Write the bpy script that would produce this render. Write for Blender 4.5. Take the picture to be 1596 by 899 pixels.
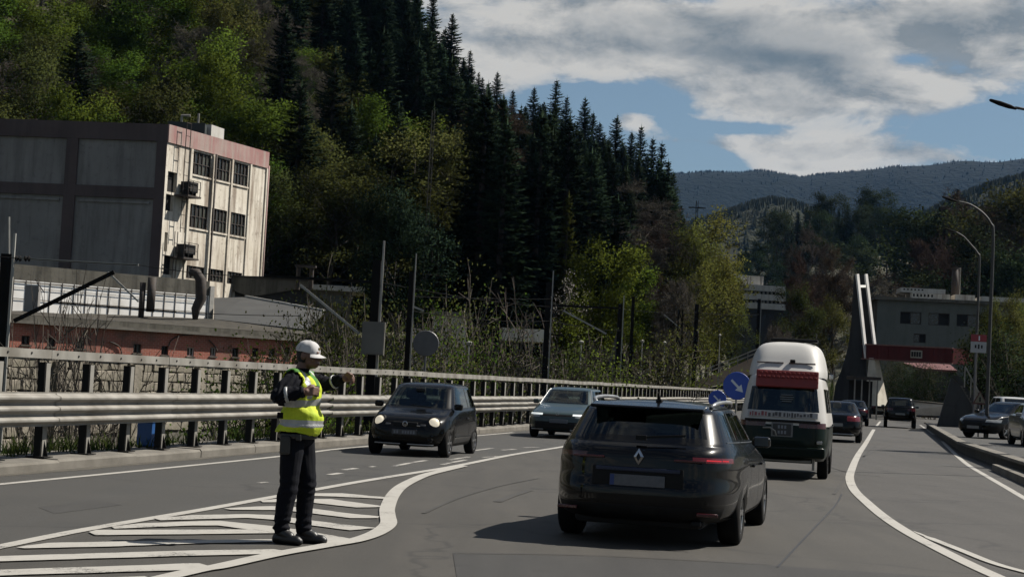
import bpy, bmesh, math, random
import numpy as np
from mathutils import Vector, Matrix, Euler, noise as mnoise

random.seed(7)
rng = np.random.default_rng(7)
SC = bpy.context.scene
for o in list(bpy.data.objects):
    bpy.data.objects.remove(o)
COL = SC.collection

# ------------------------------------------------------------------ camera
FPX, PW, PH = 2600.0, 1596.0, 899.0
CAM_H = 1.6
PITCH = math.atan((591.0 - PH / 2) / FPX)
ROLL = 0.052
cam_d = bpy.data.cameras.new('camera')
cam = bpy.data.objects.new('camera', cam_d)
COL.objects.link(cam)
cam_d.sensor_width = 36.0
cam_d.lens = 36.0 * FPX / PW
cam_d.clip_start = 0.1
cam_d.clip_end = 20000
CAMM = Matrix.Translation((0, 0, CAM_H)) @ Matrix.Rotation(math.pi / 2 + PITCH, 4, 'X') @ Matrix.Rotation(ROLL, 4, 'Z')
cam.matrix_world = CAMM
SC.camera = cam
CR = CAMM.to_3x3()
CRI = CR.inverted()


def ray(x, y):
    return CR @ Vector(((x - PW / 2) / FPX, (PH / 2 - y) / FPX, -1.0))


def G(x, y, z=0.0):
    """where the sight line through photo point x, y meets the level z"""
    d = ray(x, y)
    t = (z - CAM_H) / d.z
    return Vector((d.x * t, d.y * t, z))


def P(x, y, Y):
    """the point on that sight line at distance Y ahead"""
    d = ray(x, y)
    t = Y / d.y
    return Vector((d.x * t, Y, CAM_H + d.z * t))


def proj(p):
    q = CRI @ (Vector(p) - Vector((0, 0, CAM_H)))
    if q.z > -0.01:
        return (-9999, -9999)
    return (PW / 2 + FPX * q.x / -q.z, PH / 2 - FPX * q.y / -q.z)


# ------------------------------------------------------------------ sun, sky, exposure
SUN_DIR = Vector((0.94, 0.34, 0)).normalized()
SUN_EL = math.radians(49)
sun_vec = Vector((SUN_DIR.x * math.cos(SUN_EL), SUN_DIR.y * math.cos(SUN_EL), math.sin(SUN_EL)))
sl = bpy.data.lights.new('sun', 'SUN')
sl.energy = 5.0
sl.angle = math.radians(0.5)
sl.color = (1.0, 0.94, 0.85)
sun = bpy.data.objects.new('sun', sl)
COL.objects.link(sun)
sun.rotation_euler = sun_vec.to_track_quat('Z', 'Y').to_euler()
sun.location = (0, 0, 60)

world = bpy.data.worlds.new('World')
SC.world = world
world.use_nodes = True
WT = world.node_tree
WT.nodes.clear()


ALB = 1.0      # scale on all surface colours, set below together with the exposure


class NT:
    """small helper for node graphs"""
    def __init__(s, tree):
        s.t = tree

    def n(s, kind, **kw):
        nd = s.t.nodes.new(kind)
        for k, v in kw.items():
            if k.startswith('i_'):
                key = k[2:]
                key = int(key) if key.isdigit() else key.replace('_', ' ')
                sock = nd.inputs[key]
                if hasattr(v, 'is_linked') or hasattr(v, 'links'):
                    s.t.links.new(v, sock)
                else:
                    sock.default_value = v
            else:
                setattr(nd, k, v)
        return nd

    def m(s, op, a, b=None, c=None, clamp=False):
        nd = s.t.nodes.new('ShaderNodeMath')
        nd.operation = op
        nd.use_clamp = clamp
        for i, v in enumerate((a, b, c)):
            if v is None:
                continue
            if hasattr(v, 'links'):
                s.t.links.new(v, nd.inputs[i])
            else:
                nd.inputs[i].default_value = v
        return nd.outputs[0]

    def ramp(s, fac, stops):
        nd = s.t.nodes.new('ShaderNodeValToRGB')
        s.t.links.new(fac, nd.inputs[0])
        el = nd.color_ramp.elements
        while len(el) < len(stops):
            el.new(0.5)
        for e, (p, c) in zip(el, stops):
            e.position = p
            e.color = (c, c, c, 1) if isinstance(c, (int, float)) else (*c[:3], 1)
        return nd.outputs[0]

    def mix(s, fac, a, b, blend='MIX'):
        nd = s.t.nodes.new('ShaderNodeMix')
        nd.data_type = 'RGBA'
        nd.blend_type = blend
        for sock, v in ((nd.inputs[0], fac), (nd.inputs[6], a), (nd.inputs[7], b)):
            if hasattr(v, 'links'):
                s.t.links.new(v, sock)
            elif isinstance(v, (int, float)):
                sock.default_value = v
            else:
                sock.default_value = (v[0] * ALB, v[1] * ALB, v[2] * ALB, 1)
        return nd.outputs[2]

    def noise(s, vec, scale, detail=4, rough=0.55, dist=0.0):
        nd = s.t.nodes.new('ShaderNodeTexNoise')
        nd.inputs['Scale'].default_value = scale
        nd.inputs['Detail'].default_value = detail
        nd.inputs['Roughness'].default_value = rough
        nd.inputs['Distortion'].default_value = dist
        if vec is not None:
            s.t.links.new(vec, nd.inputs['Vector'])
        return nd.outputs['Fac']

    def link(s, a, b):
        s.t.links.new(a, b)


def build_sky():
    T = NT(WT)
    sky = T.n('ShaderNodeTexSky', sky_type='NISHITA', sun_disc=False)
    sky.sun_elevation = SUN_EL
    sky.sun_rotation = math.atan2(SUN_DIR.x, SUN_DIR.y)
    sky.air_density = 1.0
    sky.dust_density = 0.8
    sky.ozone_density = 1.6
    skyc = T.mix(1.0, sky.outputs[0], (0.0345, 0.0385, 0.0415), 'MULTIPLY')
    tc = T.n('ShaderNodeTexCoord')
    d = tc.outputs['Generated']
    sp = T.n('ShaderNodeSeparateXYZ', i_0=d)
    X, Y, Z = sp.outputs
    az = T.m('ARCTAN2', X, Y)
    el = T.m('ARCSINE', Z)
    # vertical stretch so that clouds near the horizon lie in flat banks
    mp = T.n('ShaderNodeVectorMath', operation='MULTIPLY', i_0=d)
    mp.inputs[1].default_value = (1.0, 1.0, 2.1)
    v = mp.outputs[0]

    def fbm(vec):
        a = T.noise(vec, 6.0, 4, 0.52, 0.15)
        b = T.noise(vec, 19.0, 9, 0.64, 0.3)
        return T.m('ADD', T.m('MULTIPLY', a, 0.56), T.m('MULTIPLY', b, 0.44))
    base = fbm(v)
    # cloud banks and gaps where this sky has them
    total = None

    def blob(px, py, rx, ry, w):
        nonlocal total
        r = ray(px, py).normalized()
        a0 = math.atan2(r.x, r.y)
        e0 = math.asin(r.z)
        u = T.m('SUBTRACT', az, a0)
        q = T.m('ADD', T.m('SUBTRACT', el, e0), T.m('MULTIPLY', u, 0.052))
        u = T.m('DIVIDE', u, rx / FPX)
        q = T.m('DIVIDE', q, ry / FPX)
        rr = T.m('ADD', T.m('MULTIPLY', u, u), T.m('MULTIPLY', q, q))
        g = T.m('MULTIPLY', T.m('POWER', 2.71828, T.m('MULTIPLY', rr, -1.0)), w)
        total = g if total is None else T.m('ADD', total, g)
    for b in ((880, 40, 250, 70, 0.20), (760, 110, 100, 34, 0.10), (1230, 55, 230, 55, 0.24), (1180, 95, 110, 18, 0.12), (1540, 60, 120, 70, 0.20),
              (1170, 158, 130, 22, 0.18), (1390, 150, 160, 32, 0.19), (1280, 125, 160, 20, 0.10), (1340, 225, 150, 36, 0.20), (1230, 238, 90, 16, 0.14), (1240, 262, 75, 10, 0.18), (1470, 245, 70, 16, 0.10),
              (984, 186, 34, 18, 0.18), (1072, 222, 70, 8, 0.12),
              (950, 150, 130, 26, -0.26), (1590, 200, 75, 42, -0.30), (1050, 255, 120, 34, -0.22), (1130, 200, 90, 9, -0.16),
              (1418, 92, 34, 10, -0.11), (1095, 2, 50, 10, -0.13), (1200, 196, 50, 5, -0.06), (860, 190, 90, 40, -0.16), (1480, 205, 40, 12, -0.10)):
        blob(*b)
    dens = T.m('ADD', base, total)
    mask = T.ramp(dens, [(0.500, 0.0), (0.53, 0.35), (0.565, 0.82), (0.63, 1.0)])
    # dark flat bases, lying where this sky has its thick clouds
    shade = None
    for b in ((1210, 88, 170, 16, 0.50), (1530, 26, 140, 20, 0.22), (1400, 240, 90, 16, 0.30), (820, 75, 140, 20, 0.25), (1560, 118, 60, 8, 0.3), (1300, 175, 150, 8, 0.25)):
        keep = total
        total = None
        blob(*b)
        shade = total if shade is None else T.m('ADD', shade, total)
        total = keep
    # relief: the same field a little towards the sun and up
    of = T.n('ShaderNodeVectorMath', operation='ADD', i_0=v)
    of.inputs[1].default_value = (0.012, 0.0, 0.030)
    rel = T.m('SUBTRACT', base, fbm(of.outputs[0]))
    thick = T.ramp(dens, [(0.52, 0.92), (0.60, 1.0), (0.70, 0.78), (0.80, 0.52), (0.95, 0.40)])
    lit = T.m('ADD', T.m('MULTIPLY', rel, 6.5), 0.55, clamp=True)
    lum = T.m('MULTIPLY', T.m('ADD', T.m('MULTIPLY', lit, 0.75), 0.30), thick)
    lum = T.m('MULTIPLY', lum, T.m('SUBTRACT', 1.0, shade, clamp=True))
    cc = T.mix(T.ramp(lum, [(0.15, 0.0), (0.80, 1.0)]), (0.092, 0.115, 0.132), (0.355, 0.345, 0.322))
    # low down a thin veil
    veil = T.ramp(el, [(0.0, 0.6), (0.22, 0.3), (0.5, 0.0)])
    skyv = T.mix(veil, skyc, (0.150, 0.205, 0.235))
    out = T.mix(mask, skyv, cc)
    bg = T.n('ShaderNodeBackground', i_0=out, i_1=1.0)
    wo = T.n('ShaderNodeOutputWorld')
    T.link(bg.outputs[0], wo.inputs[0])


build_sky()
SC.view_settings.view_transform = 'Standard'
SC.view_settings.look = 'None'
SC.view_settings.exposure = 0.7
ALB = 0.62
SC.view_settings.gamma = 1.0
SC.view_settings.use_curve_mapping = False
SC.cycles.use_denoising = True
SC.cycles.max_bounces = 6
SC.cycles.diffuse_bounces = 2
SC.cycles.glossy_bounces = 3
SC.cycles.transparent_max_bounces = 12
SC.cycles.transmission_bounces = 4
SC.cycles.volume_bounces = 0
SC.cycles.caustics_reflective = False
SC.cycles.caustics_refractive = False
SC.render.film_transparent = False

# ------------------------------------------------------------------ materials
MATS = {}


def mat(name, c1, c2=None, scale=3.0, rough=0.7, metal=0.0, bump=0.0, bscale=40.0, detail=5, coat=0.0, spec=0.5, lo=0.35, hi=0.65,
        c3=None, scale3=0.6, amt3=0.5, stretch=None, coords='Object', emit=None, translucent=0.0):
    if name in MATS:
        return MATS[name]
    m = bpy.data.materials.new(name)
    m.use_nodes = True
    t = m.node_tree
    t.nodes.clear()
    T = NT(t)
    tc = T.n('ShaderNodeTexCoord')
    v = tc.outputs[coords]
    if stretch:
        mp = T.n('ShaderNodeMapping', i_0=v)
        mp.inputs['Scale'].default_value = stretch
        v = mp.outputs[0]
    bs = T.n('ShaderNodeBsdfPrincipled')
    if c2 is None:
        c2 = tuple(min(1, c * 1.18 + 0.004) for c in c1)
    f = T.noise(v, scale, detail)
    col = T.mix(T.ramp(f, [(lo, 0.0), (hi, 1.0)]), c1, c2)
    if c3 is not None:
        f3 = T.noise(v, scale3, 4, 0.6)
        col = T.mix(T.m('MULTIPLY', T.ramp(f3, [(0.45, 0.0), (0.68, 1.0)]), amt3), col, c3)
    T.link(col, bs.inputs['Base Color'])
    rr = T.m('ADD', T.m('MULTIPLY', T.m('SUBTRACT', f, 0.5), 0.25), rough, clamp=True)
    T.link(rr, bs.inputs['Roughness'])
    bs.inputs['Metallic'].default_value = metal
    bs.inputs['Specular IOR Level'].default_value = spec
    if coat:
        bs.inputs['Coat Weight'].default_value = coat
        bs.inputs['Coat Roughness'].default_value = 0.06
    if bump:
        bn = T.n('ShaderNodeBump', i_Strength=bump, i_Distance=0.02)
        T.link(T.noise(v, bscale, 4), bn.inputs['Height'])
        T.link(bn.outputs[0], bs.inputs['Normal'])
    if emit:
        bs.inputs['Emission Color'].default_value = (*emit[0], 1)
        bs.inputs['Emission Strength'].default_value = emit[1]
    o = T.n('ShaderNodeOutputMaterial')
    sh = bs.outputs[0]
    if translucent:
        tr = T.n('ShaderNodeBsdfTranslucent')
        T.link(col, tr.inputs[0])
        mx = T.n('ShaderNodeMixShader')
        mx.inputs[0].default_value = translucent
        T.link(sh, mx.inputs[1])
        T.link(tr.outputs[0], mx.inputs[2])
        sh = mx.outputs[0]
    T.link(sh, o.inputs[0])
    MATS[name] = m
    return m


# ------------------------------------------------------------------ mesh builder
class MB:
    def __init__(s):
        s.v, s.f, s.mi = [], [], []

    def quad(s, a, b, c, d, mi=0):
        n = len(s.v)
        s.v += [tuple(a), tuple(b), tuple(c), tuple(d)]
        s.f.append((n, n + 1, n + 2, n + 3))
        s.mi.append(mi)
        return s

    def poly(s, pts, mi=0):
        n = len(s.v)
        s.v += [tuple(p) for p in pts]
        s.f.append(tuple(range(n, n + len(pts))))
        s.mi.append(mi)
        return s

    def box(s, c, size, rz=0.0, M=None, mi=0, taper=1.0):
        hx, hy, hz = size[0] / 2, size[1] / 2, size[2] / 2
        n = len(s.v)
        R = Matrix.Rotation(rz, 4, 'Z')
        if M is not None:
            R = M
        for z in (-1, 1):
            k = taper if z > 0 else 1.0
            for x, y in ((-1, -1), (1, -1), (1, 1), (-1, 1)):
                p = R @ Vector((x * hx * k, y * hy * k, z * hz))
                s.v.append((p.x + c[0], p.y + c[1], p.z + c[2]))
        for q in ((3, 2, 1, 0), (4, 5, 6, 7), (0, 1, 5, 4), (1, 2, 6, 5), (2, 3, 7, 6), (3, 0, 4, 7)):
            s.f.append(tuple(n + i for i in q))
            s.mi.append(mi)
        return s

    def bar(s, a, b, w, h=None, up=(0, 0, 1), mi=0):
        """rectangular bar from a to b"""
        a, b = Vector(a), Vector(b)
        h = w if h is None else h
        d = (b - a)
        L = d.length
        if L < 1e-6:
            return s
        d.normalize()
        u = Vector(up)
        if abs(d.dot(u)) > 0.98:
            u = Vector((0, 1, 0))
        r = d.cross(u).normalized()
        u = r.cross(d).normalized()
        M = Matrix((r, d, u)).transposed().to_4x4()
        return s.box((a + b) / 2, (w, L, h), M=M, mi=mi)

    def tube(s, pts, r, seg=8, mi=0, caps=True):
        pts = [Vector(p) for p in pts]
        rs = r if isinstance(r, (list, tuple)) else [r] * len(pts)
        rings = []
        prev = None
        for i, p in enumerate(pts):
            if i == 0:
                d = pts[1] - p
            elif i == len(pts) - 1:
                d = p - pts[i - 1]
            else:
                d = pts[i + 1] - pts[i - 1]
            d.normalize()
            if prev is None:
                u = Vector((0, 0, 1)) if abs(d.z) < 0.95 else Vector((1, 0, 0))
            else:
                u = prev
            a = d.cross(u)
            if a.length < 1e-5:
                a = d.cross(Vector((0, 1, 0)))
            a.normalize()
            b = a.cross(d).normalized()
            prev = b
            n = len(s.v)
            for k in range(seg):
                t = 2 * math.pi * k / seg
                q = p + (a * math.cos(t) + b * math.sin(t)) * rs[i]
                s.v.append(tuple(q))
            rings.append(n)
        for i in range(len(rings) - 1):
            for k in range(seg):
                k2 = (k + 1) % seg
                s.f.append((rings[i] + k, rings[i + 1] + k, rings[i + 1] + k2, rings[i] + k2))
                s.mi.append(mi)
        if caps:
            s.f.append(tuple(rings[0] + k for k in range(seg)))
            s.f.append(tuple(rings[-1] + k for k in reversed(range(seg))))
            s.mi += [mi, mi]
        return s

    def lathe(s, prof, seg=20, M=None, mi=0):
        """prof: (radius, height) list turned round local z; M places it"""
        M = M or Matrix()
        rings = []
        for (r, z) in prof:
            n = len(s.v)
            for k in range(seg):
                t = 2 * math.pi * k / seg
                s.v.append(tuple(M @ Vector((r * math.cos(t), r * math.sin(t), z))))
            rings.append(n)
        for i in range(len(rings) - 1):
            for k in range(seg):
                k2 = (k + 1) % seg
                s.f.append((rings[i] + k, rings[i] + k2, rings[i + 1] + k2, rings[i + 1] + k))
                s.mi.append(mi)
        return s

    def prism(s, poly, vec, mi=0):
        """polygon of 3-D points pushed along vec"""
        poly = [Vector(p) for p in poly]
        vec = Vector(vec)
        n = len(s.v)
        k = len(poly)
        s.v += [tuple(p) for p in poly] + [tuple(p + vec) for p in poly]
        s.f.append(tuple(range(n, n + k)))
        s.f.append(tuple(reversed(range(n + k, n + 2 * k))))
        s.mi += [mi, mi]
        for i in range(k):
            j = (i + 1) % k
            s.f.append((n + j, n + i, n + k + i, n + k + j))
            s.mi.append(mi)
        return s

    def mesh(s, name, mats, smooth=False, fix=True):
        me = bpy.data.meshes.new(name)
        me.from_pydata(s.v, [], s.f)
        mats = mats if isinstance(mats, (list, tuple)) else [mats]
        for m in mats:
            me.materials.append(m)
        if len(mats) > 1:
            me.polygons.foreach_set('material_index', s.mi)
        if smooth:
            me.polygons.foreach_set('use_smooth', [True] * len(me.polygons))
        me.update()
        if fix:
            bm = bmesh.new()
            bm.from_mesh(me)
            bmesh.ops.remove_doubles(bm, verts=bm.verts, dist=1e-5)
            bmesh.ops.recalc_face_normals(bm, faces=bm.faces)
            bm.to_mesh(me)
            bm.free()
        return me

    def build(s, name, mats, parent=None, smooth=False, fix=True, loc=None):
        return obj(name, s.mesh(name, mats, smooth, fix), parent, loc)


def obj(name, me, parent=None, loc=None):
    o = bpy.data.objects.new(name, me)
    COL.objects.link(o)
    if parent is not None:
        o.parent = parent
    if loc is not None:
        o.location = loc
    return o


def bevel(o, w=0.01, seg=2, ang=0.6):
    m = o.modifiers.new('bevel', 'BEVEL')
    m.width = w
    m.segments = seg
    m.limit_method = 'ANGLE'
    m.angle_limit = ang
    return o


def tag(o, label=None, cat=None, group=None, kind=None):
    if label:
        o['label'] = label
    if cat:
        o['category'] = cat
    if group:
        o['group'] = group
    if kind:
        o['kind'] = kind
    return o


def thing(name, loc=(0, 0, 0), rz=0.0, label=None, cat=None, group=None):
    o = bpy.data.objects.new(name, None)
    o.empty_display_size = 0.2
    COL.objects.link(o)
    o.location = loc
    o.rotation_euler = (0, 0, rz)
    return tag(o, label, cat, group)


def copy_tree(o, parent=None):
    c = o.copy()
    COL.objects.link(c)
    c.parent = parent
    for ch in o.children:
        copy_tree(ch, c)
    return c


def fnoise(x, y, s=1.0, o=4):
    """fractal noise about -1..1"""
    a, f, t = 1.0, s, 0.0
    for _ in range(o):
        t += a * mnoise.noise((x * f, y * f, 3.7))
        a *= 0.5
        f *= 2.03
    return t

# ================================================================== SETTING
def KX(Y):
    """road-side face of the left kerb"""
    return -11.5 + 0.225 * Y


def sstep(a, b, x):
    t = max(0.0, min(1.0, (x - a) / (b - a)))
    return t * t * (3 - 2 * t)


def HZ(X, Y):
    """height of the natural ground"""
    t = X - KX(Y)
    z = -0.03
    if t < 0:
        drop = sstep(0.9, 1.3, -t)
        z = -0.03 - 3.9 * drop
        ter = max(sstep(89.0, 92.0, Y) * sstep(10, 22, -X), sstep(19.8, 20.4, -t) * sstep(42, 46, Y))
        z = z * (1 - ter) + 1.0 * ter * drop
        # the ground comes back up towards the toe of the hill
        z += 3.4 * sstep(118, 165, Y) * drop * (1 - ter)
    # forested hill on the left
    ridge = 43.0 - 0.74 * X
    ridge = 0.5 * (ridge + math.sqrt(ridge * ridge + 60)) if ridge > -60 else 0.0
    ridge = min(ridge, 150 + 0.2 * ridge)
    s = sstep(118, 330, Y) if Y < 330 else 1.0
    z += ridge * s * sstep(3, 30, -t) * (1.0 + 0.10 * fnoise(X, Y, 0.018, 3))
    # wooded rise behind the bridge and the hill on the right
    for (cx, cy, sx, sy, h) in ((152, 640, 62, 110, 44), (105, 600, 40, 80, 26), (240, 430, 70, 90, 34), (420, 560, 160, 120, 50)):
        z += h * math.exp(-((X - cx) / sx) ** 2 - ((Y - cy) / sy) ** 2) * sstep(180, 300, Y)
    if Y > 700:
        z += 0
    return z


M_soil = mat('earth and old grass', (0.045, 0.05, 0.022), (0.10, 0.085, 0.05), 0.35, 0.95, bump=0.6, bscale=2.0, c3=(0.035, 0.05, 0.015), scale3=0.08)


def build_ground():
    ts = [-700, -500, -380, -300, -240, -200, -170, -145, -125, -108, -94, -82, -72, -63, -55, -48, -41, -35, -29, -24, -20.5, -19.7, -15, -11, -8, -5, -3, -2, -1.35, -0.95, -0.5, 0.2, 6, 14, 24, 34,
          46, 60, 76, 94, 114, 136, 160, 190, 225, 265, 310, 370, 450, 560, 700, 900]
    ys = [-40, -10, 10, 25, 40, 55, 70, 80, 88, 89.5, 91, 92.5, 95, 102, 110, 118, 126, 134, 142, 150, 158, 166, 174, 182, 190, 198, 206, 214, 222, 230, 240, 250, 260, 272, 285, 300, 315, 332, 350,
          375, 400, 430, 460, 490, 520, 550, 580, 610, 640, 670, 700, 740, 800, 900, 1050, 1300, 1700, 2300, 3200, 4600, 5400]
    mb = MB()
    for y in ys:
        k = 1.0 + max(0, y - 700) / 700.0
        for t in ts:
            x = t * k + KX(min(y, 260))
            mb.v.append((x, y, HZ(x, y)))
    n = len(ts)
    for i in range(len(ys) - 1):
        for j in range(n - 1):
            mb.f.append((i * n + j, i * n + j + 1, (i + 1) * n + j + 1, (i + 1) * n + j))
            mb.mi.append(0)
    o = mb.build('ground', M_soil, smooth=True, fix=False)
    tag(o, 'rough grassy ground of the valley and the hillside', None, None, 'structure')


build_ground()


# ------------------------------------------------------------------ asphalt
def asphalt(name, c1, c2, patch, sheen=0.78):
    m = bpy.data.materials.new(name)
    m.use_nodes = True
    t = m.node_tree
    t.nodes.clear()
    T = NT(t)
    tc = T.n('ShaderNodeTexCoord')
    v = tc.outputs['Object']
    # along-the-road streaks: shear the coordinates into the road's heading
    mp = T.n('ShaderNodeMapping', i_0=v)
    mp.inputs['Rotation'].default_value = (0, 0, 0.22)
    mp.inputs['Scale'].default_value = (1.0, 0.09, 1.0)
    f1 = T.noise(v, 0.45, 5, 0.6)
    f2 = T.noise(mp.outputs[0], 1.6, 5, 0.6)
    f3 = T.noise(v, 55, 3, 0.7)
    f4 = T.noise(v, 260, 2, 0.7)
    col = T.mix(T.ramp(f1, [(0.3, 0.0), (0.7, 1.0)]), c1, c2)
    col = T.mix(T.m('MULTIPLY', T.ramp(f2, [(0.40, 0.0), (0.62, 1.0)]), 0.75), col, patch)
    sp = T.m('ADD', T.m('MULTIPLY', T.m('SUBTRACT', f3, 0.5), 0.9), T.m('MULTIPLY', T.m('SUBTRACT', f4, 0.5), 1.3))
    sp = T.m('ADD', sp, 1.0)
    mul = T.n('ShaderNodeCombineXYZ')
    for i in range(3):
        T.link(sp, mul.inputs[i])
    col = T.mix(1.0, col, mul.outputs[0], 'MULTIPLY')
    # small dark oil spots and hairline cracks
    oil = T.ramp(T.noise(v, 1.1, 3, 0.5), [(0.66, 0.0), (0.74, 1.0)])
    col = T.mix(T.m('MULTIPLY', oil, 0.35), col, (0.02, 0.02, 0.02))
    vo = T.n('ShaderNodeTexVoronoi', feature='DISTANCE_TO_EDGE', i_Scale=0.16)
    wob = T.n('ShaderNodeVectorMath', operation='ADD', i_0=v)
    nz = T.n('ShaderNodeTexNoise')
    nz.inputs['Scale'].default_value = 0.9
    T.link(v, nz.inputs['Vector'])
    scl = T.n('ShaderNodeVectorMath', operation='SCALE', i_0=nz.outputs['Color'])
    scl.inputs['Scale'].default_value = 1.6
    T.link(scl.outputs[0], wob.inputs[1])
    T.link(wob.outputs[0], vo.inputs['Vector'])
    crack = T.ramp(vo.outputs['Distance'], [(0.0, 1.0), (0.004, 0.7), (0.009, 0.0)])
    col = T.mix(T.m('MULTIPLY', crack, 0.5), col, (0.02, 0.02, 0.02))
    bs = T.n('ShaderNodeBsdfPrincipled')
    T.link(col, bs.inputs['Base Color'])
    bs.inputs['Roughness'].default_value = sheen
    bs.inputs['Specular IOR Level'].default_value = 0.35
    bn = T.n('ShaderNodeBump', i_Strength=0.5, i_Distance=0.006)
    T.link(T.m('ADD', f3, f4), bn.inputs['Height'])
    T.link(bn.outputs[0], bs.inputs['Normal'])
    o = T.n('ShaderNodeOutputMaterial')
    T.link(bs.outputs[0], o.inputs[0])
    MATS[name] = m
    return m


M_asph = asphalt('grey brown asphalt', (0.067, 0.0625, 0.054), (0.088, 0.081, 0.070), (0.057, 0.0535, 0.047))
M_asph2 = asphalt('bluish newer asphalt', (0.059, 0.058, 0.054), (0.078, 0.075, 0.069), (0.068, 0.065, 0.058))
M_asph3 = asphalt('dark coarse patch asphalt', (0.044, 0.043, 0.041), (0.062, 0.060, 0.056), (0.036, 0.035, 0.034))


def strip_pts(pts, w, z, closed=False):
    """left and right edges of a painted line of width w along ground points"""
    L, R = [], []
    for i, p in enumerate(pts):
        a = pts[max(0, i - 1)]
        b = pts[min(len(pts) - 1, i + 1)]
        d = Vector((b.x - a.x, b.y - a.y, 0)).normalized()
        n = Vector((-d.y, d.x, 0))
        ww = w[i] if isinstance(w, (list, tuple)) else w
        L.append(Vector((p.x, p.y, z)) + n * ww / 2)
        R.append(Vector((p.x, p.y, z)) - n * ww / 2)
    return L, R


def smooth_line(pts, k=5):
    """Catmull-Rom through the points"""
    out = []
    for i in range(len(pts) - 1):
        p0 = pts[max(0, i - 1)]
        p1, p2 = pts[i], pts[i + 1]
        p3 = pts[min(len(pts) - 1, i + 2)]
        for j in range(k):
            t = j / k
            out.append(0.5 * ((2 * p1) + (p2 - p0) * t + (2 * p0 - 5 * p1 + 4 * p2 - p3) * t * t + (3 * p1 - p0 - 3 * p2 + p3) * t ** 3))
    out.append(pts[-1])
    return out


def build_road():
    mb = MB()
    ys = [-12 + 4 * i for i in range(0, 90)]
    for y in ys:
        mb.v.append((KX(y) - 0.02, y, 0.0))
        mb.v.append((KX(y) + 6, y, 0.0))
        mb.v.append((KX(y) + 15, y, 0.0))
        mb.v.append((KX(y) + 40, y, 0.0))
    for i in range(len(ys) - 1):
        for j in range(3):
            mb.f.append((i * 4 + j, i * 4 + j + 1, i * 4 + j + 5, i * 4 + j + 4))
            mb.mi.append(0)
    road = tag(mb.build('road', M_asph, fix=False), 'worn grey asphalt road with merging lanes', kind='structure')
    # newer, bluer surface of the left lane
    line = [G(*p) for p in ((-160, 885), (0, 852.5), (140, 824.5), (320, 794), (425, 775), (490, 763.5), (560, 751), (640, 738), (690, 729), (730, 722), (800, 708), (876, 696))]
    line = [line[0] + (line[0] - line[1]) * 1.5] + line
    d = (line[-1] - line[-2]).normalized()
    line += [line[-1] + d * 20, line[-1] + d * 100]
    mb = MB()
    for p in line:
        n = len(mb.v)
        mb.v.append((KX(p.y) + 0.0, p.y, 0.004))
        mb.v.append((p.x, p.y, 0.004))
        if n:
            mb.f.append((n - 2, n - 1, n + 1, n))
            mb.mi.append(0)
    mb.build('lane_surface', M_asph2, road, fix=False)
    # darker trench patch across the near lanes, and the right lane's own surface
    mb = MB()
    mb.poly([G(706, 862, 0.004), G(712, 899, 0.004), G(715, 960, 0.004), G(1700, 960, 0.004), G(1700, 921, 0.004), G(1480, 899, 0.004), G(1200, 880, 0.004), G(930, 866, 0.004)])
    mb.build('asphalt_patch', M_asph3, road, fix=False)
    mb = MB()
    pts = [(1372, 657), (1352, 689), (1329, 732), (1326, 747), (1333, 764), (1353, 783), (1379, 805), (1416, 829), (1462, 853), (1508, 876), (1549, 895), (1640, 935)]
    pl = smooth_line([G(x, y, 0.004) for x, y in pts], 4)
    pr = [Vector((KX(p.y) + 14.3, p.y, 0.004)) for p in pl]
    for a, b in zip(pl, pr):
        n = len(mb.v)
        mb.v += [tuple(a), tuple(b)]
        if n:
            mb.f.append((n - 2, n - 1, n + 1, n))
            mb.mi.append(0)
    mb.build('lane_surface', asphalt('warm grey asphalt', (0.070, 0.066, 0.060), (0.087, 0.081, 0.073), (0.062, 0.058, 0.052)), road, fix=False)
    # seam
    M_tar = mat('tar seam', (0.018, 0.018, 0.018), rough=0.6)
    for pts in ([(1212, 884), (1255, 838), (1302, 788), (1312, 770)], [(706, 862), (930, 866), (1200, 880)], [(300, 712), (560, 690), (700, 676)]):
        L, R = strip_pts(smooth_line([G(x, y) for x, y in pts], 4), 0.025, 0.0085)
        mb = MB()
        for i in range(len(L) - 1):
            mb.quad(L[i], R[i], R[i + 1], L[i + 1])
        mb.build('tar_seam', M_tar, road)
    return road


road = build_road()


def tyre_marks():
    M_mark = asphalt('rubber streaked asphalt', (0.058, 0.055, 0.050), (0.074, 0.070, 0.064), (0.052, 0.05, 0.046))
    for pts, w in (([(1300, 770), (1325, 735), (1352, 705), (1372, 690)], 0.06), ([(1345, 712), (1372, 700), (1392, 692)], 0.06), ([(775, 782), (800, 772), (825, 764)], 0.12),
                   ([(660, 800), (715, 776), (780, 757), (840, 745)], 0.05), ([(1235, 700), (1280, 722), (1330, 738), (1372, 742)], 0.05)):
        L, R = strip_pts(smooth_line([G(x, y) for x, y in pts], 5), w, 0.0068)
        mb = MB()
        for i in range(len(L) - 1):
            mb.quad(L[i], R[i], R[i + 1], L[i + 1])
        mb.build('tyre_mark', M_mark, road)
    M_pt = asphalt('repair patch asphalt', (0.056, 0.054, 0.05), (0.07, 0.067, 0.062), (0.05, 0.048, 0.045))
    for q in ([(1430, 700), (1478, 704), (1490, 716), (1432, 711)], [(60, 790), (150, 778), (190, 786), (85, 800)]):
        MB().poly([G(x, y, 0.0062) for x, y in q]).build('asphalt_patch', M_pt, road)


tyre_marks()


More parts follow.
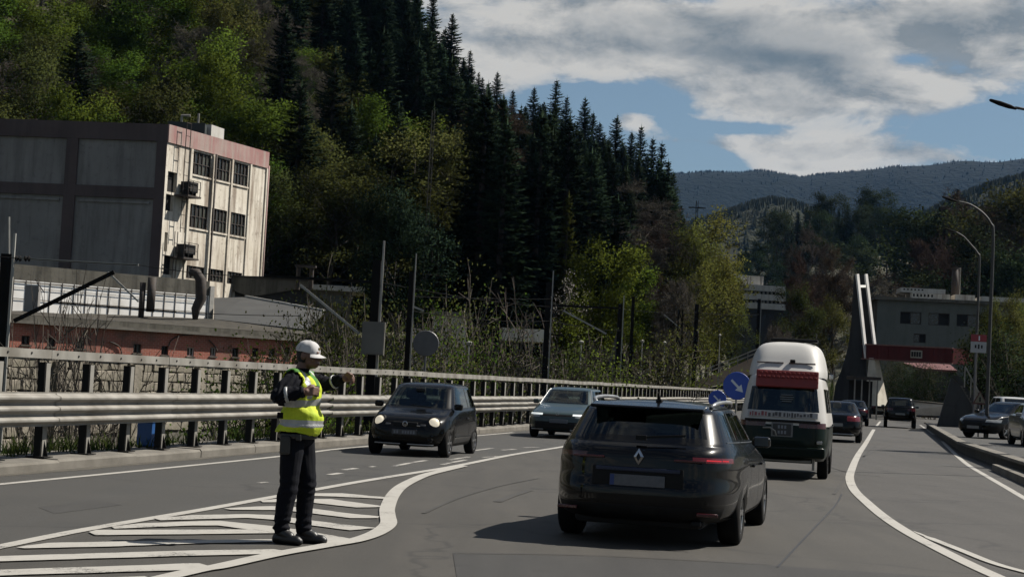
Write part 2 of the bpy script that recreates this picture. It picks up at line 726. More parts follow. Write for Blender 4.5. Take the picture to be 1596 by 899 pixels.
def paint(name, wear):
    m = bpy.data.materials.new(name)
    m.use_nodes = True
    t = m.node_tree
    t.nodes.clear()
    T = NT(t)
    v = T.n('ShaderNodeTexCoord').outputs['Object']
    f = T.m('ADD', T.m('MULTIPLY', T.noise(v, 1.4, 4, 0.6), 0.5), T.m('MULTIPLY', T.noise(v, 38, 4, 0.75), 0.5))
    c = T.mix(T.noise(v, 2.0, 4), (0.42, 0.40, 0.36), (0.55, 0.53, 0.48))
    c = T.mix(T.m('MULTIPLY', T.ramp(T.noise(v, 9, 4, 0.7), [(0.5, 0.0), (0.75, 1.0)]), 0.35), c, (0.25, 0.24, 0.22))
    c = T.mix(T.ramp(f, [(wear, 0.0), (wear + 0.06, 1.0)]), c, (0.082, 0.078, 0.072))
    bs = T.n('ShaderNodeBsdfPrincipled', i_Roughness=0.75)
    T.link(c, bs.inputs['Base Color'])
    bn = T.n('ShaderNodeBump', i_Strength=0.3, i_Distance=0.004)
    T.link(T.noise(v, 120, 3, 0.7), bn.inputs['Height'])
    T.link(bn.outputs[0], bs.inputs['Normal'])
    o = T.n('ShaderNodeOutputMaterial')
    T.link(bs.outputs[0], o.inputs[0])
    return m


M_paint = paint('white road paint', 0.565)
M_paintw = paint('worn white road paint', 0.50)


def line_mark(name, pts, w, z=0.009, m=None, k=5, jag=0.006):
    c = smooth_line([G(x, y) for x, y in pts], k)
    L, R = strip_pts(c, w, z)
    mb = MB()
    for i in range(len(L) - 1):
        mb.quad(L[i], R[i], R[i + 1], L[i + 1])
    return mb.build(name, m or M_paint, road)


def area_mark(name, pts, z=0.0125, m=None):
    """stripe polygon with slightly uneven edges"""
    P3 = [G(x, y, z) for x, y in pts]
    out = []
    for i, p in enumerate(P3):
        q = P3[(i + 1) % len(P3)]
        n = max(1, int((q - p).length / 0.12))
        for j in range(n):
            r = p.lerp(q, j / n)
            out.append(r + Vector((random.uniform(-1, 1), random.uniform(-1, 1), 0)) * 0.009)
    mb = MB().poly(out)
    return mb.build(name, m or M_paint, road, fix=True)


def build_marks():
    line_mark('edge_line', [(-140, 769), (0, 755), (220, 733.5), (430, 712), (520, 700.5), (600, 693), (700, 683), (800, 674)], 0.13)
    line_mark('island_outline', [(-160, 885), (0, 852.5), (140, 824.5), (320, 794), (425, 775), (490, 763.5), (560, 751), (640, 738), (690, 730), (730, 722.5), (800, 708.5), (876, 696.5), (930, 686), (990, 674)], 0.15)
    line_mark('island_outline', [(150, 928), (300, 892), (342.6, 884.5), (428, 865.7), (513, 850.8), (555.6, 843), (587.6, 831.6), (605, 818), (604, 804), (604, 792), (613, 772), (629, 757), (660.5, 742), (690.5, 734), (722, 726.5)], 0.18, z=0.0165)
    line_mark('lane_line', [(1372, 656.5), (1366, 664)], 0.14)
    line_mark('lane_line', [(1362, 669), (1350.4, 689), (1337.5, 709), (1327.4, 732), (1324.5, 746.6), (1331.7, 764), (1352, 784), (1378, 805.7), (1415, 830), (1461.4, 854.7), (1507.5, 877.8), (1548, 896.5), (1640, 937)], 0.165)
    line_mark('lane_line', [(1424, 829), (1450, 840), (1501.7, 860.5), (1545, 877.8), (1594, 892), (1700, 918)], [0.02] * 2 + [0.05] * 3 + [0.11] * 21, z=0.0165)
    line_mark('edge_line', [(1434, 662), (1444, 669), (1455.6, 677.5)], 0.13)
    line_mark('edge_line', [(1468.6, 687.6), (1487, 706), (1507.5, 723.6), (1536, 741), (1568, 759.6), (1596, 776), (1680, 824)], 0.13)
    S = [
        [(-8, 887), (160, 882), (290, 877), (312, 877), (335, 884), (300, 887), (160, 891), (-8, 896)],
        [(-8, 866), (160, 861), (300, 857), (427, 855), (449, 858), (427, 862), (300, 865), (160, 869), (-8, 874)],
        [(25, 852), (75, 845), (165, 843.5), (300, 841), (425, 839.5), (425, 843.5), (300, 846), (165, 851), (40, 853.5)],
        [(137, 828), (150, 825), (320, 824.5), (400, 824), (430, 830), (300, 831.5), (148, 833)],
        [(175, 820), (215, 815), (320, 811), (345, 811), (425, 819), (480, 827), (560, 841), (510, 848), (470, 840), (425, 829), (340, 818), (300, 818), (180, 823)],
        [(240, 807), (300, 802), (385, 800.5), (425, 802), (470, 808), (540, 817), (588, 822), (545, 825.5), (470, 816), (425, 809), (385, 806), (250, 810)],
        [(348, 791.5), (400, 788.5), (425, 788), (475, 790), (540, 799), (592, 804), (590, 806.5), (545, 806.5), (470, 797), (425, 794), (360, 793.5)],
        [(405, 779.5), (430, 777), (515, 777), (560, 783), (593, 787.5), (593, 789.5), (555, 790), (500, 784), (475, 781.5), (410, 782)],
        [(480, 768), (534, 768), (601, 774), (598, 776.5), (556, 774.5), (520, 773), (480, 772)],
        [(-8, 905), (120, 901), (225, 897), (245, 903), (120, 911), (-8, 916)]]
    for i, s in enumerate(S):
        area_mark('hatch_stripe', s, z=0.0125)
    for pts, w in ((((613, 727), (640, 721.5), (664, 717.6)), 0.10), (((536, 732.6), (555, 730)), 0.12), (((513, 740), (531, 737.5)), 0.12), (((688, 724.4), (706, 720.6), (726, 716.8)), 0.10),
                   (((700, 717), (731, 712)), 0.10), (((783, 701.5), (803, 700)), 0.12), (((815, 697.5), (843, 697)), 0.10), (((752, 713), (775, 711)), 0.08), (((403, 753), (416, 751.5)), 0.08), (((577, 728), (584, 727)), 0.08),
                   (((740, 702), (768, 698.5)), 0.1)):
        line_mark('worn_mark', pts, w, z=0.009, m=M_paintw, k=3)


build_marks()

# ------------------------------------------------------------------ left kerb
M_conc = mat('pale kerb concrete', (0.17, 0.155, 0.13), (0.25, 0.23, 0.195), 2.2, 0.9, bump=0.4, bscale=60, c3=(0.09, 0.08, 0.06), scale3=0.9, amt3=0.6)
M_dirt = mat('gutter grit', (0.075, 0.068, 0.055), (0.13, 0.115, 0.09), 6, 0.95, bump=0.8, bscale=60)
HEAD = math.atan(0.225)          # heading of the road, clockwise from +Y
RD = Vector((math.sin(HEAD), math.cos(HEAD), 0))   # along the road
RN = Vector((RD.y, -RD.x, 0))    # to the right of it


def RP(Y, off, z=0.0):
    """point at distance Y ahead, off metres right of the kerb face"""
    return Vector((KX(Y), Y, z)) + RN * off


def build_kerb():
    kerb = tag(thing('kerb'), 'pale concrete kerb under the guard rail', kind='structure')
    y = 4.0
    me = None
    prof = [(0.0, -0.25), (0.0, 0.115), (-0.03, 0.15), (-1.0, 0.165), (-1.0, -0.25)]
    Ls = 2.49
    mb = MB()
    mb.prism([(x, 0, z) for x, z in prof], (0, Ls, 0))
    me = mb.mesh('kerb_stone', M_conc)
    for i in range(52):
        p = Vector((KX(y), y, 0))
        o = obj('kerb_stone', me, kerb, (p.x + random.uniform(-.006, .006), p.y, random.uniform(-.008, .006)))
        o.rotation_euler = (0, 0, -HEAD + random.uniform(-.002, .002))
        y += 2.5 * math.cos(HEAD)
    # grit washed against the kerb
    mb = MB()
    ys = [6 + i * 0.6 for i in range(140)]
    for yy in ys:
        w = 0.16 + 0.10 * fnoise(yy, 0, 0.35, 3)
        a, b = RP(yy, 0.005, 0.012), RP(yy, max(0.06, w), 0.0075)
        n = len(mb.v)
        mb.v += [tuple(a), tuple(b)]
        if n:
            mb.f.append((n - 2, n - 1, n + 1, n))
            mb.mi.append(0)
    o = mb.build('gutter_grit', M_dirt, kerb, fix=False)


build_kerb()

# ------------------------------------------------------------------ guard rail
M_galv = mat('galvanised steel', (0.30, 0.285, 0.25), (0.42, 0.40, 0.355), 2.6, 0.6, metal=0.2, c3=(0.17, 0.145, 0.11), scale3=1.1, amt3=0.6)
M_post = mat('post steel darkened for shade', (0.010, 0.010, 0.0095), (0.02, 0.019, 0.017), 4, 0.8, c3=(0.03, 0.02, 0.014), scale3=1.2, amt3=0.4, spec=0.2)  # post colour set near black to stand for its shaded faces
M_bolt = mat('dark bolt', (0.02, 0.02, 0.02), rough=0.6)


def build_guard_rail():
    g = thing('guard_rail', RP(17, -0.35), 0, 'long grey steel guard rail with tall dark posts on the left kerb', 'guard rail')
    base = g.location.copy()
    off = -0.35
    # shared post
    mb = MB()
    mb.box((0, 0, 0.82), (0.014, 0.12, 1.36))
    for s in (-1, 1):
        mb.box((0.0, 0.0667 * s, 0.82), (0.11, 0.0126, 1.36))
    # gusset and base plate
    mb.box((0, 0, 0.172), (0.30, 0.24, 0.014))
    mb.prism([(0.06, -0.004, 0.18), (0.135, -0.004, 0.18), (0.06, -0.004, 0.42)], (0, 0.008, 0))
    # post turned so that the web is seen broadside from along the road
    me_post = mb.mesh('post', M_post)
    mb = MB()
    mb.box((0.0625, 0, 0.82), (0.010, 0.11, 1.34))
    me_fl = mb.mesh('flange', M_galv)
    mb = MB().box((0.12, 0, 0.80), (0.085, 0.09, 0.26))
    mb.box((0.165, 0.0, 0.90), (0.012, 0.07, 0.06))
    me_sp = mb.mesh('spacer', M_post)
    y = 8.0
    i = 0
    while y < 150:
        p = RP(y, off) - base
        o = obj('post', me_post, g, p)
        o.rotation_euler = (random.uniform(-.012, .012), random.uniform(-.008, .008), -HEAD + random.uniform(-.05, .05))
        obj('flange', me_fl, o)
        obj('spacer', me_sp, o)
        y += 1.33 * math.cos(HEAD)
        i += 1
    # beams in 4 m lengths: triple-wave section, slightly lapped
    sec = []
    zt, zb = 1.075, 0.615
    nw = 36
    for k in range(nw + 1):
        f = k / nw
        z = zt + (zb - zt) * f
        ph = f * 3.0
        w = 0.5 + 0.5 * math.cos(2 * math.pi * (ph - 0.5))
        w = sstep(0.12, 0.88, w)
        sec.append((0.175 + 0.082 * w, z))
    sec = sec[1:-1]
    sec = [(0.178, zt + 0.008)] + sec + [(0.178, zb - 0.008)]
    L = 4.0
    mb = MB()
    for (x, z) in sec:
        mb.v.append((x, 0, z))
    for (x, z) in sec:
        mb.v.append((x, L + 0.12, z))
    m = len(sec)
    for k in range(m - 1):
        mb.f.append((k, k + 1, m + k + 1, m + k))
        mb.mi.append(0)
    me_b = mb.mesh('beam', M_galv, smooth=True)
    mb = MB()
    mb.box((0.02, L / 2, 1.615), (0.10, L - 0.012, 0.125))
    mb2 = mb
    me_r = mb2.mesh('top_rail', M_galv)
    mb = MB()
    for yb in (0.25, 0.9, 1.55, 2.2, 2.85, 3.5):
        mb.box((0.075, yb, 1.615), (0.012, 0.03, 0.03))
    me_bo = mb.mesh('bolt', M_bolt)
    mb = MB()
    for k in range(3):
        mb.lathe([(0.0, 0.0), (0.03, 0.0), (0.03, 0.014), (0.0, 0.02)], 8, Matrix.Translation((0.19, 0.67 + k * 1.33, 0.918)) @ Matrix.Rotation(math.pi / 2, 4, 'Y'))
    y = 8.0
    k = 0
    while y < 146:
        p = RP(y, off) - base
        o = obj('beam', me_b, g, (p.x, p.y, random.uniform(-.012, .012)))
        o.rotation_euler = (random.uniform(-.002, .002), random.uniform(-.02, .02), -HEAD + 0.0012 + random.uniform(-.0018, .0018))
        r = obj('top_rail', me_r, g, (p.x, p.y, random.uniform(-.008, .008)))
        r.rotation_euler = (random.uniform(-.0015, .0015), 0, -HEAD + random.uniform(-.001, .001))
        for yb in (0.25, 0.9, 1.55, 2.2, 2.85, 3.5):
            if y < 40:
                b = bolt = obj('bolt', bolt_mesh, r, (0.071, yb + random.uniform(-.1, .1), 1.615 + random.uniform(-.012, .012)))
        y += L * math.cos(HEAD)
        k += 1


bolt_mesh = MB().lathe([(0.0, 0.012), (0.016, 0.012), (0.018, 0.0)], 6, Matrix.Rotation(math.pi / 2, 4, 'Y')).mesh('bolt', M_bolt)
build_guard_rail()

# ------------------------------------------------------------------ far mountains
def forest_mat(name, c1, c2, c3, s):
    m = bpy.data.materials.new(name)
    m.use_nodes = True
    t = m.node_tree
    t.nodes.clear()
    T = NT(t)
    v = T.n('ShaderNodeTexCoord').outputs['Object']
    f1 = T.noise(v, 0.0035 * s, 6, 0.6)
    f2 = T.noise(v, 0.06 * s, 3, 0.6)
    c = T.mix(T.ramp(f1, [(0.38, 0), (0.62, 1)]), c1, c2)
    c = T.mix(T.m('MULTIPLY', T.ramp(f2, [(0.4, 0), (0.7, 1)]), 0.6), c, c3)
    bs = T.n('ShaderNodeBsdfPrincipled', i_Roughness=1.0)
    bs.inputs['Specular IOR Level'].default_value = 0.1
    T.link(c, bs.inputs['Base Color'])
    bn = T.n('ShaderNodeBump', i_Strength=1.0, i_Distance=8.0)
    T.link(f2, bn.inputs['Height'])
    T.link(bn.outputs[0], bs.inputs['Normal'])
    o = T.n('ShaderNodeOutputMaterial')
    T.link(bs.outputs[0], o.inputs[0])
    return m


def mountain(name, label, prof, Y0, depth, m, tree_m, seed, ntree, treeh, foot=0.0):
    """ridge whose crest passes the given sight lines at distance Y0"""
    pts = [P(x, y, Y0) for x, y in prof]
    xs = [p.x for p in pts]
    zs = [p.z for p in pts]
    x0, x1 = xs[0] - 0.9 * Y0 * 0.35, xs[-1] + 0.9 * Y0 * 0.45

    def crest(x):
        if x < xs[0]:
            return max(zs[0] * (1 - (xs[0] - x) / (Y0 * 0.9)), 0) + 10 * fnoise(x, seed, 3.0 / Y0, 3)
        if x > xs[-1]:
            return zs[-1] + 0.02 * Y0 * fnoise(x, seed, 6.0 / Y0, 3) * min(1, (x - xs[-1]) / 200)
        return float(np.interp(x, xs, zs))

    def hz(x, y):
        t = (y - Y0) / depth
        prof_ = math.exp(-(t * 1.55) ** 2) if t < 0 else math.exp(-(t * 1.1) ** 2)
        c = crest(x)
        rough = 0.16 * c * fnoise(x, y + seed, 7.0 / Y0, 4) * min(1.0, abs(t) * 3.0)
        spur = 0.10 * c * math.sin(x * 26.0 / Y0 + 2.0 * fnoise(x, y, 4.0 / Y0, 2)) * min(1.0, abs(t) * 2.2)
        return foot + c * prof_ + (rough + spur) * prof_
    nx, ny = 110, 34
    mb = MB()
    for j in range(ny):
        y = Y0 - depth * 1.25 + depth * 2.0 * j / (ny - 1)
        for i in range(nx):
            x = x0 + (x1 - x0) * i / (nx - 1)
            mb.v.append((x, y, hz(x, y)))
    for j in range(ny - 1):
        for i in range(nx - 1):
            a = j * nx + i
            mb.f.append((a, a + 1, a + nx + 1, a + nx))
            mb.mi.append(0)
    o = mb.build(name, m, smooth=True, fix=False)
    tag(o, label, kind='structure')
    # the woods on it: cones sized like trees, joined
    r = random.Random(seed)
    V, F = [], []
    for k in range(ntree):
        if k < ntree * 0.6:
            x = r.uniform(xs[0] - 60, xs[-1] + 160)
            y = Y0 + r.gauss(0, depth * 0.03)
        else:
            x = r.uniform(xs[0] - 120, xs[-1] + 300)
            y = Y0 - depth * abs(r.gauss(0, 0.42))
        z = hz(x, y)
        h = treeh * r.uniform(0.55, 1.2)
        w = h * r.uniform(0.2, 0.36)
        n = len(V)
        a0 = r.uniform(0, 6)
        for q in range(5):
            a = a0 + q * 1.2566
            V.append((x + w * math.cos(a), y + w * math.sin(a), z - 2))
        V.append((x, y, z + h))
        for q in range(5):
            F.append((n + q, n + (q + 1) % 5, n + 5))
    me = bpy.data.meshes.new('distant_forest')
    me.from_pydata(V, [], F)
    me.materials.append(tree_m)
    f = obj('distant_forest', me)
    tag(f, 'woods covering ' + label, 'woods', kind='stuff')


FM1 = forest_mat('far mountain forest', (0.006, 0.011, 0.010), (0.010, 0.015, 0.013), (0.005, 0.009, 0.008), 1.0)
FM2 = forest_mat('grey spring slope', (0.040, 0.044, 0.028), (0.052, 0.054, 0.032), (0.022, 0.028, 0.018), 2.2)
TM1 = mat('far conifers', (0.005, 0.009, 0.008), (0.009, 0.014, 0.012), 0.02, 1.0, spec=0.1)
TM2 = mat('far bare woods', (0.036, 0.040, 0.024), (0.050, 0.054, 0.030), 0.05, 1.0, spec=0.1, c3=(0.03, 0.04, 0.02), scale3=0.02)
mountain('mountain', 'long blue wooded mountain ridge on the horizon', [(1000, 276), (1050, 272), (1100, 268), (1150, 270), (1185, 266), (1215, 272), (1245, 277), (1290, 272), (1350, 268), (1390, 263), (1430, 266), (1480, 258), (1540, 262), (1596, 257)],
         4300, 1000, FM1, TM1, 3, 3000, 6)
mountain('mountain', 'low grey green slope below the blue ridge beside the forest edge', [(1075, 352), (1105, 345), (1140, 332), (1170, 321), (1200, 315), (1235, 320), (1290, 345), (1330, 372)], 1500, 300, FM2, TM2, 11, 9000, 6)
mountain('mountain', 'grey green slope climbing to the right behind the street lamps', [(1400, 372), (1440, 340), (1480, 320), (1520, 302), (1560, 290), (1596, 282)], 1400, 320, FM2, TM2, 23, 9000, 6)

# ================================================================== BUILDINGS
class Face:
    """vertical plane through ground point o with unit direction e; maps photo points to (a, z)"""
    def __init__(s, o, e):
        s.o = Vector((o[0], o[1], 0))
        s.e = Vector((e[0], e[1], 0)).normalized()
        s.n = Vector((s.e.y, -s.e.x, 0))       # to the right of e; outward for faces run left to right
        if s.n.dot(s.o) > 0:
            s.n = -s.n

    def az(s, px, py):
        d = ray(px, py)
        # o + a e = k d
        det = s.e.x * -d.y + d.x * s.e.y
        a = (-s.o.x * -d.y + -d.x * s.o.y * 1.0)
        a = (d.x * s.o.y - d.y * s.o.x) / (d.y * s.e.x - d.x * s.e.y)
        p = s.o + s.e * a
        k = p.y / d.y
        return a, CAM_H + d.z * k

    def at(s, a, z, out=0.0):
        p = s.o + s.e * a + s.n * out
        return Vector((p.x, p.y, z))

    def rect(s, x0, y0, x1, y1):
        """photo rectangle to (a0, a1, z0, z1), read along its middle lines"""
        xm, ym = (x0 + x1) / 2, (y0 + y1) / 2
        return (s.az(x0, ym)[0], s.az(x1, ym)[0], s.az(xm, y1)[1], s.az(xm, y0)[1])

    def block(s, mb, a0, a1, z0, z1, o0, o1, mi=0):
        """box standing on the face between depths o0 and o1"""
        c = s.at((a0 + a1) / 2, (z0 + z1) / 2, (o0 + o1) / 2)
        M = Matrix((s.e, s.n, Vector((0, 0, 1)))).transposed().to_4x4()
        mb.box(c, (abs(a1 - a0), abs(o1 - o0), abs(z1 - z0)), M=M, mi=mi)
        return mb

    def wall(s, mb, a0, a1, z0, z1, holes, depth=0.22, mi=0):
        """sheet with openings and their reveals"""
        A = sorted(set([a0, a1] + [v for h in holes for v in h[:2] if a0 < v < a1]))
        Z = sorted(set([z0, z1] + [v for h in holes for v in h[2:] if z0 < v < z1]))
        for i in range(len(A) - 1):
            for j in range(len(Z) - 1):
                ca, cz = (A[i] + A[i + 1]) / 2, (Z[j] + Z[j + 1]) / 2
                if any(h[0] < ca < h[1] and h[2] < cz < h[3] for h in holes):
                    continue
                mb.quad(s.at(A[i], Z[j]), s.at(A[i + 1], Z[j]), s.at(A[i + 1], Z[j + 1]), s.at(A[i], Z[j + 1]), mi)
        for h in holes:
            p = [(h[0], h[2]), (h[1], h[2]), (h[1], h[3]), (h[0], h[3])]
            for k in range(4):
                a, b = p[k], p[(k + 1) % 4]
                mb.quad(s.at(*a), s.at(*b), s.at(*b, -depth), s.at(*a, -depth), mi)
        return mb


def wall_mat(name, c1, c2, stain, red=None, streak=1.0, rough=0.9):
    """plaster with rain streaks and flaked patches"""
    m = bpy.data.materials.new(name)
    m.use_nodes = True
    t = m.node_tree
    t.nodes.clear()
    T = NT(t)
    v = T.n('ShaderNodeTexCoord').outputs['Object']
    mp = T.n('ShaderNodeMapping', i_0=v)
    mp.inputs['Scale'].default_value = (1.0, 1.0, 0.10)
    f1 = T.noise(v, 0.35, 6, 0.62)
    f2 = T.noise(mp.outputs[0], 1.7, 6, 0.65)
    f3 = T.noise(v, 2.6, 5, 0.7)
    c = T.mix(T.ramp(f1, [(0.35, 0), (0.65, 1)]), c1, c2)
    c = T.mix(T.m('MULTIPLY', T.ramp(f2, [(0.46, 0), (0.64, 1)]), 0.85 * streak), c, stain)
    c = T.mix(T.m('MULTIPLY', T.ramp(f3, [(0.56, 0), (0.68, 1)]), 0.55 * streak), c, tuple(x * 0.7 for x in stain))
    if red:
        c = T.mix(T.ramp(T.noise(v, 0.9, 5, 0.65), [(0.42, 0), (0.56, 1)]), c, red)
    bs = T.n('ShaderNodeBsdfPrincipled', i_Roughness=rough)
    bs.inputs['Specular IOR Level'].default_value = 0.2
    T.link(c, bs.inputs['Base Color'])
    bn = T.n('ShaderNodeBump', i_Strength=0.4, i_Distance=0.03)
    T.link(T.noise(v, 6, 5, 0.7), bn.inputs['Height'])
    T.link(bn.outputs[0], bs.inputs['Normal'])
    o = T.n('ShaderNodeOutputMaterial')
    T.link(bs.outputs[0], o.inputs[0])
    return m


M_plas = wall_mat('stained cream plaster', (0.78, 0.71, 0.585), (0.96, 0.90, 0.78), (0.30, 0.235, 0.18))
M_red = wall_mat('faded red band', (0.42, 0.215, 0.20), (0.52, 0.36, 0.33), (0.50, 0.43, 0.38))
M_gwall = wall_mat('grey cement panel', (0.27, 0.26, 0.25), (0.34, 0.33, 0.315), (0.17, 0.162, 0.155), streak=0.7)
M_frame = wall_mat('brown concrete frame', (0.11, 0.085, 0.085), (0.14, 0.11, 0.108), (0.08, 0.07, 0.07), streak=0.6)
M_dglass = mat('dusty dark pane', (0.012, 0.014, 0.014), (0.04, 0.042, 0.038), 1.3, 0.25, spec=0.6)
M_pane2 = mat('grey dusty pane', (0.05, 0.055, 0.045), (0.10, 0.105, 0.085), 1.7, 0.35)
M_black = mat('black opening', (0.006, 0.006, 0.006), (0.012, 0.011, 0.010), 2, 0.9)
M_rust = mat('rusty dark steel', (0.03, 0.024, 0.02), (0.07, 0.05, 0.038), 5, 0.8)
M_white = wall_mat('white sheet panel', (0.62, 0.605, 0.56), (0.74, 0.72, 0.67), (0.45, 0.42, 0.36), streak=0.6)
M_cement = wall_mat('weathered cement', (0.16, 0.15, 0.125), (0.22, 0.205, 0.17), (0.09, 0.085, 0.07))
M_felt = wall_mat('tar felt roof', (0.075, 0.068, 0.055), (0.10, 0.09, 0.072), (0.05, 0.047, 0.04))
M_slate = mat('dark sheet roof', (0.045, 0.046, 0.045), (0.065, 0.066, 0.062), 0.8, 0.75)
M_hall = mat('dark hall cladding', (0.02, 0.021, 0.023), (0.035, 0.036, 0.038), 0.9, 0.8)


def window(face, parent, r, m_glass, m_frame, cols, rows, depth=0.2, bars=0.05, panes=None):
    """recessed window: frame > pane (each)"""
    a0, a1, z0, z1 = r
    mb = MB()
    w = bars
    face.block(mb, a0, a0 + w, z0, z1, -depth, -depth + 0.07)
    face.block(mb, a1 - w, a1, z0, z1, -depth, -depth + 0.07)
    face.block(mb, a0 + w, a1 - w, z0, z0 + w, -depth, -depth + 0.068)
    face.block(mb, a0 + w, a1 - w, z1 - w, z1, -depth, -depth + 0.068)
    for i in range(1, cols):
        a = a0 + (a1 - a0) * i / cols
        face.block(mb, a - w * .45, a + w * .45, z0 + w, z1 - w, -depth, -depth + 0.064)
    for j in range(1, rows):
        z = z0 + (z1 - z0) * j / rows
        face.block(mb, a0 + w, a1 - w, z - w * .4, z + w * .4, -depth, -depth + 0.06)
    wo = mb.build('window', m_frame, parent)
    for i in range(cols):
        for j in range(rows):
            b0, b1 = a0 + (a1 - a0) * i / cols, a0 + (a1 - a0) * (i + 1) / cols
            c0, c1 = z0 + (z1 - z0) * j / rows, z0 + (z1 - z0) * (j + 1) / rows
            q = MB()
            dd = -depth - 0.01
            q.quad(face.at(b0, c0, dd), face.at(b1, c0, dd), face.at(b1, c1, dd), face.at(b0, c1, dd))
            g = m_glass
            if panes:
                g = panes[(i * 7 + j * 3 + int(a0 * 5)) % len(panes)]
            q.build('pane', g, wo)
    return wo


def factory():
    C = P(256, 300, 112.0)
    o = (C.x, C.y)
    FR = Face(o, (0.385, 0.92))
    FL = Face(o, (-0.99, 0.12))
    t = thing('factory_building', (0, 0, 0), 0, 'derelict factory block with cream end wall, faded red band and dark grey side', 'building')
    ztop = FR.az(259, 193)[1]
    aR = FR.az(414, 300)[0]
    aL = 30.0
    zb = 1.0
    # --- right, sunlit end wall
    zband = FR.az(262, 222)[1]
    wins = []
    rows = []
    # bays measured along the wall
    bays = [(296, 326), (329.5, 356), (359.5, 385)]
    zz = [(238, 274, 311), (320, 357, 311), (416, 436, 311)]
    zrow = []
    for (y0, y1, x) in zz:
        zrow.append((FR.az(x, y1)[1], FR.az(x, y0)[1]))
    for bi, (x0, x1) in enumerate(bays):
        a0, a1 = FR.az(x0, 300)[0], FR.az(x1, 300)[0]
        for (z0, z1) in zrow:
            wins.append((a0, a1, z0, z1))
    doors = [FR.rect(261, 268, 275, 300), FR.rect(258, 303, 270, 329), FR.rect(256, 362, 261, 392), FR.rect(255, 398, 269, 428)]
    mb = MB()
    FR.wall(mb, 0, aR, zb, zband, wins + doors, 0.26)
    mb.build('end_wall', M_plas, t)
    mb = MB()
    FR.block(mb, -0.02, aR + 0.06, zband, ztop, -0.3, 0.10)
    mb.build('parapet_band', M_red, t)
    for k, w in enumerate(wins):
        window(FR, t, w, M_dglass, M_rust, 5, 2, 0.12, 0.06, [M_dglass, M_pane2, M_black, M_dglass, M_pane2])
        if k % 3 < 2:
            mb = MB()
            FR.block(mb, w[0] - 0.05, w[1] + 0.05, w[2] - 0.12, w[2] - 0.005, -0.05, 0.09)
            mb.build('sill', M_plas, t)
    # pilasters between the bays
    for x0, x1 in ((291.5, 295), (326.6, 329), (356.6, 359), (385.6, 388), (411, 414)):
        a0, a1 = FR.az(x0, 320)[0], FR.az(x1, 320)[0]
        mb = MB()
        FR.block(mb, a0, a1, zb, zband - 0.02, 0.004, 0.10)
        mb.build('pilaster', M_plas, t)
    # drain pipe on the middle pilaster
    a = FR.az(327.5, 330)[0]
    mb = MB().tube([FR.at(a, zb, 0.26), FR.at(a, 9.0, 0.26), FR.at(a, zband, 0.26)], 0.07, 8)
    mb.build('drain_pipe', M_rust, t, smooth=True)
    a = aR + 0.1
    MB().tube([FR.at(a, zb, 0.10), FR.at(a, zband + 0.2, 0.10)], 0.07, 8).build('drain_pipe', M_red, t, smooth=True)
    for d in doors:
        mb = MB()
        mb.quad(FR.at(d[0], d[2], -0.24), FR.at(d[1], d[2], -0.24), FR.at(d[1], d[3], -0.24), FR.at(d[0], d[3], -0.24))
        mb.build('doorway', M_black, t)
    # balconies with machines, and the fire ladder
    for (x0, y0, x1, y1) in ((279, 284, 292, 306), (272, 381, 288, 402)):
        r = FR.rect(x0, y0, x1, y1)
        mb = MB()
        FR.block(mb, r[0] - 0.5, r[1] + 0.1, r[2] - 0.12, r[2], 0.0, 1.1)
        pf = mb.build('platform', M_rust, t)
        mb = MB()
        for a in (r[0] - 0.45, r[0] + 0.1, r[1]):
            p0, p1 = FR.at(a, r[2], 1.05), FR.at(a, r[2] + 1.0, 1.05)
            mb.bar(p0, p1, 0.05)
        for z in (0.5, 1.0):
            mb.bar(FR.at(r[0] - 0.45, r[2] + z, 1.05), FR.at(r[1], r[2] + z, 1.05), 0.04)
        mb.build('railing', M_rust, pf)
        mb = MB()
        FR.block(mb, r[0], r[1] - 0.05, r[2] + 0.25, r[3], 0.12, 0.9)
        FR.block(mb, r[0] + 0.05, r[0] + 0.15, r[2], r[2] + 0.25, 0.2, 0.8)
        FR.block(mb, r[1] - 0.2, r[1] - 0.1, r[2], r[2] + 0.25, 0.2, 0.8)
        mb.build('machine_box', M_black, pf)
    aL0, aL1 = FR.az(266, 300)[0], FR.az(270.5, 300)[0]
    aM0, aM1 = FR.az(274, 300)[0], FR.az(281, 300)[0]
    for (b0, b1, z0, z1) in ((aM0, aM1, 10.4, ztop + 0.4), (aL0, aL1, 3.0, 10.4)):
        mb = MB()
        for b in (b0, b1):
            mb.bar(FR.at(b, z0, 0.55), FR.at(b, z1, 0.55), 0.05)
        z = z0 + 0.3
        while z < z1:
            mb.bar(FR.at(b0, z, 0.55), FR.at(b1, z, 0.55), 0.035)
            z += 0.9
        mb.build('ladder', M_rust, t)
    # --- left, shaded side wall: proud frame round sunk panels
    zt = ztop - 0.02
    ZB = [zb, FL.az(130, 300)[1] - 0.25, FL.az(130, 288)[1] + 0.0, FL.az(130, 216)[1], zt]
    xcols = [(258, 240), (117, 99), (-14, -30)]
    cols = [(FL.az(x0, 300)[0], FL.az(x1, 300)[0]) for x0, x1 in xcols]
    aL = cols[-1][1] + 6
    mb = MB()
    FL.block(mb, 0.02, aL, zb, zt - 0.05, -0.4, -0.15)
    mb.build('side_wall', M_gwall, t)
    mb = MB()
    FL.block(mb, 0.0, aL, ZB[3], zt + 0.02, -0.14, 0.05)
    mb.build('parapet_band', M_frame, t)
    for (a0, a1) in cols:
        mb = MB()
        FL.block(mb, max(a0, 0.003), a1, zb, ZB[3] - 0.004, -0.14, 0.046)
        mb.build('frame_column', M_frame, t)
    edges = [0.0] + [v for c in cols for v in c]
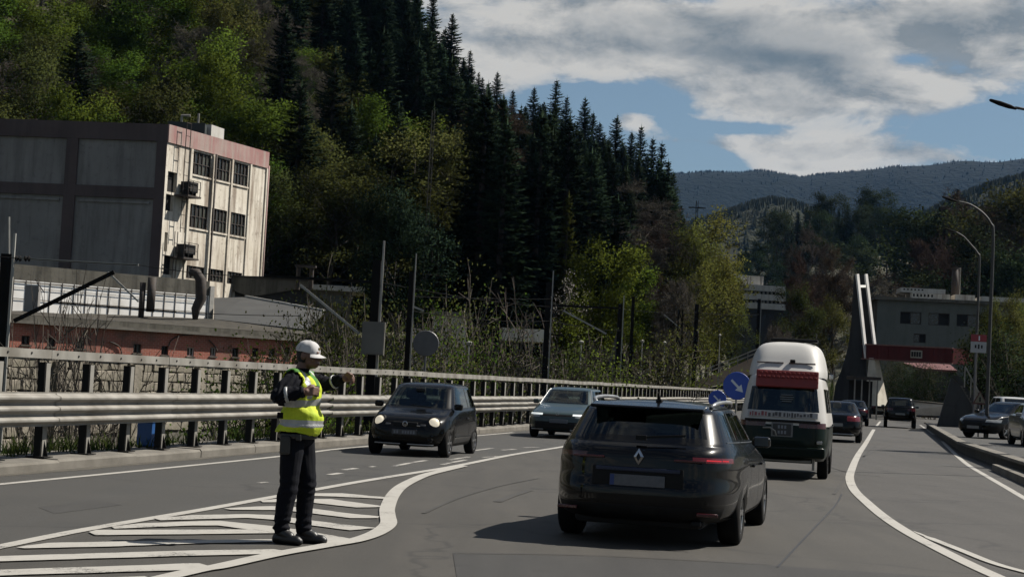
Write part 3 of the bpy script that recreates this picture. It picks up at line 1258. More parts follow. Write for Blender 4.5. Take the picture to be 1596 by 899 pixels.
    for i in range(len(cols) - 1):
        mb = MB()
        FL.block(mb, cols[i][1] + 0.004, cols[i + 1][0] - 0.004, ZB[1], ZB[2], -0.14, 0.03)
        mb.build('frame_beam', M_frame, t)
        mb = MB()
        FL.block(mb, cols[i][1] + 0.3, cols[i + 1][0] - 0.3, ZB[1] - 0.35, ZB[1] - 0.2, -0.148, -0.05)
        mb.build('ledge', M_gwall, t)
    # roof and what stands on it
    mb = MB()
    A, B = FL.at(aL, 0, -0.3), FL.at(0, 0, -0.3)
    Cc = FR.at(aR, 0, -0.1)
    D = A + (Cc - B)
    mb.prism([(q.x, q.y, ztop - 0.6) for q in (A, B, Cc, D)], (0, 0, 0.4))
    mb.build('roof', M_felt, t)
    mb = MB()
    mb.prism([(q.x, q.y, zb) for q in (Cc, Cc + Vector((0.05, 0.3, 0)), D)], (0, 0, ztop - zb - 0.7))
    mb.build('rear_wall', M_gwall, t)
    r = P(322, 190, 121)
    mb = MB().box((r.x, r.y, ztop + 0.3), (1.9, 2.0, 1.9), rz=-0.3)
    pent = mb.build('roof_hut', M_white, t)
    for dx in (-0.55, -0.2, 0.45):
        mb = MB().box((r.x + dx, r.y - 1.15 + 0.3 * dx * 0.9, ztop + 0.55), (0.2, 0.1, 0.8), rz=-0.3)
        mb.build('slot', M_black, pent)
    r = P(294, 186, 119)
    MB().box((r.x, r.y, ztop + 0.35), (2.6, 2.4, 1.4), rz=0.1).build('roof_machine', mat('dark green machine', (0.02, 0.028, 0.026), rough=0.7), t)
    mb = MB().tube([(r.x - 0.5, r.y, ztop + 1.0), (r.x - 0.5, r.y, ztop + 1.7), (r.x + 0.1, r.y, ztop + 1.7)], 0.1, 8)
    mb.tube([(r.x + 0.7, r.y, ztop + 1.0), (r.x + 0.7, r.y, ztop + 1.9)], 0.08, 8)
    mb.build('roof_pipe', M_galv, t)


factory()


def annex():
    """white panel wall with bars, cement parapet, and the felt roof before it"""
    F = Face(P(165, 470, 104.0)[:2], (0.75, 0.66))
    t = thing('annex_building', (0, 0, 0), 0, 'low white panelled annex with dark bars in front of the factory', 'building')
    a0, a1, z0, z1 = F.rect(-40, 446, 331, 498)
    mb = MB()
    F.block(mb, a0, a1, z0 - 3.0, z0 - 0.02, -0.6, 0.0)
    mb.build('plinth', M_cement, t)
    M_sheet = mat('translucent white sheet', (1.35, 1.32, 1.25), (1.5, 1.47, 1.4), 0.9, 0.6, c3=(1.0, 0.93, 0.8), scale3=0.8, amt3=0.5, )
    npan = 20
    for i in range(npan):
        b0, b1 = a0 + (a1 - 0.3 - a0) * i / npan, a0 + (a1 - 0.3 - a0) * (i + 1) / npan
        mb = MB()
        mb.quad(F.at(b0 + 0.005, z0 - 0.02), F.at(b1 - 0.005, z0 - 0.02), F.at(b1 - 0.005, z1), F.at(b0 + 0.005, z1))
        mb.build('panel', M_sheet, t)
    zt = F.az(165, 424)[1]
    mb = MB()
    F.block(mb, a0, a1 - 0.3, z1 + 0.003, zt, -0.12, 0.0)
    mb.build('parapet', M_cement, t)
    mb = MB()
    F.block(mb, a1 - 0.25, a1 + 0.05, z0 - 0.2, zt - 0.3, -0.5, 0.10)
    mb.build('corner_post', M_white, t)
    n = 20
    for i in range(n + 1):
        a = a0 + (a1 - 0.4 - a0) * i / n
        mb = MB()
        F.block(mb, a - 0.022, a + 0.022, z0, z1, 0.004, 0.03)
        mb.build('upright', M_rust, t)
    for z, w in ((z0 + (z1 - z0) * 0.46, 0.04), (z1 - 0.10, 0.07), (z1 - 0.45, 0.025)):
        mb = MB()
        F.block(mb, a0, a1 - 0.4, z - w / 2, z + w / 2, 0.037, 0.055)
        mb.build('cross_bar', M_rust, t)
    # pipes and ducts standing before it
    for x, y0, y1, w in ((219, 440, 504, 0.36), (234, 432, 486, 0.52)):
        r0, r1 = P(x, y1, 102.5), P(x, y0, 102.5)
        MB().tube([r0, (r0.x, r0.y, r1.z)], w / 2, 10).build('vent_pipe', M_rust, t, smooth=True)
    r = P(313, 450, 102.8)
    pts = [P(x, y, 102.8) for x, y in ((296, 424), (306, 425), (313, 436), (313, 466), (305, 482), (304, 498))]
    MB().tube(pts, [0.25, 0.3, 0.34, 0.34, 0.28, 0.16], 10).build('duct', M_rust, t, smooth=True)
    r = P(50, 474, 98.4)
    MB().box((r.x, r.y, r.z), (0.8, 0.5, 2.2)).build('cupboard', M_gwall, t)
    # --- hall on the right with lean-to roof
    h = thing('factory_hall', (0, 0, 0), 0, 'dark low hall with pale fascia and lean-to roof right of the annex', 'building')
    Fh = Face(P(400, 450, 121)[:2], (1.0, 0.10))
    b0, b1, y0, y1 = Fh.rect(334, 437, 482, 478)
    mb = MB()
    Fh.block(mb, b0, b1, y0 - 5, y1 - 0.5, -8, 0)
    mb.build('wall', M_hall, h)
    mb = MB()
    # fascia that dips to a valley in the middle
    bm_ = (b0 + b1) * 0.5 - 0.8
    mb.prism([Fh.at(b0, y1 - 0.45, 0.1), Fh.at(b0, y1 + 0.1, 0.1), Fh.at(b1, y1 + 0.1, 0.1), Fh.at(b1, y1 - 0.3, 0.1), Fh.at(bm_, y1 - 1.25, 0.1)], Fh.n * 0.25)
    mb.build('fascia', M_cement, h)
    mb = MB()
    Fh.block(mb, b0 - 0.1, b1 + 0.1, y1 + 0.104, y1 + 0.25, -8, 0.4)
    mb.build('roof', M_felt, h)
    c0, c1, w0, w1 = Fh.rect(482, 455, 548, 480)
    f0, f1 = Fh.az(515, 453)[1], Fh.az(515, 445)[1]
    mb = MB()
    Fh.wall(mb, c0 + 0.01, c1, w0 - 4, f0 - 0.004, [(c0 + 0.5, c1 - 0.4, w0, w1 - 0.1)], 0.2)
    mb.build('side_wall', M_cement, h)
    window(Fh, h, (c0 + 0.5, c1 - 0.4, w0, w1 - 0.1), M_pane2, M_cement, 5, 1, 0.2, 0.12, [M_pane2, M_dglass, M_pane2])
    mb = MB()
    Fh.block(mb, c0, c1 + 0.9, f0, f1, -6, 0.5)
    mb.build('fascia', M_white, h)
    # lean-to
    p = [P(334, 464, 114), P(383, 463, 114), P(505, 485, 110), P(476, 513, 101), P(334, 497, 103.5)]
    mb = MB().prism(p, (0, 0, -0.18))
    lt = mb.build('lean_to_roof', M_slate, h)
    mb = MB().bar(p[1] + Vector((0, 0, .06)), p[2] + Vector((0, 0, .06)), 0.22, 0.12)
    mb.build('gutter', M_white, h)
    mb = MB().prism([p[0] + Vector((0, 0.3, -.2)), p[1] + Vector((0, 0.3, -.2)), p[2] + Vector((0, 0.3, -.2)), Vector((p[2].x, p[2].y + .3, -3)), Vector((p[0].x, p[0].y + .3, -3))], (0, 0.3, 0))
    mb.build('lean_to_wall', M_hall, h)
    c = P(476, 424, 120)
    mb = MB()
    for dx in (-0.5, 0.45):
        mb.tube([(c.x + dx, c.y, c.z - 1.3), (c.x + dx, c.y, c.z + 0.3)], 0.16, 8)
    mb.box((c.x, c.y, c.z + 0.42), (1.5, 0.6, 0.14))
    mb.build('chimney', M_rust, h)


annex()


def brick_mat(name, c1, c2, mortar, s):
    m = bpy.data.materials.new(name)
    m.use_nodes = True
    t = m.node_tree
    t.nodes.clear()
    T = NT(t)
    v = T.n('ShaderNodeTexCoord').outputs['Object']
    sp = T.n('ShaderNodeSeparateXYZ', i_0=v)
    cb = T.n('ShaderNodeCombineXYZ', i_0=sp.outputs[0], i_1=sp.outputs[2])
    b = T.n('ShaderNodeTexBrick', i_Vector=cb.outputs[0], i_Scale=s)
    b.inputs['Color1'].default_value = (*c1, 1)
    b.inputs['Color2'].default_value = (*c2, 1)
    b.inputs['Mortar'].default_value = (*mortar, 1)
    b.inputs['Mortar Size'].default_value = 0.015
    f = T.noise(v, 0.5, 5, 0.65)
    c = T.mix(T.m('MULTIPLY', T.ramp(f, [(0.5, 0), (0.68, 1)]), 0.7), b.outputs[0], (0.15, 0.11, 0.085))
    f2 = T.noise(v, 1.3, 5, 0.7)
    c = T.mix(T.m('MULTIPLY', T.ramp(f2, [(0.58, 0), (0.7, 1)]), 0.5), c, mortar)
    bs = T.n('ShaderNodeBsdfPrincipled', i_Roughness=0.92)
    T.link(c, bs.inputs['Base Color'])
    bn = T.n('ShaderNodeBump', i_Strength=0.8, i_Distance=0.03)
    T.link(b.outputs['Fac'], bn.inputs['Height'])
    bn.invert = True
    T.link(bn.outputs[0], bs.inputs['Normal'])
    o = T.n('ShaderNodeOutputMaterial')
    T.link(bs.outputs[0], o.inputs[0])
    return m


M_brick = brick_mat('red brick', (0.34, 0.105, 0.07), (0.27, 0.085, 0.058), (0.40, 0.29, 0.23), 2.2)


def stone_mat():
    m = bpy.data.materials.new('rubble stone')
    m.use_nodes = True
    t = m.node_tree
    t.nodes.clear()
    T = NT(t)
    v = T.n('ShaderNodeTexCoord').outputs['Object']
    vo = T.n('ShaderNodeTexVoronoi', feature='DISTANCE_TO_EDGE', i_Vector=v, i_Scale=5.0)
    vc = T.n('ShaderNodeTexVoronoi', i_Vector=v, i_Scale=1.9)
    g = T.n('ShaderNodeSeparateXYZ', i_0=vc.outputs['Color'])
    c = T.mix(g.outputs[0], (0.20, 0.178, 0.14), (0.31, 0.275, 0.215))
    f = T.noise(v, 0.6, 5, 0.65)
    c = T.mix(T.m('MULTIPLY', T.ramp(f, [(0.48, 0), (0.66, 1)]), 0.75), c, (0.085, 0.085, 0.045))
    c = T.mix(T.m('MULTIPLY', T.ramp(vo.outputs['Distance'], [(0.0, 1.0), (0.03, 0.0)]), 0.0), c, (0.11, 0.10, 0.08))
    bs = T.n('ShaderNodeBsdfPrincipled', i_Roughness=0.95)
    T.link(c, bs.inputs['Base Color'])
    bn = T.n('ShaderNodeBump', i_Strength=0.9, i_Distance=0.06)
    T.link(T.noise(v, 5.0, 5, 0.65), bn.inputs['Height'])
    T.link(bn.outputs[0], bs.inputs['Normal'])
    o = T.n('ShaderNodeOutputMaterial')
    T.link(bs.outputs[0], o.inputs[0])
    return m


def brick_shed():
    t = thing('brick_shed', (0, 0, 0), 0, 'long low red brick shed with small square windows above the stone wall', 'shed')
    F = Face(P(300, 545, 93.0)[:2], (0.75, 0.66))
    a0, a1, z0, z1 = F.rect(-60, 522, 463, 562)
    z0 = F.az(300, 560)[1]
    z1 = F.az(300, 521)[1]
    wins = []
    for x, y, w in ((40, 528, 13), (80, 531, 13), (126, 534, 12), (214, 541, 12), (257, 544, 11), (297, 546, 11), (332, 546, 9), (367, 547, 10), (398, 547, 10), (424, 548, 10), (448, 547, 9)):
        wins.append(F.rect(x - w / 2, y - 5, x + w / 2, y + 9))
    mb = MB()
    F.wall(mb, a0, a1, z0, z1, wins, 0.18)
    # right end wall, running back
    q = F.at(a1, z0)
    mb.quad(F.at(a1, z0), F.at(a1, z0, -9), F.at(a1, z1, -9), F.at(a1, z1))
    mb.build('wall', M_brick, t)
    for k, w in enumerate(wins):
        window(F, t, w, M_dglass if k % 3 else M_pane2, M_rust if k not in (5, 6) else M_white, 2, 1, 0.15, 0.05, [M_dglass, M_pane2] if k % 2 else [M_black, M_dglass])
        mb = MB()
        F.block(mb, w[0] - 0.06, w[1] + 0.06, w[2] - 0.08, w[2] - 0.004, -0.04, 0.07)
        mb.build('sill', M_cement, t)
    mb = MB()
    F.block(mb, a0, a1 + 0.25, z1, z1 + 0.16, -0.6, 0.30)
    mb.build('cornice', M_conc, t)
    mb = MB()
    F.block(mb, a0, a1 + 0.1, z1 + 0.163, z1 + 0.42, -0.6, 0.12)
    mb.build('cornice', M_cement, t)
    # felt roof rising to the annex
    zr = 0.0
    mb = MB()
    A = F.at(a0, z1 + 0.45, -0.05)
    B = F.at(a1 + 0.1, z1 + 0.45, -0.05)
    C_ = Vector((P(331, 497, 103.6).x, 103.6, P(331, 497, 103.6).z))
    D_ = Vector((A.x - 2, 103.0, C_.z - 0.1))
    E_ = Vector((B.x + 1.0, 101.0, P(476, 515, 101).z - 0.1))
    mb.prism([A, B, E_, C_, D_], (0, 0, -0.22))
    mb.build('roof', M_felt, t)
    # cable loops on the wall
    for pts in ([(262, 540), (266, 530), (280, 523), (300, 521)], [(325, 530), (333, 538), (338, 547)], [(170, 532), (185, 540), (190, 556)]):
        mb = MB().tube(smooth_line([F.at(*F.az(x, y), 0.06) for x, y in pts], 4), 0.035, 5)
        mb.build('cable', M_rust, t)
    # stone wall below
    s = thing('stone_wall', (0, 0, 0), 0, 'pale rubble stone retaining wall seen through the guard rail posts', 'wall')
    M_st = stone_mat()
    Fs = Face((KX(70) - 19.5, 70.0), (0.225, 1.0))
    b0, b1 = Fs.az(-90, 600)[0], Fs.az(468, 600)[0]
    if Fs.n.x < 0:
        Fs.n = -Fs.n
    z0 = 1.55
    mb = MB()
    Fs.block(mb, b0, b1, -4.3, z0 - 0.004, -0.8, 0.0)
    mb.build('mortar_core', mat('old mortar', (0.085, 0.078, 0.062), (0.13, 0.12, 0.095), 2.0, 0.95), s)
    variants = []
    rr = random.Random(3)
    for k in range(7):
        q = MB().box((0, 0, 0), (0.80, 0.16, 0.385), taper=1.0)
        bm = bmesh.new()
        bm.from_mesh(q.mesh('stone', M_st))
        bmesh.ops.bevel(bm, geom=bm.edges[:], offset=0.035, segments=1, affect='EDGES')
        for v in bm.verts:
            v.co += Vector((rr.uniform(-.03, .03), rr.uniform(-.03, .03), rr.uniform(-.02, .02)))
        me_ = bpy.data.meshes.new('stone')
        bm.to_mesh(me_)
        bm.free()
        me_.materials.append(M_st)
        variants.append(me_)
    ang = math.atan2(Fs.e.y, Fs.e.x)
    nst = 0
    zc = z0 - 0.21
    row = 0
    while nst < 300 and zc > -2.4:
        a_ = b0 + 0.4 - (row % 2) * 0.35
        while a_ < b1 and nst < 300:
            o = obj('stone', variants[rr.randrange(7)], s, Fs.at(a_, zc + rr.uniform(-.015, .015), 0.03 + rr.uniform(-.02, .03)))
            w_ = rr.uniform(0.75, 1.2)
            o.scale = (w_, 1.0, rr.uniform(0.94, 1.04))
            o.rotation_euler = (0, rr.uniform(-.02, .02), ang)
            a_ += 0.84 * w_ * 0.5 + 0.42 + rr.uniform(0, 0.04)
            nst += 1
        zc -= 0.42
        row += 1
    mb = MB()
    Fs.block(mb, b0, b1 + 0.1, z0, z0 + 0.14, -0.75, 0.22)
    mb.build('coping', M_conc, s)
    for i in range(6):
        a = b0 + 1 + i * (b1 - b0 - 2) / 5
        mb = MB()
        Fs.block(mb, a - 0.35, a + 0.35, -4.3, z0 - 0.15, 0.004, 0.35)
        mb.build('buttress', M_st, s)


brick_shed()


def ruins():
    t = thing('ruined_shed', (0, 0, 0), 0, 'pale broken wall of a shed half hidden by thicket behind the round sign', 'shed')
    F = Face(P(705, 500, 112)[:2], (1, 0.05))
    r = F.rect(674, 491, 728, 512)
    mb = MB()
    F.block(mb, r[0], r[1], 0, r[3], -0.4, 0)
    F.block(mb, r[0] - 1.6, r[0] - 0.01, 0, r[3] - 1.0, -0.4, -0.03)
    mb.build('wall', M_plas, t)
    mb = MB()
    F.block(mb, r[0] - 0.2, r[1] + 0.4, r[3] + .004, r[3] + 0.22, -3.0, 0.3)
    mb.build('roof_edge', M_cement, t)
    t = thing('pale_shed', (0, 0, 0), 0, 'pale open shed on posts left of the tall pole behind the thicket', 'shed')
    F = Face(P(820, 520, 118)[:2], (1, 0.05))
    r = F.rect(782, 512, 852, 532)
    mb = MB()
    F.block(mb, r[0], r[1], r[2], r[3], -4, 0)
    mb.build('wall', M_plas, t)
    for i in range(4):
        a = r[0] + 0.15 + i * (r[1] - r[0] - 0.3) / 3
        mb = MB()
        F.block(mb, a - 0.1, a + 0.1, -2, r[2] - 0.004, -0.4, -0.2)
        mb.build('post', M_cement, t)


ruins()

# ------------------------------------------------------------------ footbridge, its stair, buildings on the right
M_bconc = wall_mat('dark bridge concrete', (0.055, 0.055, 0.055), (0.08, 0.08, 0.078), (0.035, 0.035, 0.035), streak=0.7)
M_wht = mat('sunlit edge white', (1.05, 1.03, 0.97), (1.25, 1.22, 1.15), 2, 0.7)  # bright tone stands for sun on the pylon edges
M_girder = wall_mat('dark red girder', (0.13, 0.025, 0.026), (0.17, 0.035, 0.034), (0.08, 0.022, 0.022), streak=0.5, rough=0.6)


def footbridge():
    t = thing('footbridge', (0, 0, 0), 0, 'red girder footbridge with tapered concrete tower across the road', 'footbridge')

    def pylon(Y, pts, thick, name='pylon'):
        mb = MB().prism([P(x, y, Y) for x, y in pts], (0.25 * thick, thick, 0))
        o = mb.build(name, M_bconc, t)
        return o
    pylon(140, [(1331, 429), (1336, 428), (1349.5, 556), (1352, 628), (1298, 628), (1302, 600), (1313, 572), (1322, 540), (1327, 500)], 1.0)
    def edge(pa, pb, Y):
        a, b = P(*pa, Y), P(*pb, Y)
        d = (b - a).normalized()
        u = (Vector((0.62, -0.78, 0)) - d * Vector((0.62, -0.78, 0)).dot(d)).normalized()
        MB().bar(a, b, 0.30, 0.16, up=u).build('edge_strip', M_wht, t)
    edge((1336, 427), (1350, 558), 139.7)
    pylon(144, [(1340, 429), (1349, 428), (1362, 540), (1362, 560), (1345, 560)], 1.0)
    edge((1349.5, 427), (1363, 537), 143.6)
    c0, c1 = P(1337, 446, 140.5), P(1349, 446, 143.8)
    MB().bar(c0, c1, 0.2).build('tie_bar', M_wht, t)
    pt, pb = P(1362, 558, 139.2), P(1366, 632, 139.2)
    ax = math.atan2(-0.78, 0.62)
    M_pier = mat('sunlit pier tone', (0.85, 0.79, 0.66), (1.05, 0.98, 0.82), 1.5, 0.9, c3=(0.5, 0.42, 0.33), scale3=0.7, amt3=0.6)  # pale tone puts the sunlit look of the pier into its colour
    mb = MB()
    for (c_, r_) in ((pb, 0.98), (pt, 0.40)):
        for k in range(4):
            an = ax + math.pi / 4 + k * math.pi / 2
            mb.v.append((c_.x + r_ * math.cos(an), c_.y + r_ * math.sin(an), c_.z))
    for k in range(4):
        k2 = (k + 1) % 4
        mb.f.append((k, k2, 4 + k2, 4 + k))
        mb.mi.append(0)
    mb.f.append((4, 5, 6, 7))
    mb.mi.append(0)
    mb.build('pier', M_pier, t)
    a = [P(x, y, 139.0) for x, y in ((1366, 596), (1374.5, 596), (1378, 622), (1364, 622))]
    # deck
    d0, d1 = P(1346, 548, 141.6), P(1502, 556, 132)
    s0 = FPX / 141.6
    dirv = (d1 - d0).normalized()
    nrm = Vector((dirv.y, -dirv.x, 0)).normalized()
    h = 22.0 / s0
    zc = d0.z
    mb = MB()
    M = Matrix((dirv, Vector((-dirv.y, dirv.x, 0)).normalized(), Vector((0, 0, 1)))).transposed().to_4x4()
    L = (d1 - d0).length
    mid = (d0 + d1) / 2
    up = Vector((0, 0, 1))
    mb.bar(d0, d1, 2.4, h)
    mb.build('girder', M_girder, t)
    for s in (-1, 1):
        off = Vector((dirv.y, -dirv.x, 0)).normalized() * 1.22 * s
        mb = MB().bar(d0 + off + up * (h / 2 + 0.02), d1 + off + up * (h / 2 + 0.02), 0.14, 0.10)
        mb.bar(d0 + off - up * (h / 2), d1 + off - up * (h / 2), 0.16, 0.09)
        mb.build('flange', M_girder if s < 0 else mat('worn red edge', (0.28, 0.12, 0.10), (0.35, 0.2, 0.16), 3, 0.7), t)
    # stiffeners on the near web
    n = 8
    off = Vector((dirv.y, -dirv.x, 0)).normalized() * 1.215
    for i in range(n + 1):
        p = d0.lerp(d1, (i + 0.3) / (n + 1)) + off
        MB().box(p, (0.08, 0.05, h - 0.14), M=M).build('stiffener', M_girder, t)
    # framed number sign on the girder
    p = P(1450, 550, 134.6) + off * 0.0
    a0, a1 = P(1440, 549.5, 0.5), 0
    k = d0.lerp(d1, 0.655)
    c = k + off * 1.03
    sg = MB().box(c, (1.25, 0.06, 0.62), M=M).build('number_sign', mat('pale sign frame', (0.5, 0.47, 0.38), (0.6, 0.56, 0.46), 3, 0.7), t)
    for i in range(4):
        cc = c + dirv * (-0.42 + i * 0.28) + off.normalized() * 0.034
        MB().box(cc, (0.22, 0.02, 0.40), M=M).build('number_tile', M_black, sg)
    # handrail above the girder
    mb = MB()
    for z in (0.45, 0.9):
        mb.bar(d0 + off + up * (h / 2 + z), d1 + off + up * (h / 2 + z), 0.04)
    for i in range(24):
        p = d0.lerp(d1, i / 23) + off
        mb.bar(p + up * h / 2, p + up * (h / 2 + 0.9), 0.035)
    # stair from the deck's right end down towards us
    st = thing('bridge_stair', (0, 0, 0), 0, 'dark concrete stair block of the footbridge beside the right lane', 'stair')
    base = G(1460, 673)
    Y = base.y
    top = [P(x, y, Y) for x, y in ((1458, 674), (1483, 588), (1496, 600), (1534, 664), (1534, 676))]
    dv = Vector((0.8, 3.2, 0))
    MB().prism(top, dv).build('flank_wall', M_bconc, st)
    q = [P(x, y, Y + 3.8) for x, y in ((1486, 586), (1493, 584), (1541, 652), (1538, 660))]
    MB().prism(q, (0.6, 2.4, 0)).build('parapet', M_bconc, st)
    # steps along the slope
    A, B = P(1496, 600, Y), P(1534, 664, Y)
    for i in range(14):
        p = A.lerp(B, (i + 0.5) / 14)
        MB().box((p.x + 0.45, p.y + 1.6, p.z - 0.02), (abs(B.x - A.x) / 14 * 1.3, 3.0, 0.14), rz=-0.24).build('step', M_conc, st)
    mb = MB()
    mb.bar(A + Vector((0.3, 0.2, 1.0)), B + Vector((0.3, 0.2, 0.8)), 0.06)
    for i in range(5):
        p = A.lerp(B, i / 4)
        mb.bar(p + Vector((.3, .2, -.1)), p + Vector((.3, .2, 0.95)), 0.05)
    mb.build('handrail', M_galv, st)
    # small dark kiosk under the tower
    k = thing('bus_shelter', (0, 0, 0), 0, 'dark shelter with pale posts under the bridge tower', 'shelter')
    c = G(1352, 640)
    Y = 125.0
    l, r_ = P(1328, 600, Y), P(1372, 600, Y)
    z = P(1350, 589, Y).z
    MB().box(((l.x + r_.x) / 2, Y + 1, z), (r_.x - l.x, 2.4, 0.22)).build('roof', M_rust, k)
    for f in (0.1, 0.35, 0.62, 0.9):
        MB().box((l.x + (r_.x - l.x) * f, Y, z / 2 - 0.06), (0.09, 0.09, z - 0.1)).build('post', M_galv, k)
    MB().box(((l.x + r_.x) / 2, Y + 2.0, z / 2 - .06), (r_.x - l.x - 0.3, 0.08, z - 0.3)).build('back_panel', M_black, k)
    # low pale walls at the far bend
    w = thing('low_wall', (0, 0, 0), 0, 'low pale concrete wall behind the dark cars under the bridge', 'wall')
    p = [P(1380, 628, 150), P(1395, 622, 150), P(1478, 631, 146), P(1478, 648, 146), P(1378, 645, 150)]
    MB().prism(p, (0.1, 0.5, 0)).build('wall_face', mat('pale plastered wall', (0.75, 0.68, 0.56), (0.95, 0.87, 0.72), 0.8, 0.9, c3=(0.2, 0.18, 0.15), scale3=0.5), w)
    MB().bar(p[1] + Vector((-.2, .25, .05)), p[2] + Vector((.2, .25, .05)), 0.6, 0.12).build('coping', M_conc, w)
    # ramp on the left of the road
    w = thing('ramp_wall', (0, 0, 0), 0, 'pinkish concrete ramp with railing rising behind the blue signs', 'ramp')
    Y = 150
    p = [P(x, y, Y) for x, y in ((1050, 606), (1072, 598), (1100, 588), (1140, 572), (1180, 554), (1184, 578), (1158, 588), (1128, 598), (1090, 606))]
    MB().prism(p, (0.3, 2.5, 0)).build('ramp_slab', wall_mat('pinkish concrete', (0.5, 0.36, 0.26), (0.6, 0.45, 0.33), (0.36, 0.27, 0.2), streak=0.5), w)
    rl = [P(x, y, Y - 0.1) for x, y in ((1062, 586), (1105, 573), (1140, 560), (1182, 543))]
    mb = MB()
    for dz in (0.0, -0.35):
        mb.tube([q + Vector((0, 0, dz)) for q in rl], 0.06, 6)
    mb.build('railing', M_galv, w)
    for i in range(9):
        f = i / 8 * 2.99
        j = int(f)
        q = rl[j].lerp(rl[j + 1], f - j)
        MB().bar(q, q - Vector((0, 0, 0.9)), 0.07).build('railing_post', M_galv, w)
    MB().prism([P(x, y, Y + 1.5) for x, y in ((1085, 607), (1130, 600), (1186, 580), (1190, 640), (1085, 640))], (0, 1, 0)).build('abutment', M_bconc, w)


footbridge()


def right_buildings():
    t = thing('office_building', (0, 0, 0), 0, 'grey concrete works building with dark windows behind the footbridge', 'building')
    F = Face(P(1460, 500, 195)[:2], (1.0, -0.10))
    r = F.rect(1366, 472, 1660, 560)
    z1 = F.az(1460, 471)[1]
    wins = [F.rect(1403, 486, 1436, 505), F.rect(1447, 488, 1480, 507), F.rect(1491, 490, 1526, 509), F.rect(1538, 492, 1572, 511)]
    low = [F.rect(1424, 520, 1443, 534)]
    mb = MB()
    F.wall(mb, r[0], r[1], -1, z1, wins + low, 0.3)
    mb.build('wall', wall_mat('dull grey render', (0.17, 0.185, 0.17), (0.21, 0.22, 0.20), (0.12, 0.13, 0.10), streak=0.4), t)
    mb = MB()
    mb.quad(F.at(r[0], -1), F.at(r[0], -1, -14), F.at(r[0], z1, -14), F.at(r[0], z1))
    mb.build('end_wall', M_cement, t)
    for w in wins + low:
        window(F, t, w, M_dglass, M_rust, 2, 1, 0.3, 0.08, [M_dglass, M_black])
    mb = MB()
    F.block(mb, r[0] - 0.4, r[1], z1, z1 + 0.35, -15, 0.6)
    mb.build('roof_slab', M_cement, t)
    q = F.rect(1528, 468, 1595, 478)
    mb = MB()
    F.block(mb, q[0], q[1] + 8, z1 + 0.354, z1 + 0.9, -8, 0.7)
    mb.build('roof_fascia', M_white, t)
    # drum-like roof storey, with openings
    for (x0, y0, x1, y1, mm, dep) in ((1420, 457, 1482, 466, M_plas, 5), (1405, 449, 1475, 456, M_white, 4.5), (1490, 459, 1521, 468, M_plas, 5)):
        q = F.rect(x0, y0, x1, y1)
        mb = MB()
        F.block(mb, q[0], q[1], max(z1 + 0.36, q[2]), q[3], -dep, -0.6)
        ro = mb.build('roof_storey', mm, t)
        if x0 != 1490:
            for i in range(6):
                a = q[0] + 0.3 + i * 0.42
                mb = MB()
                F.block(mb, a, a + 0.2, q[2] + 0.25, q[3] - 0.1, -0.598, -0.58)
                mb.build('slot', M_black, ro)
    # stack
    s = thing('chimney_stack', (0, 0, 0), 0, 'dark rusty chimney stack on the roof of the grey works building', 'chimney')
    b = P(1488, 470, 199)
    zt = P(1488, 418, 199).z
    MB().tube([(b.x, b.y, z1 + 0.3), (b.x, b.y, zt)], [0.5, 0.42], 14).build('shaft', M_rust, s, smooth=True)
    MB().tube([(b.x + 0.5, b.y - 0.2, z1 + 0.3), (b.x + 0.5, b.y - 0.2, zt + 0.1)], 0.06, 6).build('pipe', M_galv, s)
    MB().lathe([(0.42, -0.15), (0.5, -0.15), (0.5, 0.05), (0.3, 0.05)], 14, Matrix.Translation((b.x, b.y, zt))).build('rim', M_rust, s)
    # red roofed low sheds under the bridge
    s = thing('red_roof_shed', (0, 0, 0), 0, 'low shed with dull red roof under the right end of the footbridge', 'shed')
    Y = 165
    p = [P(x, y, Y) for x, y in ((1420, 564), (1496, 566), (1492, 577), (1436, 574))]
    MB().prism([p[0] + Vector((0, 4, 0)), p[1] + Vector((0, 4, 0)), p[2], p[3]], (0, 0, -0.2)).build('roof', mat('dull red roof', (0.12, 0.025, 0.025), (0.16, 0.04, 0.035), 1.2, 0.7), s)
    a, b = p[3], p[2]
    MB().prism([Vector((a.x, Y + .4, a.z - .2)), Vector((b.x, Y + .4, b.z - .2)), Vector((b.x, Y + .4, -.5)), Vector((a.x, Y + .4, -.5))], (0, 3, 0)).build('wall', M_hall, s)
    # white tiered building left of the road
    w = thing('tiered_building', (0, 0, 0), 0, 'white building with stacked balconies among the trees behind the camper van', 'building')
    F = Face(P(1185, 460, 330)[:2], (1.0, 0.12))
    for i, (y0, y1) in enumerate(((445, 454), (459, 468), (473, 482))):
        q = F.rect(1152 + 4 * i, y0, 1222, y1)
        mb = MB()
        F.block(mb, q[0], q[1], q[2], q[3], -6, 1.2)
        mb.build('balcony', M_white, w)
    q = F.rect(1155, 454, 1222, 500)
    mb = MB()
    F.block(mb, q[0], q[1], 0, F.az(1185, 446)[1], -10, 0)
    wl = mb.build('wall', M_hall, w)
    for i in range(9):
        for (y0, y1) in ((454.5, 458.5), (468.5, 472.5)):
            q = F.rect(1163 + i * 6.4, y0, 1166 + i * 6.4, y1)
            mb = MB()
            F.block(mb, q[0], q[1], q[2], q[3], 0.004, 0.1)
            mb.build('window_post', M_white, w)
    q = F.rect(1149, 429, 1192, 444)
    mb = MB()
    F.block(mb, q[0], q[1], q[2], q[3], -8, -1)
    hut = mb.build('roof_hut', M_white, w)
    for x in (1167, 1171, 1187, 1189):
        q = F.rect(x, 430, x + 1.2, 444)
        mb = MB()
        F.block(mb, q[0], q[1], q[2], q[3], -0.998, -0.95)
        mb.build('rib', M_gwall, hut)
    # small white house higher up
    s = thing('white_house', (0, 0, 0), 0, 'tiny white house front on the slope left of the wooded rise', 'house')
    F = Face(P(1142, 400, 420)[:2], (1, 0))
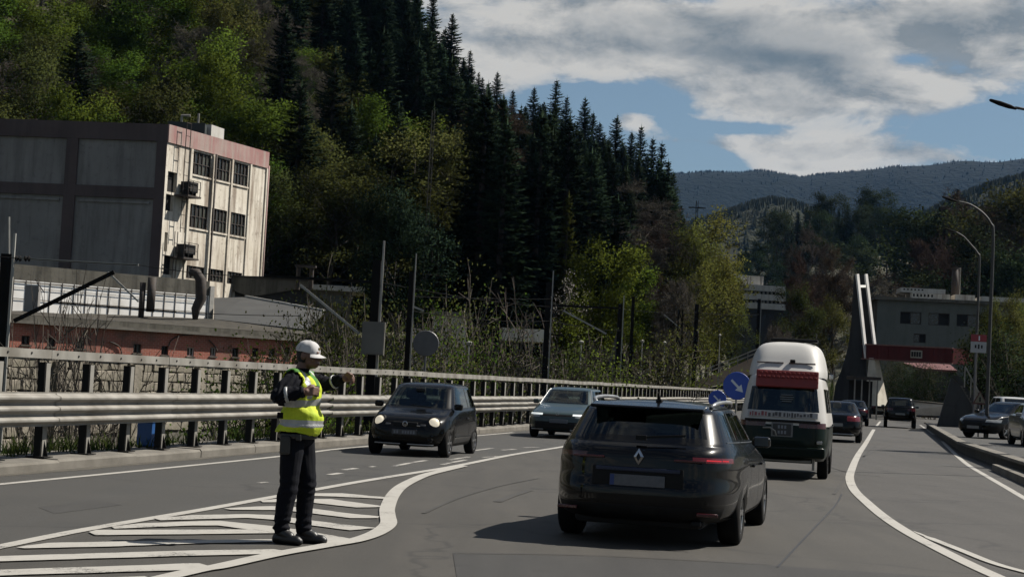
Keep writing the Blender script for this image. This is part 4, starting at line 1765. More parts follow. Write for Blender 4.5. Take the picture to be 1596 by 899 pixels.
    q = F.rect(1138, 384, 1149, 412)
    mb = MB()
    F.block(mb, q[0], q[1], q[2] - 12, q[3], -6, 0)
    mb.build('wall', M_white, s)
    mb = MB()
    F.block(mb, q[0] - .5, q[1] + .5, q[3], q[3] + 0.6, -7, 0.6)
    mb.build('roof', M_slate, s)
    for i in range(2):
        q2 = F.rect(1143, 389 + 9 * i, 1146, 394 + 9 * i)
        mb = MB()
        F.block(mb, *q2, 0.004, 0.08)
        mb.build('window', M_dglass, s)


right_buildings()


# ------------------------------------------------------------------ raised parking on the right
def parking():
    M_pk = wall_mat('dark kerb concrete', (0.13, 0.125, 0.115), (0.18, 0.17, 0.155), (0.08, 0.075, 0.07), streak=0.5)
    A = G(1502, 707)
    B = G(1690, 778)
    far = A + Vector((0.225, 1, 0)) * 45
    p = tag(thing('parking_platform'), 'raised parking area right of the road', kind='structure')
    q = [A, B, Vector((B.x + 24, B.y + 6, 0)), Vector((far.x + 30, far.y, 0)), far]
    MB().prism([(v.x, v.y, -0.1) for v in q], (0, 0, 0.40)).build('platform_slab', M_pk, p)
    MB().poly([(v.x + 0.3 * (0 if v is far else 1), v.y + 0.35, 0.304) for v in q]).build('parking_surface', M_asph2, p)
    MB().bar(A + Vector((0, 0, .335)), B + Vector((0, 0, .335)), 0.34, 0.07).build('edge_stone', M_conc, p)
    MB().bar(A + Vector((0, 0.2, .335)), far + Vector((0, 0, .335)), 0.30, 0.066).build('edge_stone', M_conc, p)
    # lower pavement nearer to us
    c, d = G(1546, 733), G(1720, 812)
    s = tag(thing('pavement'), 'pavement with kerb at the right edge', kind='structure')
    k = (d - c).normalized()
    n = Vector((-k.y, k.x, 0))
    if n.x < 0:
        n = -n
    L = (d - c).length
    m = max(2, int(L / 1.2))
    for i in range(m):
        a, b = c.lerp(d, i / m), c.lerp(d, (i + 0.985) / m)
        MB().bar(a + n * 0.09 + Vector((0, 0, 0.05)), b + n * 0.09 + Vector((0, 0, 0.05)), 0.18, 0.22).build('kerb_stone', M_conc, s)
    MB().prism([c + n * 0.185, d + n * 0.185, d + n * 8, c + n * 1.5 + Vector((0, 0.0, 0))], (0, 0, 0.13)).build('pavement_slab', wall_mat('pale pavement', (0.24, 0.22, 0.19), (0.30, 0.28, 0.24), (0.16, 0.15, 0.13), streak=0.4), s)


parking()

# ================================================================== TREES
def leaf_mat(name, c1, c2, tr=0.35, vary=0.5, rough=0.9):
    c1, c2 = tuple(x * 1.38 for x in c1), tuple(x * 1.38 for x in c2)
    tr = min(0.6, tr * 1.3)
    m = bpy.data.materials.new(name)
    m.use_nodes = True
    t = m.node_tree
    t.nodes.clear()
    T = NT(t)
    oi = T.n('ShaderNodeObjectInfo')
    v = T.n('ShaderNodeTexCoord').outputs['Object']
    f = T.noise(v, 0.9, 3, 0.6)
    f2 = T.noise(v, 7.0, 2, 0.6)
    c = T.mix(T.ramp(f, [(0.35, 0.0), (0.65, 1.0)]), c1, c2)
    c = T.mix(T.m('MULTIPLY', T.ramp(f2, [(0.35, 0.0), (0.7, 1.0)]), 0.35), c, tuple(x * 0.7 for x in c1))
    b = T.m('ADD', T.m('MULTIPLY', T.m('SUBTRACT', oi.outputs['Random'], 0.5), vary), 1.0)
    hs = T.n('ShaderNodeHueSaturation', i_Color=c)
    T.link(b, hs.inputs['Value'])
    T.link(T.m('ADD', T.m('MULTIPLY', T.m('SUBTRACT', T.m('FRACT', T.m('MULTIPLY', oi.outputs['Random'], 7.31)), 0.5), 0.05), 0.5), hs.inputs['Hue'])
    bs = T.n('ShaderNodeBsdfPrincipled', i_Roughness=rough)
    bs.inputs['Specular IOR Level'].default_value = 0.04
    T.link(hs.outputs[0], bs.inputs['Base Color'])
    tr_ = T.n('ShaderNodeBsdfTranslucent')
    T.link(hs.outputs[0], tr_.inputs[0])
    mx = T.n('ShaderNodeMixShader')
    mx.inputs[0].default_value = tr
    T.link(bs.outputs[0], mx.inputs[1])
    T.link(tr_.outputs[0], mx.inputs[2])
    o = T.n('ShaderNodeOutputMaterial')
    T.link(mx.outputs[0], o.inputs[0])
    return m


M_bark = mat('dark bark', (0.035, 0.028, 0.021), (0.07, 0.058, 0.045), 6, 0.95)
M_barkg = mat('grey bark', (0.085, 0.078, 0.068), (0.14, 0.13, 0.115), 5, 0.95)
M_twig = leaf_mat('grey brown twigs', (0.075, 0.066, 0.055), (0.115, 0.10, 0.082), 0.0, 0.5, 0.9)
M_twigr = leaf_mat('reddish brown twigs', (0.055, 0.037, 0.026), (0.085, 0.06, 0.042), 0.0, 0.5, 0.9)
M_spr = leaf_mat('dark spruce needles', (0.016, 0.031, 0.018), (0.034, 0.054, 0.028), 0.2, 0.8)
M_lch = leaf_mat('lit larch needles', (0.055, 0.075, 0.016), (0.085, 0.10, 0.022), 0.3, 0.4)
M_grn = leaf_mat('fresh spring leaves', (0.062, 0.098, 0.014), (0.10, 0.14, 0.022), 0.5, 0.5)
M_olv = leaf_mat('olive budding leaves', (0.050, 0.060, 0.018), (0.078, 0.086, 0.026), 0.45, 0.6)
M_drk = leaf_mat('dark broad leaves', (0.018, 0.030, 0.013), (0.035, 0.050, 0.02), 0.25, 0.6)
M_yel = leaf_mat('yellow green leaves', (0.085, 0.098, 0.022), (0.125, 0.135, 0.034), 0.45, 0.4)
M_blo = leaf_mat('white blossom', (0.30, 0.29, 0.25), (0.42, 0.40, 0.35), 0.4, 0.2)


def tri_mesh(name, V, F, m, soft=None):
    me = bpy.data.meshes.new(name)
    me.from_pydata(V, [], F)
    me.materials.append(m)
    me.update()
    if soft is not None:
        # leaf normals leaning outwards from the crown, so that a crown shades as a mass
        A = np.array(V, float)
        c = A.mean(0) if soft == 'round' else np.array((0.0, 0.0, 0.0))
        d = A - c
        if soft == 'cone':
            d[:, 2] = np.linalg.norm(d[:, :2], axis=1) * 0.45 + 0.05
        else:
            d[:, 2] *= 0.8
        d /= np.maximum(np.linalg.norm(d, axis=1), 1e-6)[:, None]
        d += np.random.default_rng(len(V)).normal(0, 0.22, d.shape)
        d /= np.maximum(np.linalg.norm(d, axis=1), 1e-6)[:, None]
        me.polygons.foreach_set('use_smooth', [True] * len(me.polygons))
        me.normals_split_custom_set_from_vertices([tuple(x) for x in d])
    return me


def spruce_proto(seed, h=20.0, rmax=3.4, m=None, lower=0.06, dense=1.0, droop=0.35):
    r = random.Random(seed)
    tr = MB().tube([(0, 0, -0.6), (0.05, 0, h * 0.4), (0, 0.04, h * 0.8), (0, 0, h)], [h * 0.017, h * 0.012, h * 0.006, 0.015], 7)
    V, F = [], []
    z = h * lower
    while z < h * 0.985:
        f = 1 - z / h
        R = rmax * (f ** 0.72) * r.uniform(0.82, 1.12) + 0.15
        nb = max(7, int((8 + 5 * f) * dense))
        a0 = r.uniform(0, 6.28)
        for b in range(nb):
            if r.random() < 0.06:
                continue
            a = a0 + 6.283 * b / nb + r.uniform(-0.25, 0.25)
            L = R * r.uniform(0.62, 1.15)
            ca, sa = math.cos(a), math.sin(a)
            dz = r.uniform(-0.3, 0.3)
            dr = droop * r.uniform(0.6, 1.3)
            up = 0.35 * (1 - f) ** 2

            def pt(t, lat=0.0, dd=0.0):
                rr = L * t
                zz = z + dz + L * (up * t * 2 - dr * t * (1.35 - 0.55 * t)) + dd
                return (ca * rr - sa * lat, sa * rr + ca * lat, zz)
            ns = 4
            for k in range(ns):
                t0 = 0.12 + 0.80 * k / ns
                w = (0.30 * L * (1 - t0 * 0.75) + 0.10) * r.uniform(0.8, 1.2)
                t1 = min(1.06, t0 + 0.30)
                n = len(V)
                V += [pt(t0), pt(t1, w, -0.18 * w), pt(t0 + 0.22, 0.02, -0.02), pt(t1, -w, -0.18 * w)]
                F += [(n, n + 1, n + 2), (n, n + 2, n + 3)]
                # hanging twigs
                n = len(V)
                lat = r.uniform(-0.5, 0.5) * w
                dd = r.uniform(0.16, 0.42) * (0.4 + f)
                V += [pt(t0, lat - 0.10), pt(t0 + 0.18, lat + 0.12), pt(t0 + 0.1, lat, -dd)]
                F += [(n, n + 1, n + 2)]
            n = len(V)
            V += [pt(0.86, 0.08), pt(1.12, 0.0, 0.05), pt(0.86, -0.08)]
            F += [(n, n + 1, n + 2)]
        z += (h / 40.0) * (0.50 + 0.70 * f) * r.uniform(0.8, 1.2)
    # leader
    n = len(V)
    V += [(0.09, 0, h * 0.97), (-0.06, 0.07, h * 0.97), (-0.06, -0.07, h * 0.97), (0, 0, h * 1.03)]
    F += [(n, n + 1, n + 3), (n + 1, n + 2, n + 3), (n + 2, n, n + 3)]
    return [('trunk', tr.mesh('trunk', M_bark)), ('crown', tri_mesh('crown', V, F, m or M_spr, 'cone'))]


def grow(r, h, spread, levels, first=0.28, wob=0.16, up=0.6, nmain=9, rad=None):
    """branch skeleton: list of (points, radii); tips"""
    segs, tips = [], []
    trunk = [Vector((0, 0, -0.5))]
    p = Vector((0, 0, 0))
    nst = 7
    for i in range(nst):
        p = p + Vector((r.gauss(0, wob), r.gauss(0, wob), h * 0.86 / nst))
        trunk.append(p.copy())
    r0 = rad or h * 0.016
    segs.append((trunk, [r0 * (1 - 0.85 * i / (len(trunk) - 1)) for i in range(len(trunk))]))

    def child(base, d, L, rr, lev):
        pts = [base.copy()]
        q = base.copy()
        dd = d.copy()
        n = 4 if lev < 2 else 3
        for i in range(n):
            dd = (dd + Vector((r.gauss(0, 0.16), r.gauss(0, 0.16), r.gauss(0.06, 0.12) * up * 1.6))).normalized()
            q = q + dd * L / n
            pts.append(q.copy())
        segs.append((pts, [rr * (1 - 0.8 * i / n) for i in range(n + 1)]))
        tips.append((pts[-1], lev))
        tips.append((pts[-2], lev))
        if lev < levels:
            for k in range(r.choice((3, 4, 4, 5))):
                f = r.uniform(0.3, 1.0)
                i = min(n - 1, int(f * n))
                b = pts[i].lerp(pts[i + 1], f * n - i)
                side = Vector((r.gauss(0, 1), r.gauss(0, 1), r.gauss(0.25, 0.6)))
                nd = (dd * 0.75 + side.normalized() * 0.8).normalized()
                child(b, nd, L * r.uniform(0.42, 0.66), rr * 0.5, lev + 1)
    for k in range(nmain):
        f = first + (0.98 - first) * (k + r.random()) / nmain
        i = min(nst - 1, int(f * nst))
        b = trunk[1 + i] if i + 1 < len(trunk) else trunk[-1]
        a = k * 2.399 + r.uniform(-.4, .4)
        el = r.uniform(0.25, 0.75) + 0.4 * f
        d = Vector((math.cos(a) * math.cos(el), math.sin(a) * math.cos(el), math.sin(el)))
        L = spread * (1.15 - 0.75 * abs(f - 0.45)) * r.uniform(0.75, 1.1)
        child(b, d, L, r0 * 0.42 * (1.2 - f), 1)
    return segs, tips


def twig_mesh(name, segs, m, minr=0.012, seg=4):
    mb = MB()
    for pts, rs in segs:
        mb.tube(pts, [max(minr, x) for x in rs], seg if rs[0] > 0.04 else 3, caps=False)
    return mb.mesh(name, m, fix=False)


def leaves(r, tips, n, size, spread, m, flat=0.0):
    V, F = [], []
    for k in range(n):
        p, lev = tips[r.randrange(len(tips))]
        c = p + Vector((r.gauss(0, spread), r.gauss(0, spread), r.gauss(0, spread * 0.8)))
        s = size * r.uniform(0.5, 1.3)
        u = Vector((r.gauss(0, 1), r.gauss(0, 1), r.gauss(0, 0.7))).normalized()
        w = Vector((r.gauss(0, 1), r.gauss(0, 1), r.gauss(0, 1)))
        w = (w - u * w.dot(u)).normalized()
        i = len(V)
        V += [tuple(c - u * s * 0.5), tuple(c + w * s * 0.34), tuple(c + u * s * 0.6), tuple(c - w * s * 0.30)]
        F += [(i, i + 1, i + 2, i + 3)]
    return V, F


def broad_proto(seed, h=15.0, spread=4.2, m=None, nleaf=5200, size=0.34, lspread=0.42, bark=None, levels=3, first=0.25, nmain=10, twm=None):
    r = random.Random(seed)
    segs, tips = grow(r, h, spread, levels, first, nmain=nmain)
    big = [s for s in segs if s[1][0] > 0.03]
    parts = [('trunk', twig_mesh('trunk', big if nleaf else [s for s in segs if s[1][0] > 0.035], bark or M_bark, 0.02, 5))]
    fine = [t for t in tips if t[1] >= levels - 1] or tips
    if nleaf:
        V, F = leaves(r, fine, nleaf, size, lspread, m)
        parts.append(('crown', tri_mesh('crown', V, F, m, 'round')))
        small = [s for s in segs if s[1][0] <= 0.03]
        if small and twm:
            parts.append(('twigs', twig_mesh('twigs', small, twm, 0.014)))
    else:
        small = [s for s in segs if s[1][0] <= 0.035]
        # add a haze of last-year twigs at the tips
        extra = []
        for p, lev in fine:
            for k in range(5):
                d = Vector((r.gauss(0, 1), r.gauss(0, 1), r.gauss(0.5, 0.8))).normalized()
                extra.append(([p, p + d * r.uniform(0.25, 0.7)], [0.014, 0.006]))
        parts.append(('crown', twig_mesh('crown', small + extra, m, 0.010, 3)))
    return parts


def shrub_proto(seed, h=3.0, spread=2.0, m=None, nleaf=2600, size=0.16, stems=9, twm=None, bare=False):
    r = random.Random(seed)
    segs, tips = [], []
    for k in range(stems):
        a = r.uniform(0, 6.28)
        lean = r.uniform(0.05, 0.75)
        b = Vector((r.gauss(0, spread * 0.2), r.gauss(0, spread * 0.2), -0.3))
        d = Vector((math.cos(a) * lean, math.sin(a) * lean, 1)).normalized()
        L = h * r.uniform(0.65, 1.1)
        pts = [b]
        for i in range(4):
            d = (d + Vector((r.gauss(0, .1), r.gauss(0, .1), r.gauss(0, .05)))).normalized()
            pts.append(pts[-1] + d * L / 4)
        segs.append((pts, [h * 0.010 * (1 - 0.2 * i) for i in range(5)]))
        for j in range(8):
            f = r.uniform(0.25, 1)
            i = min(3, int(f * 4))
            q = pts[i].lerp(pts[i + 1], f * 4 - i)
            dd = (d + Vector((r.gauss(0, .6), r.gauss(0, .6), r.gauss(0.1, .4)))).normalized()
            e = [q, q + dd * h * 0.16, q + dd * h * 0.30 + Vector((0, 0, h * 0.04))]
            segs.append((e, [h * 0.005, h * 0.0035, h * 0.002]))
            tips += [(e[1], 2), (e[2], 2)]
            for jj in range(3):
                q2 = e[1].lerp(e[2], r.random())
                d2 = (dd + Vector((r.gauss(0, .6), r.gauss(0, .6), r.gauss(0.1, .5)))).normalized()
                segs.append(([q2, q2 + d2 * h * r.uniform(.06, .16)], [h * 0.003, h * 0.0012]))
                tips.append((q2 + d2 * h * 0.1, 3))
    parts = [('stems', twig_mesh('stems', segs, twm or M_twig, h * 0.0016, 4))]
    if nleaf:
        V, F = leaves(r, tips, nleaf, size, spread * 0.15, m)
        parts.append(('foliage', tri_mesh('foliage', V, F, m, 'round')))
    return parts


PROTO = {
    'spruce': [spruce_proto(s, 20, rm) for s, rm in ((1, 3.7), (2, 4.3), (3, 3.4), (4, 4.0), (5, 3.6))],
    'larch': [spruce_proto(s, 20, 3.0, M_lch, dense=0.8) for s in (21, 22)],
    'pine': [broad_proto(31, 15, 4.8, M_spr, 17000, 0.28, 0.6, first=0.10, nmain=15)],
    'green': [broad_proto(s, 15, 4.4, M_grn, 13000, 0.24, 0.55) for s in (41, 42, 43, 44)],
    'olive': [broad_proto(s, 15, 4.3, M_olv, 11000, 0.23, 0.55, twm=M_twig) for s in (51, 52, 53, 54)],
    'dark': [broad_proto(s, 15, 4.4, M_drk, 11000, 0.27, 0.5) for s in (61, 62)],
    'bare': [broad_proto(s, 15, 4.4, M_twig, 0, bark=M_barkg, levels=4, nmain=11) for s in (71, 72)],
    'brown': [broad_proto(s, 15, 4.0, M_twigr, 0, bark=M_bark, levels=4, nmain=11) for s in (81, 82)],
    'yellow': [broad_proto(s, 15, 4.0, M_yel, 9000, 0.21, 0.5, twm=M_twig) for s in (91, 92)],
    'blossom': [broad_proto(95, 15, 4.0, M_blo, 1500, 0.26, twm=M_twig)],
    'bush': [shrub_proto(s, 3, 2.0, M_olv, 5000, 0.062, stems=18) for s in (101, 102)],
    'bushgreen': [shrub_proto(s, 3, 2.0, M_grn, 7000, 0.062, stems=16) for s in (104, 105)],
    'bushdark': [shrub_proto(s, 3, 2.0, M_drk, 5600, 0.10, stems=14) for s in (106, 107)],
    'bushbare': [shrub_proto(s, 3, 2.0, M_twig, 0, stems=14) for s in (108, 109)],
}
PH_ = {k: (20.0 if k in ('spruce', 'larch') else 3.0 if k.startswith('bush') else 15.0) for k in PROTO}
NAMES = {'spruce': 'spruce_tree', 'larch': 'larch_tree', 'pine': 'pine_tree', 'bush': 'shrub', 'bushgreen': 'shrub', 'bushdark': 'shrub', 'bushbare': 'shrub'}
NTREE = {}


def plant(kind, loc, h, w, label, group=None, which=None, tilt=0.0):
    lst = PROTO[kind]
    i = random.randrange(len(lst)) if which is None else which
    name = NAMES.get(kind, 'broadleaf_tree')
    o = thing(name, loc, random.uniform(0, 6.28), label, 'shrub' if name == 'shrub' else 'tree', group)
    k = h / PH_[kind]
    if kind.startswith('bush'):
        w *= 0.62
    o.scale = (k * w, k * w, k)
    for nm, me in lst[i % len(lst)]:
        c = obj(nm, me, o)
        if nm == 'twigs':
            c['kind'] = 'stuff'
    NTREE[kind] = NTREE.get(kind, 0) + 1
    return o


LBL = {'spruce': 'dark green spruce in the forest', 'green': 'fresh green broadleaf tree in the forest', 'olive': 'olive budding tree in the forest',
       'bare': 'leafless grey tree in the forest', 'brown': 'leafless reddish brown tree in the forest', 'larch': 'pale yellow green larch in the hillside forest'}


def hill_forest():
    r = random.Random(12)
    pos = []
    Y = 122.0
    while Y < 352:
        step = 5.6 + (Y - 120) * 0.010
        x = -0.37 * Y
        while x < 0.17 * Y:
            X = x + r.uniform(-2.2, 2.2)
            YY = Y + r.uniform(-2.6, 2.6)
            x += step * 1.1
            if X - KX(YY) > -9 or (YY < 150 and X < -8):
                continue
            z = HZ(X, YY)
            if z < 1.2:
                continue
            px, py = proj((X, YY, z + 10))
            if (YY < 158 and (abs(px - 676) < 26 or abs(px - 886) < 34)):
                continue
            if px < -60 or px > 1120 or py < -230:
                continue
            pos.append((X, YY, z, px, py))
        Y += step
    for (X, YY, z, px, py) in pos:
        q = r.random()
        edge = (px - 480) + (py - 0) * -0.1
        if px < 410:
            k = 'green' if q < .34 else 'olive' if q < .72 else 'bare' if q < .88 else 'spruce'
        elif px < 490:
            k = 'olive' if q < .45 else 'green' if q < .62 else 'spruce' if q < .85 else 'bare'
        elif py < 190 or px > 735:
            k = 'spruce' if q < (.90 if px > 560 else .75) else 'olive' if q < .95 else 'brown'
            if py > 375 and px > 735:
                k = 'spruce' if q < .55 else 'brown' if q < .78 else 'olive' if q < .95 else 'bare'
        elif py > 330:
            k = 'olive' if q < .5 else 'bare' if q < .72 else 'brown' if q < .82 else 'spruce'
        else:
            k = 'olive' if q < .50 else 'spruce' if q < .78 else 'green' if q < .94 else 'brown'
            if px > 640 and q > .3:
                k = 'spruce' if q < .8 else k
        if (px > 730 or (px > 600 and py < 230)) and k in ('olive', 'bare', 'green'):
            q = r.random()
            k = 'spruce' if q < .55 else 'brown' if q < .68 else k
        if k == 'spruce':
            h = r.uniform(17, 25)
            w = r.uniform(1.0, 1.35)
        else:
            h = r.uniform(11, 17)
            w = r.uniform(0.9, 1.25)
        tx, ty = proj((X, YY, z + h))
        lim = float(np.interp(tx, [560, 640, 670, 705, 740, 775, 835, 870, 915, 960, 1000, 1035, 1055, 1100], [-400, -60, 5, 45, 95, 130, 155, 148, 172, 200, 216, 240, 290, 400]))
        lim += r.uniform(5, 55)
        if ty < lim:
            h -= (lim - ty) / FPX * YY
            if h < 8:
                continue
        ptx, pty = proj((X, YY, z + h * 0.7))
        zone = 'above the factory roof' if ptx < 240 else 'behind the cream end of the factory' if ptx < 420 else 'right of the factory' if ptx < 560 else 'around the pale lattice mast' if ptx < 760 else 'on the middle of the slope' if ptx < 900 else 'at the right end of the slope'
        zone = ('high up ' if pty < 90 else 'halfway up ' if pty < 260 else 'low down ') + zone
        plant(k, (X, YY, z - 0.3), h, w, LBL[k] + ' ' + zone, {'spruce': 'hillside spruces', 'green': 'green hillside broadleaf trees', 'olive': 'budding hillside trees', 'bare': 'leafless grey hillside trees', 'brown': 'brown hillside trees'}[k])


hill_forest()


def at_px(kind, px, top, Y, w, label, group=None, base=None, which=None):
    u = (px - 798) / FPX
    if px < 1060:      # keep clear of the road edge
        Y = max(Y, 15.6 / (0.225 - u))
    q = P(px, top, Y)
    b = HZ(q.x, Y) if base is None else base
    return plant(kind, (q.x, Y, b - 0.1), max(0.5, q.z - b), w, label, group, which)


def placed_trees():
    # skyline spruces that stand out singly
    for px, top, Y in ((648, -30, 300), (676, -12, 296), (706, 22, 300), (733, 78, 292), (776, 112, 288), (800, 140, 296), (833, 136, 300), (868, 124, 296), (884, 150, 288), (913, 152, 290), (935, 190, 280),
                       (962, 180, 284), (985, 205, 276), (1000, 196, 282), (1018, 215, 274), (1032, 222, 278), (1050, 268, 268), (690, 60, 305), (752, 120, 300), (790, 165, 280), (820, 165, 290), (850, 165, 280), (900, 190, 276), (925, 175, 294), (948, 215, 272), (972, 225, 270), (1042, 250, 262), (1010, 240, 262), (880, 215, 265), (830, 210, 268)):
        at_px('spruce', px, top, Y, 1.25, 'tall dark spruce standing out on the forest skyline', 'skyline spruces')
    at_px('larch', 887, 303, 150, 0.85, 'sunlit yellow green larch against the dark spruces', which=0)
    at_px('pine', 628, 338, 118, 0.80, 'broad black green pine behind the grey cabinet post')
    at_px('spruce', 740, 262, 180, 1.25, 'dark spruce standing low in front of the hillside forest')
    at_px('green', 752, 418, 150, 0.9, 'small bright green tree below the dark hillside forest')
    at_px('green', 940, 412, 135, 0.9, 'bright green tree behind the catenary poles')
    at_px('green', 985, 438, 150, 0.8, 'green tree right of the bright green one behind the poles')
    at_px('blossom', 893, 436, 140, 0.65, 'white blossoming tree beside the bright green one')
    at_px('bare', 975, 345, 200, 1.1, 'broad leafless grey tree below the last spruces', which=0)
    at_px('bare', 1030, 372, 190, 0.9, 'leafless grey tree left of the yellow green trees', which=1)
    at_px('bare', 1050, 455, 150, 0.9, 'low leafless grey tree behind the lattice pole')
    for px, top, Y, w, l in ((1084, 372, 185, 0.9, 'yellow green tree nearest to the forest edge'), (1112, 362, 195, 0.95, 'tallest yellow green tree beside the forest edge'), (1130, 420, 180, 0.75, 'yellow green tree left of the white tiered building'),
                             (1100, 440, 160, 0.85, 'lower yellow green tree above the ramp wall'), (1150, 500, 170, 0.6, 'small yellow green tree over the end of the ramp')):
        at_px('yellow', px, top, Y, w, l)
    # scrub between the railway and the hill
    for px, top, Y, k, w, l in ((492, 528, 62, 'bush', 0.9, 'olive scrub bush just behind the police officer'), (520, 500, 66, 'bush', 1.0, 'olive scrub bush right of the red brick shed'), (548, 505, 60, 'bush', 1.0, 'olive scrub bush left of the grey cabinet post'),
                               (478, 560, 48, 'bushgreen', 1.1, 'low green bush behind the officer and the rail'), (560, 560, 46, 'bushbare', 1.2, 'low brownish bush under the grey cabinet'), (690, 520, 60, 'bushgreen', 0.9, 'green bush behind the round sign'),
                               (715, 500, 80, 'bush', 1.2, 'dull bush in front of the pale ruined wall'), (760, 470, 92, 'bushbare', 1.3, 'leafless thicket left of the tall bare pole'), (805, 490, 85, 'bushbare', 1.2, 'leafless thicket before the pale shed'),
                               (745, 560, 50, 'bushbare', 1.4, 'low thicket behind the black hatchback'), (830, 560, 58, 'bush', 1.4, 'low thicket left of the tall pole'), (880, 520, 95, 'bushbare', 1.2, 'dull bush between the tall pole and the leaning poles'),
                               (915, 545, 80, 'bushgreen', 1.2, 'green bush behind the leaning poles'), (1010, 540, 110, 'bush', 1.3, 'dull bush left of the lattice pole'), (1040, 560, 100, 'bushgreen', 1.2, 'green bush beside the lattice pole'),
                               (980, 560, 75, 'bushbare', 1.3, 'low thicket behind the rail near the dark pole'), (650, 575, 44, 'bushgreen', 1.3, 'low green bush under the round sign'), (700, 585, 46, 'bushbare', 1.3, 'low thicket right of the round sign'),
                               (600, 590, 40, 'bush', 1.5, 'low thicket at the foot of the cabinet post'), (440, 590, 42, 'bushgreen', 1.3, 'low green bush behind the officer'),
                               (870, 585, 60, 'bushbare', 1.6, 'low thicket at the foot of the tall pole'), (940, 590, 70, 'bush', 1.6, 'low thicket at the foot of the leaning poles')):
        at_px(k, px, top, Y, w, l)
    at_px('bushbare', 118, 468, 44, 0.75, 'leafless grey bush in front of the red brick shed', which=0)
    at_px('bushbare', 60, 510, 40, 0.8, 'leafless bush beside the leftmost pole', which=1)
    at_px('bushbare', 160, 520, 42, 0.8, 'low leafless bush right of the bigger one', which=1)
    # wooded rise behind the bridge
    r = random.Random(5)
    n = 0
    for Y in range(430, 700, 17):
        x = 0.125 * Y
        while x < 0.29 * Y:
            X, YY = x + r.uniform(-4, 4), Y + r.uniform(-7, 7)
            x += 11.5
            z = HZ(X, YY)
            if z < 9:
                continue
            k = 'spruce' if r.random() < .45 else 'dark'
            plant(k, (X, YY, z - .3), r.uniform(15, 23), r.uniform(1.0, 1.4), ('dark spruce' if k == 'spruce' else 'dark broadleaf tree') + ' on the wooded rise ' + ('left of' if X / YY < 0.165 else 'behind' if X / YY < 0.225 else 'right of') + ' the bridge tower, ' + ('lower edge' if z < 18 else 'middle slope' if z < 34 else 'near the top'), 'trees on the wooded rise')
            n += 1
    for px, top, Y, k, w, l in ((1250, 425, 205, 'brown', 0.75, 'leafless brownish tree right of the white tiered building'), (1275, 402, 215, 'bare', 0.75, 'leafless tree left of the bridge tower'), (1303, 420, 210, 'brown', 0.9, 'brown tree just left of the bridge tower'),
                                (1250, 470, 180, 'olive', 0.8, 'olive tree above the camper van'), (1300, 500, 170, 'olive', 0.8, 'olive tree beside the foot of the bridge tower'), (1215, 520, 175, 'bare', 0.8, 'low leafless tree behind the camper van'),
                                (1390, 455, 240, 'bare', 0.9, 'leafless tree right of the bridge tower'), (1425, 470, 250, 'brown', 0.9, 'brown tree above the grey factory roof'), (1445, 400, 300, 'brown', 1.0, 'brown tree left of the brick chimney'),
                                (1500, 345, 330, 'brown', 1.1, 'tall brown tree behind the arched street lamps'), (1470, 365, 330, 'dark', 1.0, 'dark tree behind the brick chimney'), (1550, 350, 320, 'brown', 1.1, 'brown tree behind the right street lamp'),
                                (1590, 325, 320, 'olive', 1.0, 'olive tree at the right edge behind the lamps'), (1530, 400, 280, 'dark', 1.1, 'dark tree above the long grey roof'), (1575, 410, 270, 'dark', 1.1, 'dark tree at the right edge above the roof'),
                                (1490, 420, 290, 'brown', 1.0, 'brown tree behind the brick chimney stack'),
                                (1552, 492, 118, 'yellow', 0.62, 'round yellow green tree behind the white car'), (1590, 485, 112, 'yellow', 0.7, 'yellow green tree at the right edge behind the white car'),
                                (1572, 500, 106, 'olive', 0.7, 'olive tree between the two yellow green ones at the right edge'), (1535, 505, 124, 'olive', 0.6, 'olive tree behind the tall arched lamp')):
        at_px(k, px, top, Y, w, l)
    for X, Y, h, w, l in ((19.5, 54.5, 8.5, 0.42, 'street tree outside the picture shading the right lane'), (18.0, 44.0, 7.0, 0.22, 'slim unseen tree added to cast a pole-like shadow')):
        plant('dark', (X, Y, 0.3), h, w, l)  # the second, slim tree is added unseen to throw a pole's thin shadow
    for px, top, Y, k, w, l in ((1392, 560, 158, 'bush', 1.2, 'olive bush under the footbridge beside the tower'), (1415, 575, 155, 'bushdark', 1.3, 'dark bush under the middle of the footbridge'), (1440, 570, 156, 'bush', 1.1, 'olive bush under the right end of the footbridge'),
                                (1462, 580, 150, 'bushdark', 1.2, 'dark bush left of the concrete stair'), (1290, 590, 150, 'bushgreen', 1.0, 'low green bush left of the bridge tower'),
                                (1560, 535, 98, 'bushdark', 1.3, 'dark hedge bush behind the white parked car'), (1592, 530, 96, 'bushdark', 1.3, 'dark hedge bush at the right edge behind the cars')):
        at_px(k, px, top, Y, w, l)


placed_trees()


def weeds():
    """grass and weeds along the foot of the guard rail"""
    r = random.Random(9)
    V, F = [], []
    for k in range(5200):
        Y = 14 + 70 * r.random() ** 1.6
        dens = fnoise(Y, 0, 0.9, 3)
        if dens < -0.45 + 0.5 * r.random():
            continue
        off = -r.uniform(0.62, 1.15)
        p = RP(Y, off, 0.14)
        h = r.uniform(0.07, 0.30) * (1.1 + 0.5 * dens)
        a = r.uniform(0, 6.28)
        w = 0.012
        lean = Vector((r.gauss(0, .3), r.gauss(0, .3), 1)).normalized() * h
        d = Vector((math.cos(a), math.sin(a), 0)) * w
        n = len(V)
        m = p + lean * 0.6
        t = p + lean + Vector((lean.x, lean.y, -0.02)) * 0.5
        V += [tuple(p - d), tuple(p + d), tuple(m + d * .7), tuple(t), tuple(m - d * .7)]
        F += [(n, n + 1, n + 2, n + 4), (n + 4, n + 2, n + 3)]
    me = tri_mesh('weeds', V, F, leaf_mat('roadside grass', (0.035, 0.06, 0.014), (0.085, 0.09, 0.03), 0.35, 0.2))
    tag(obj('weeds', me), 'grass and weeds along the foot of the guard rail', 'weeds', kind='stuff')


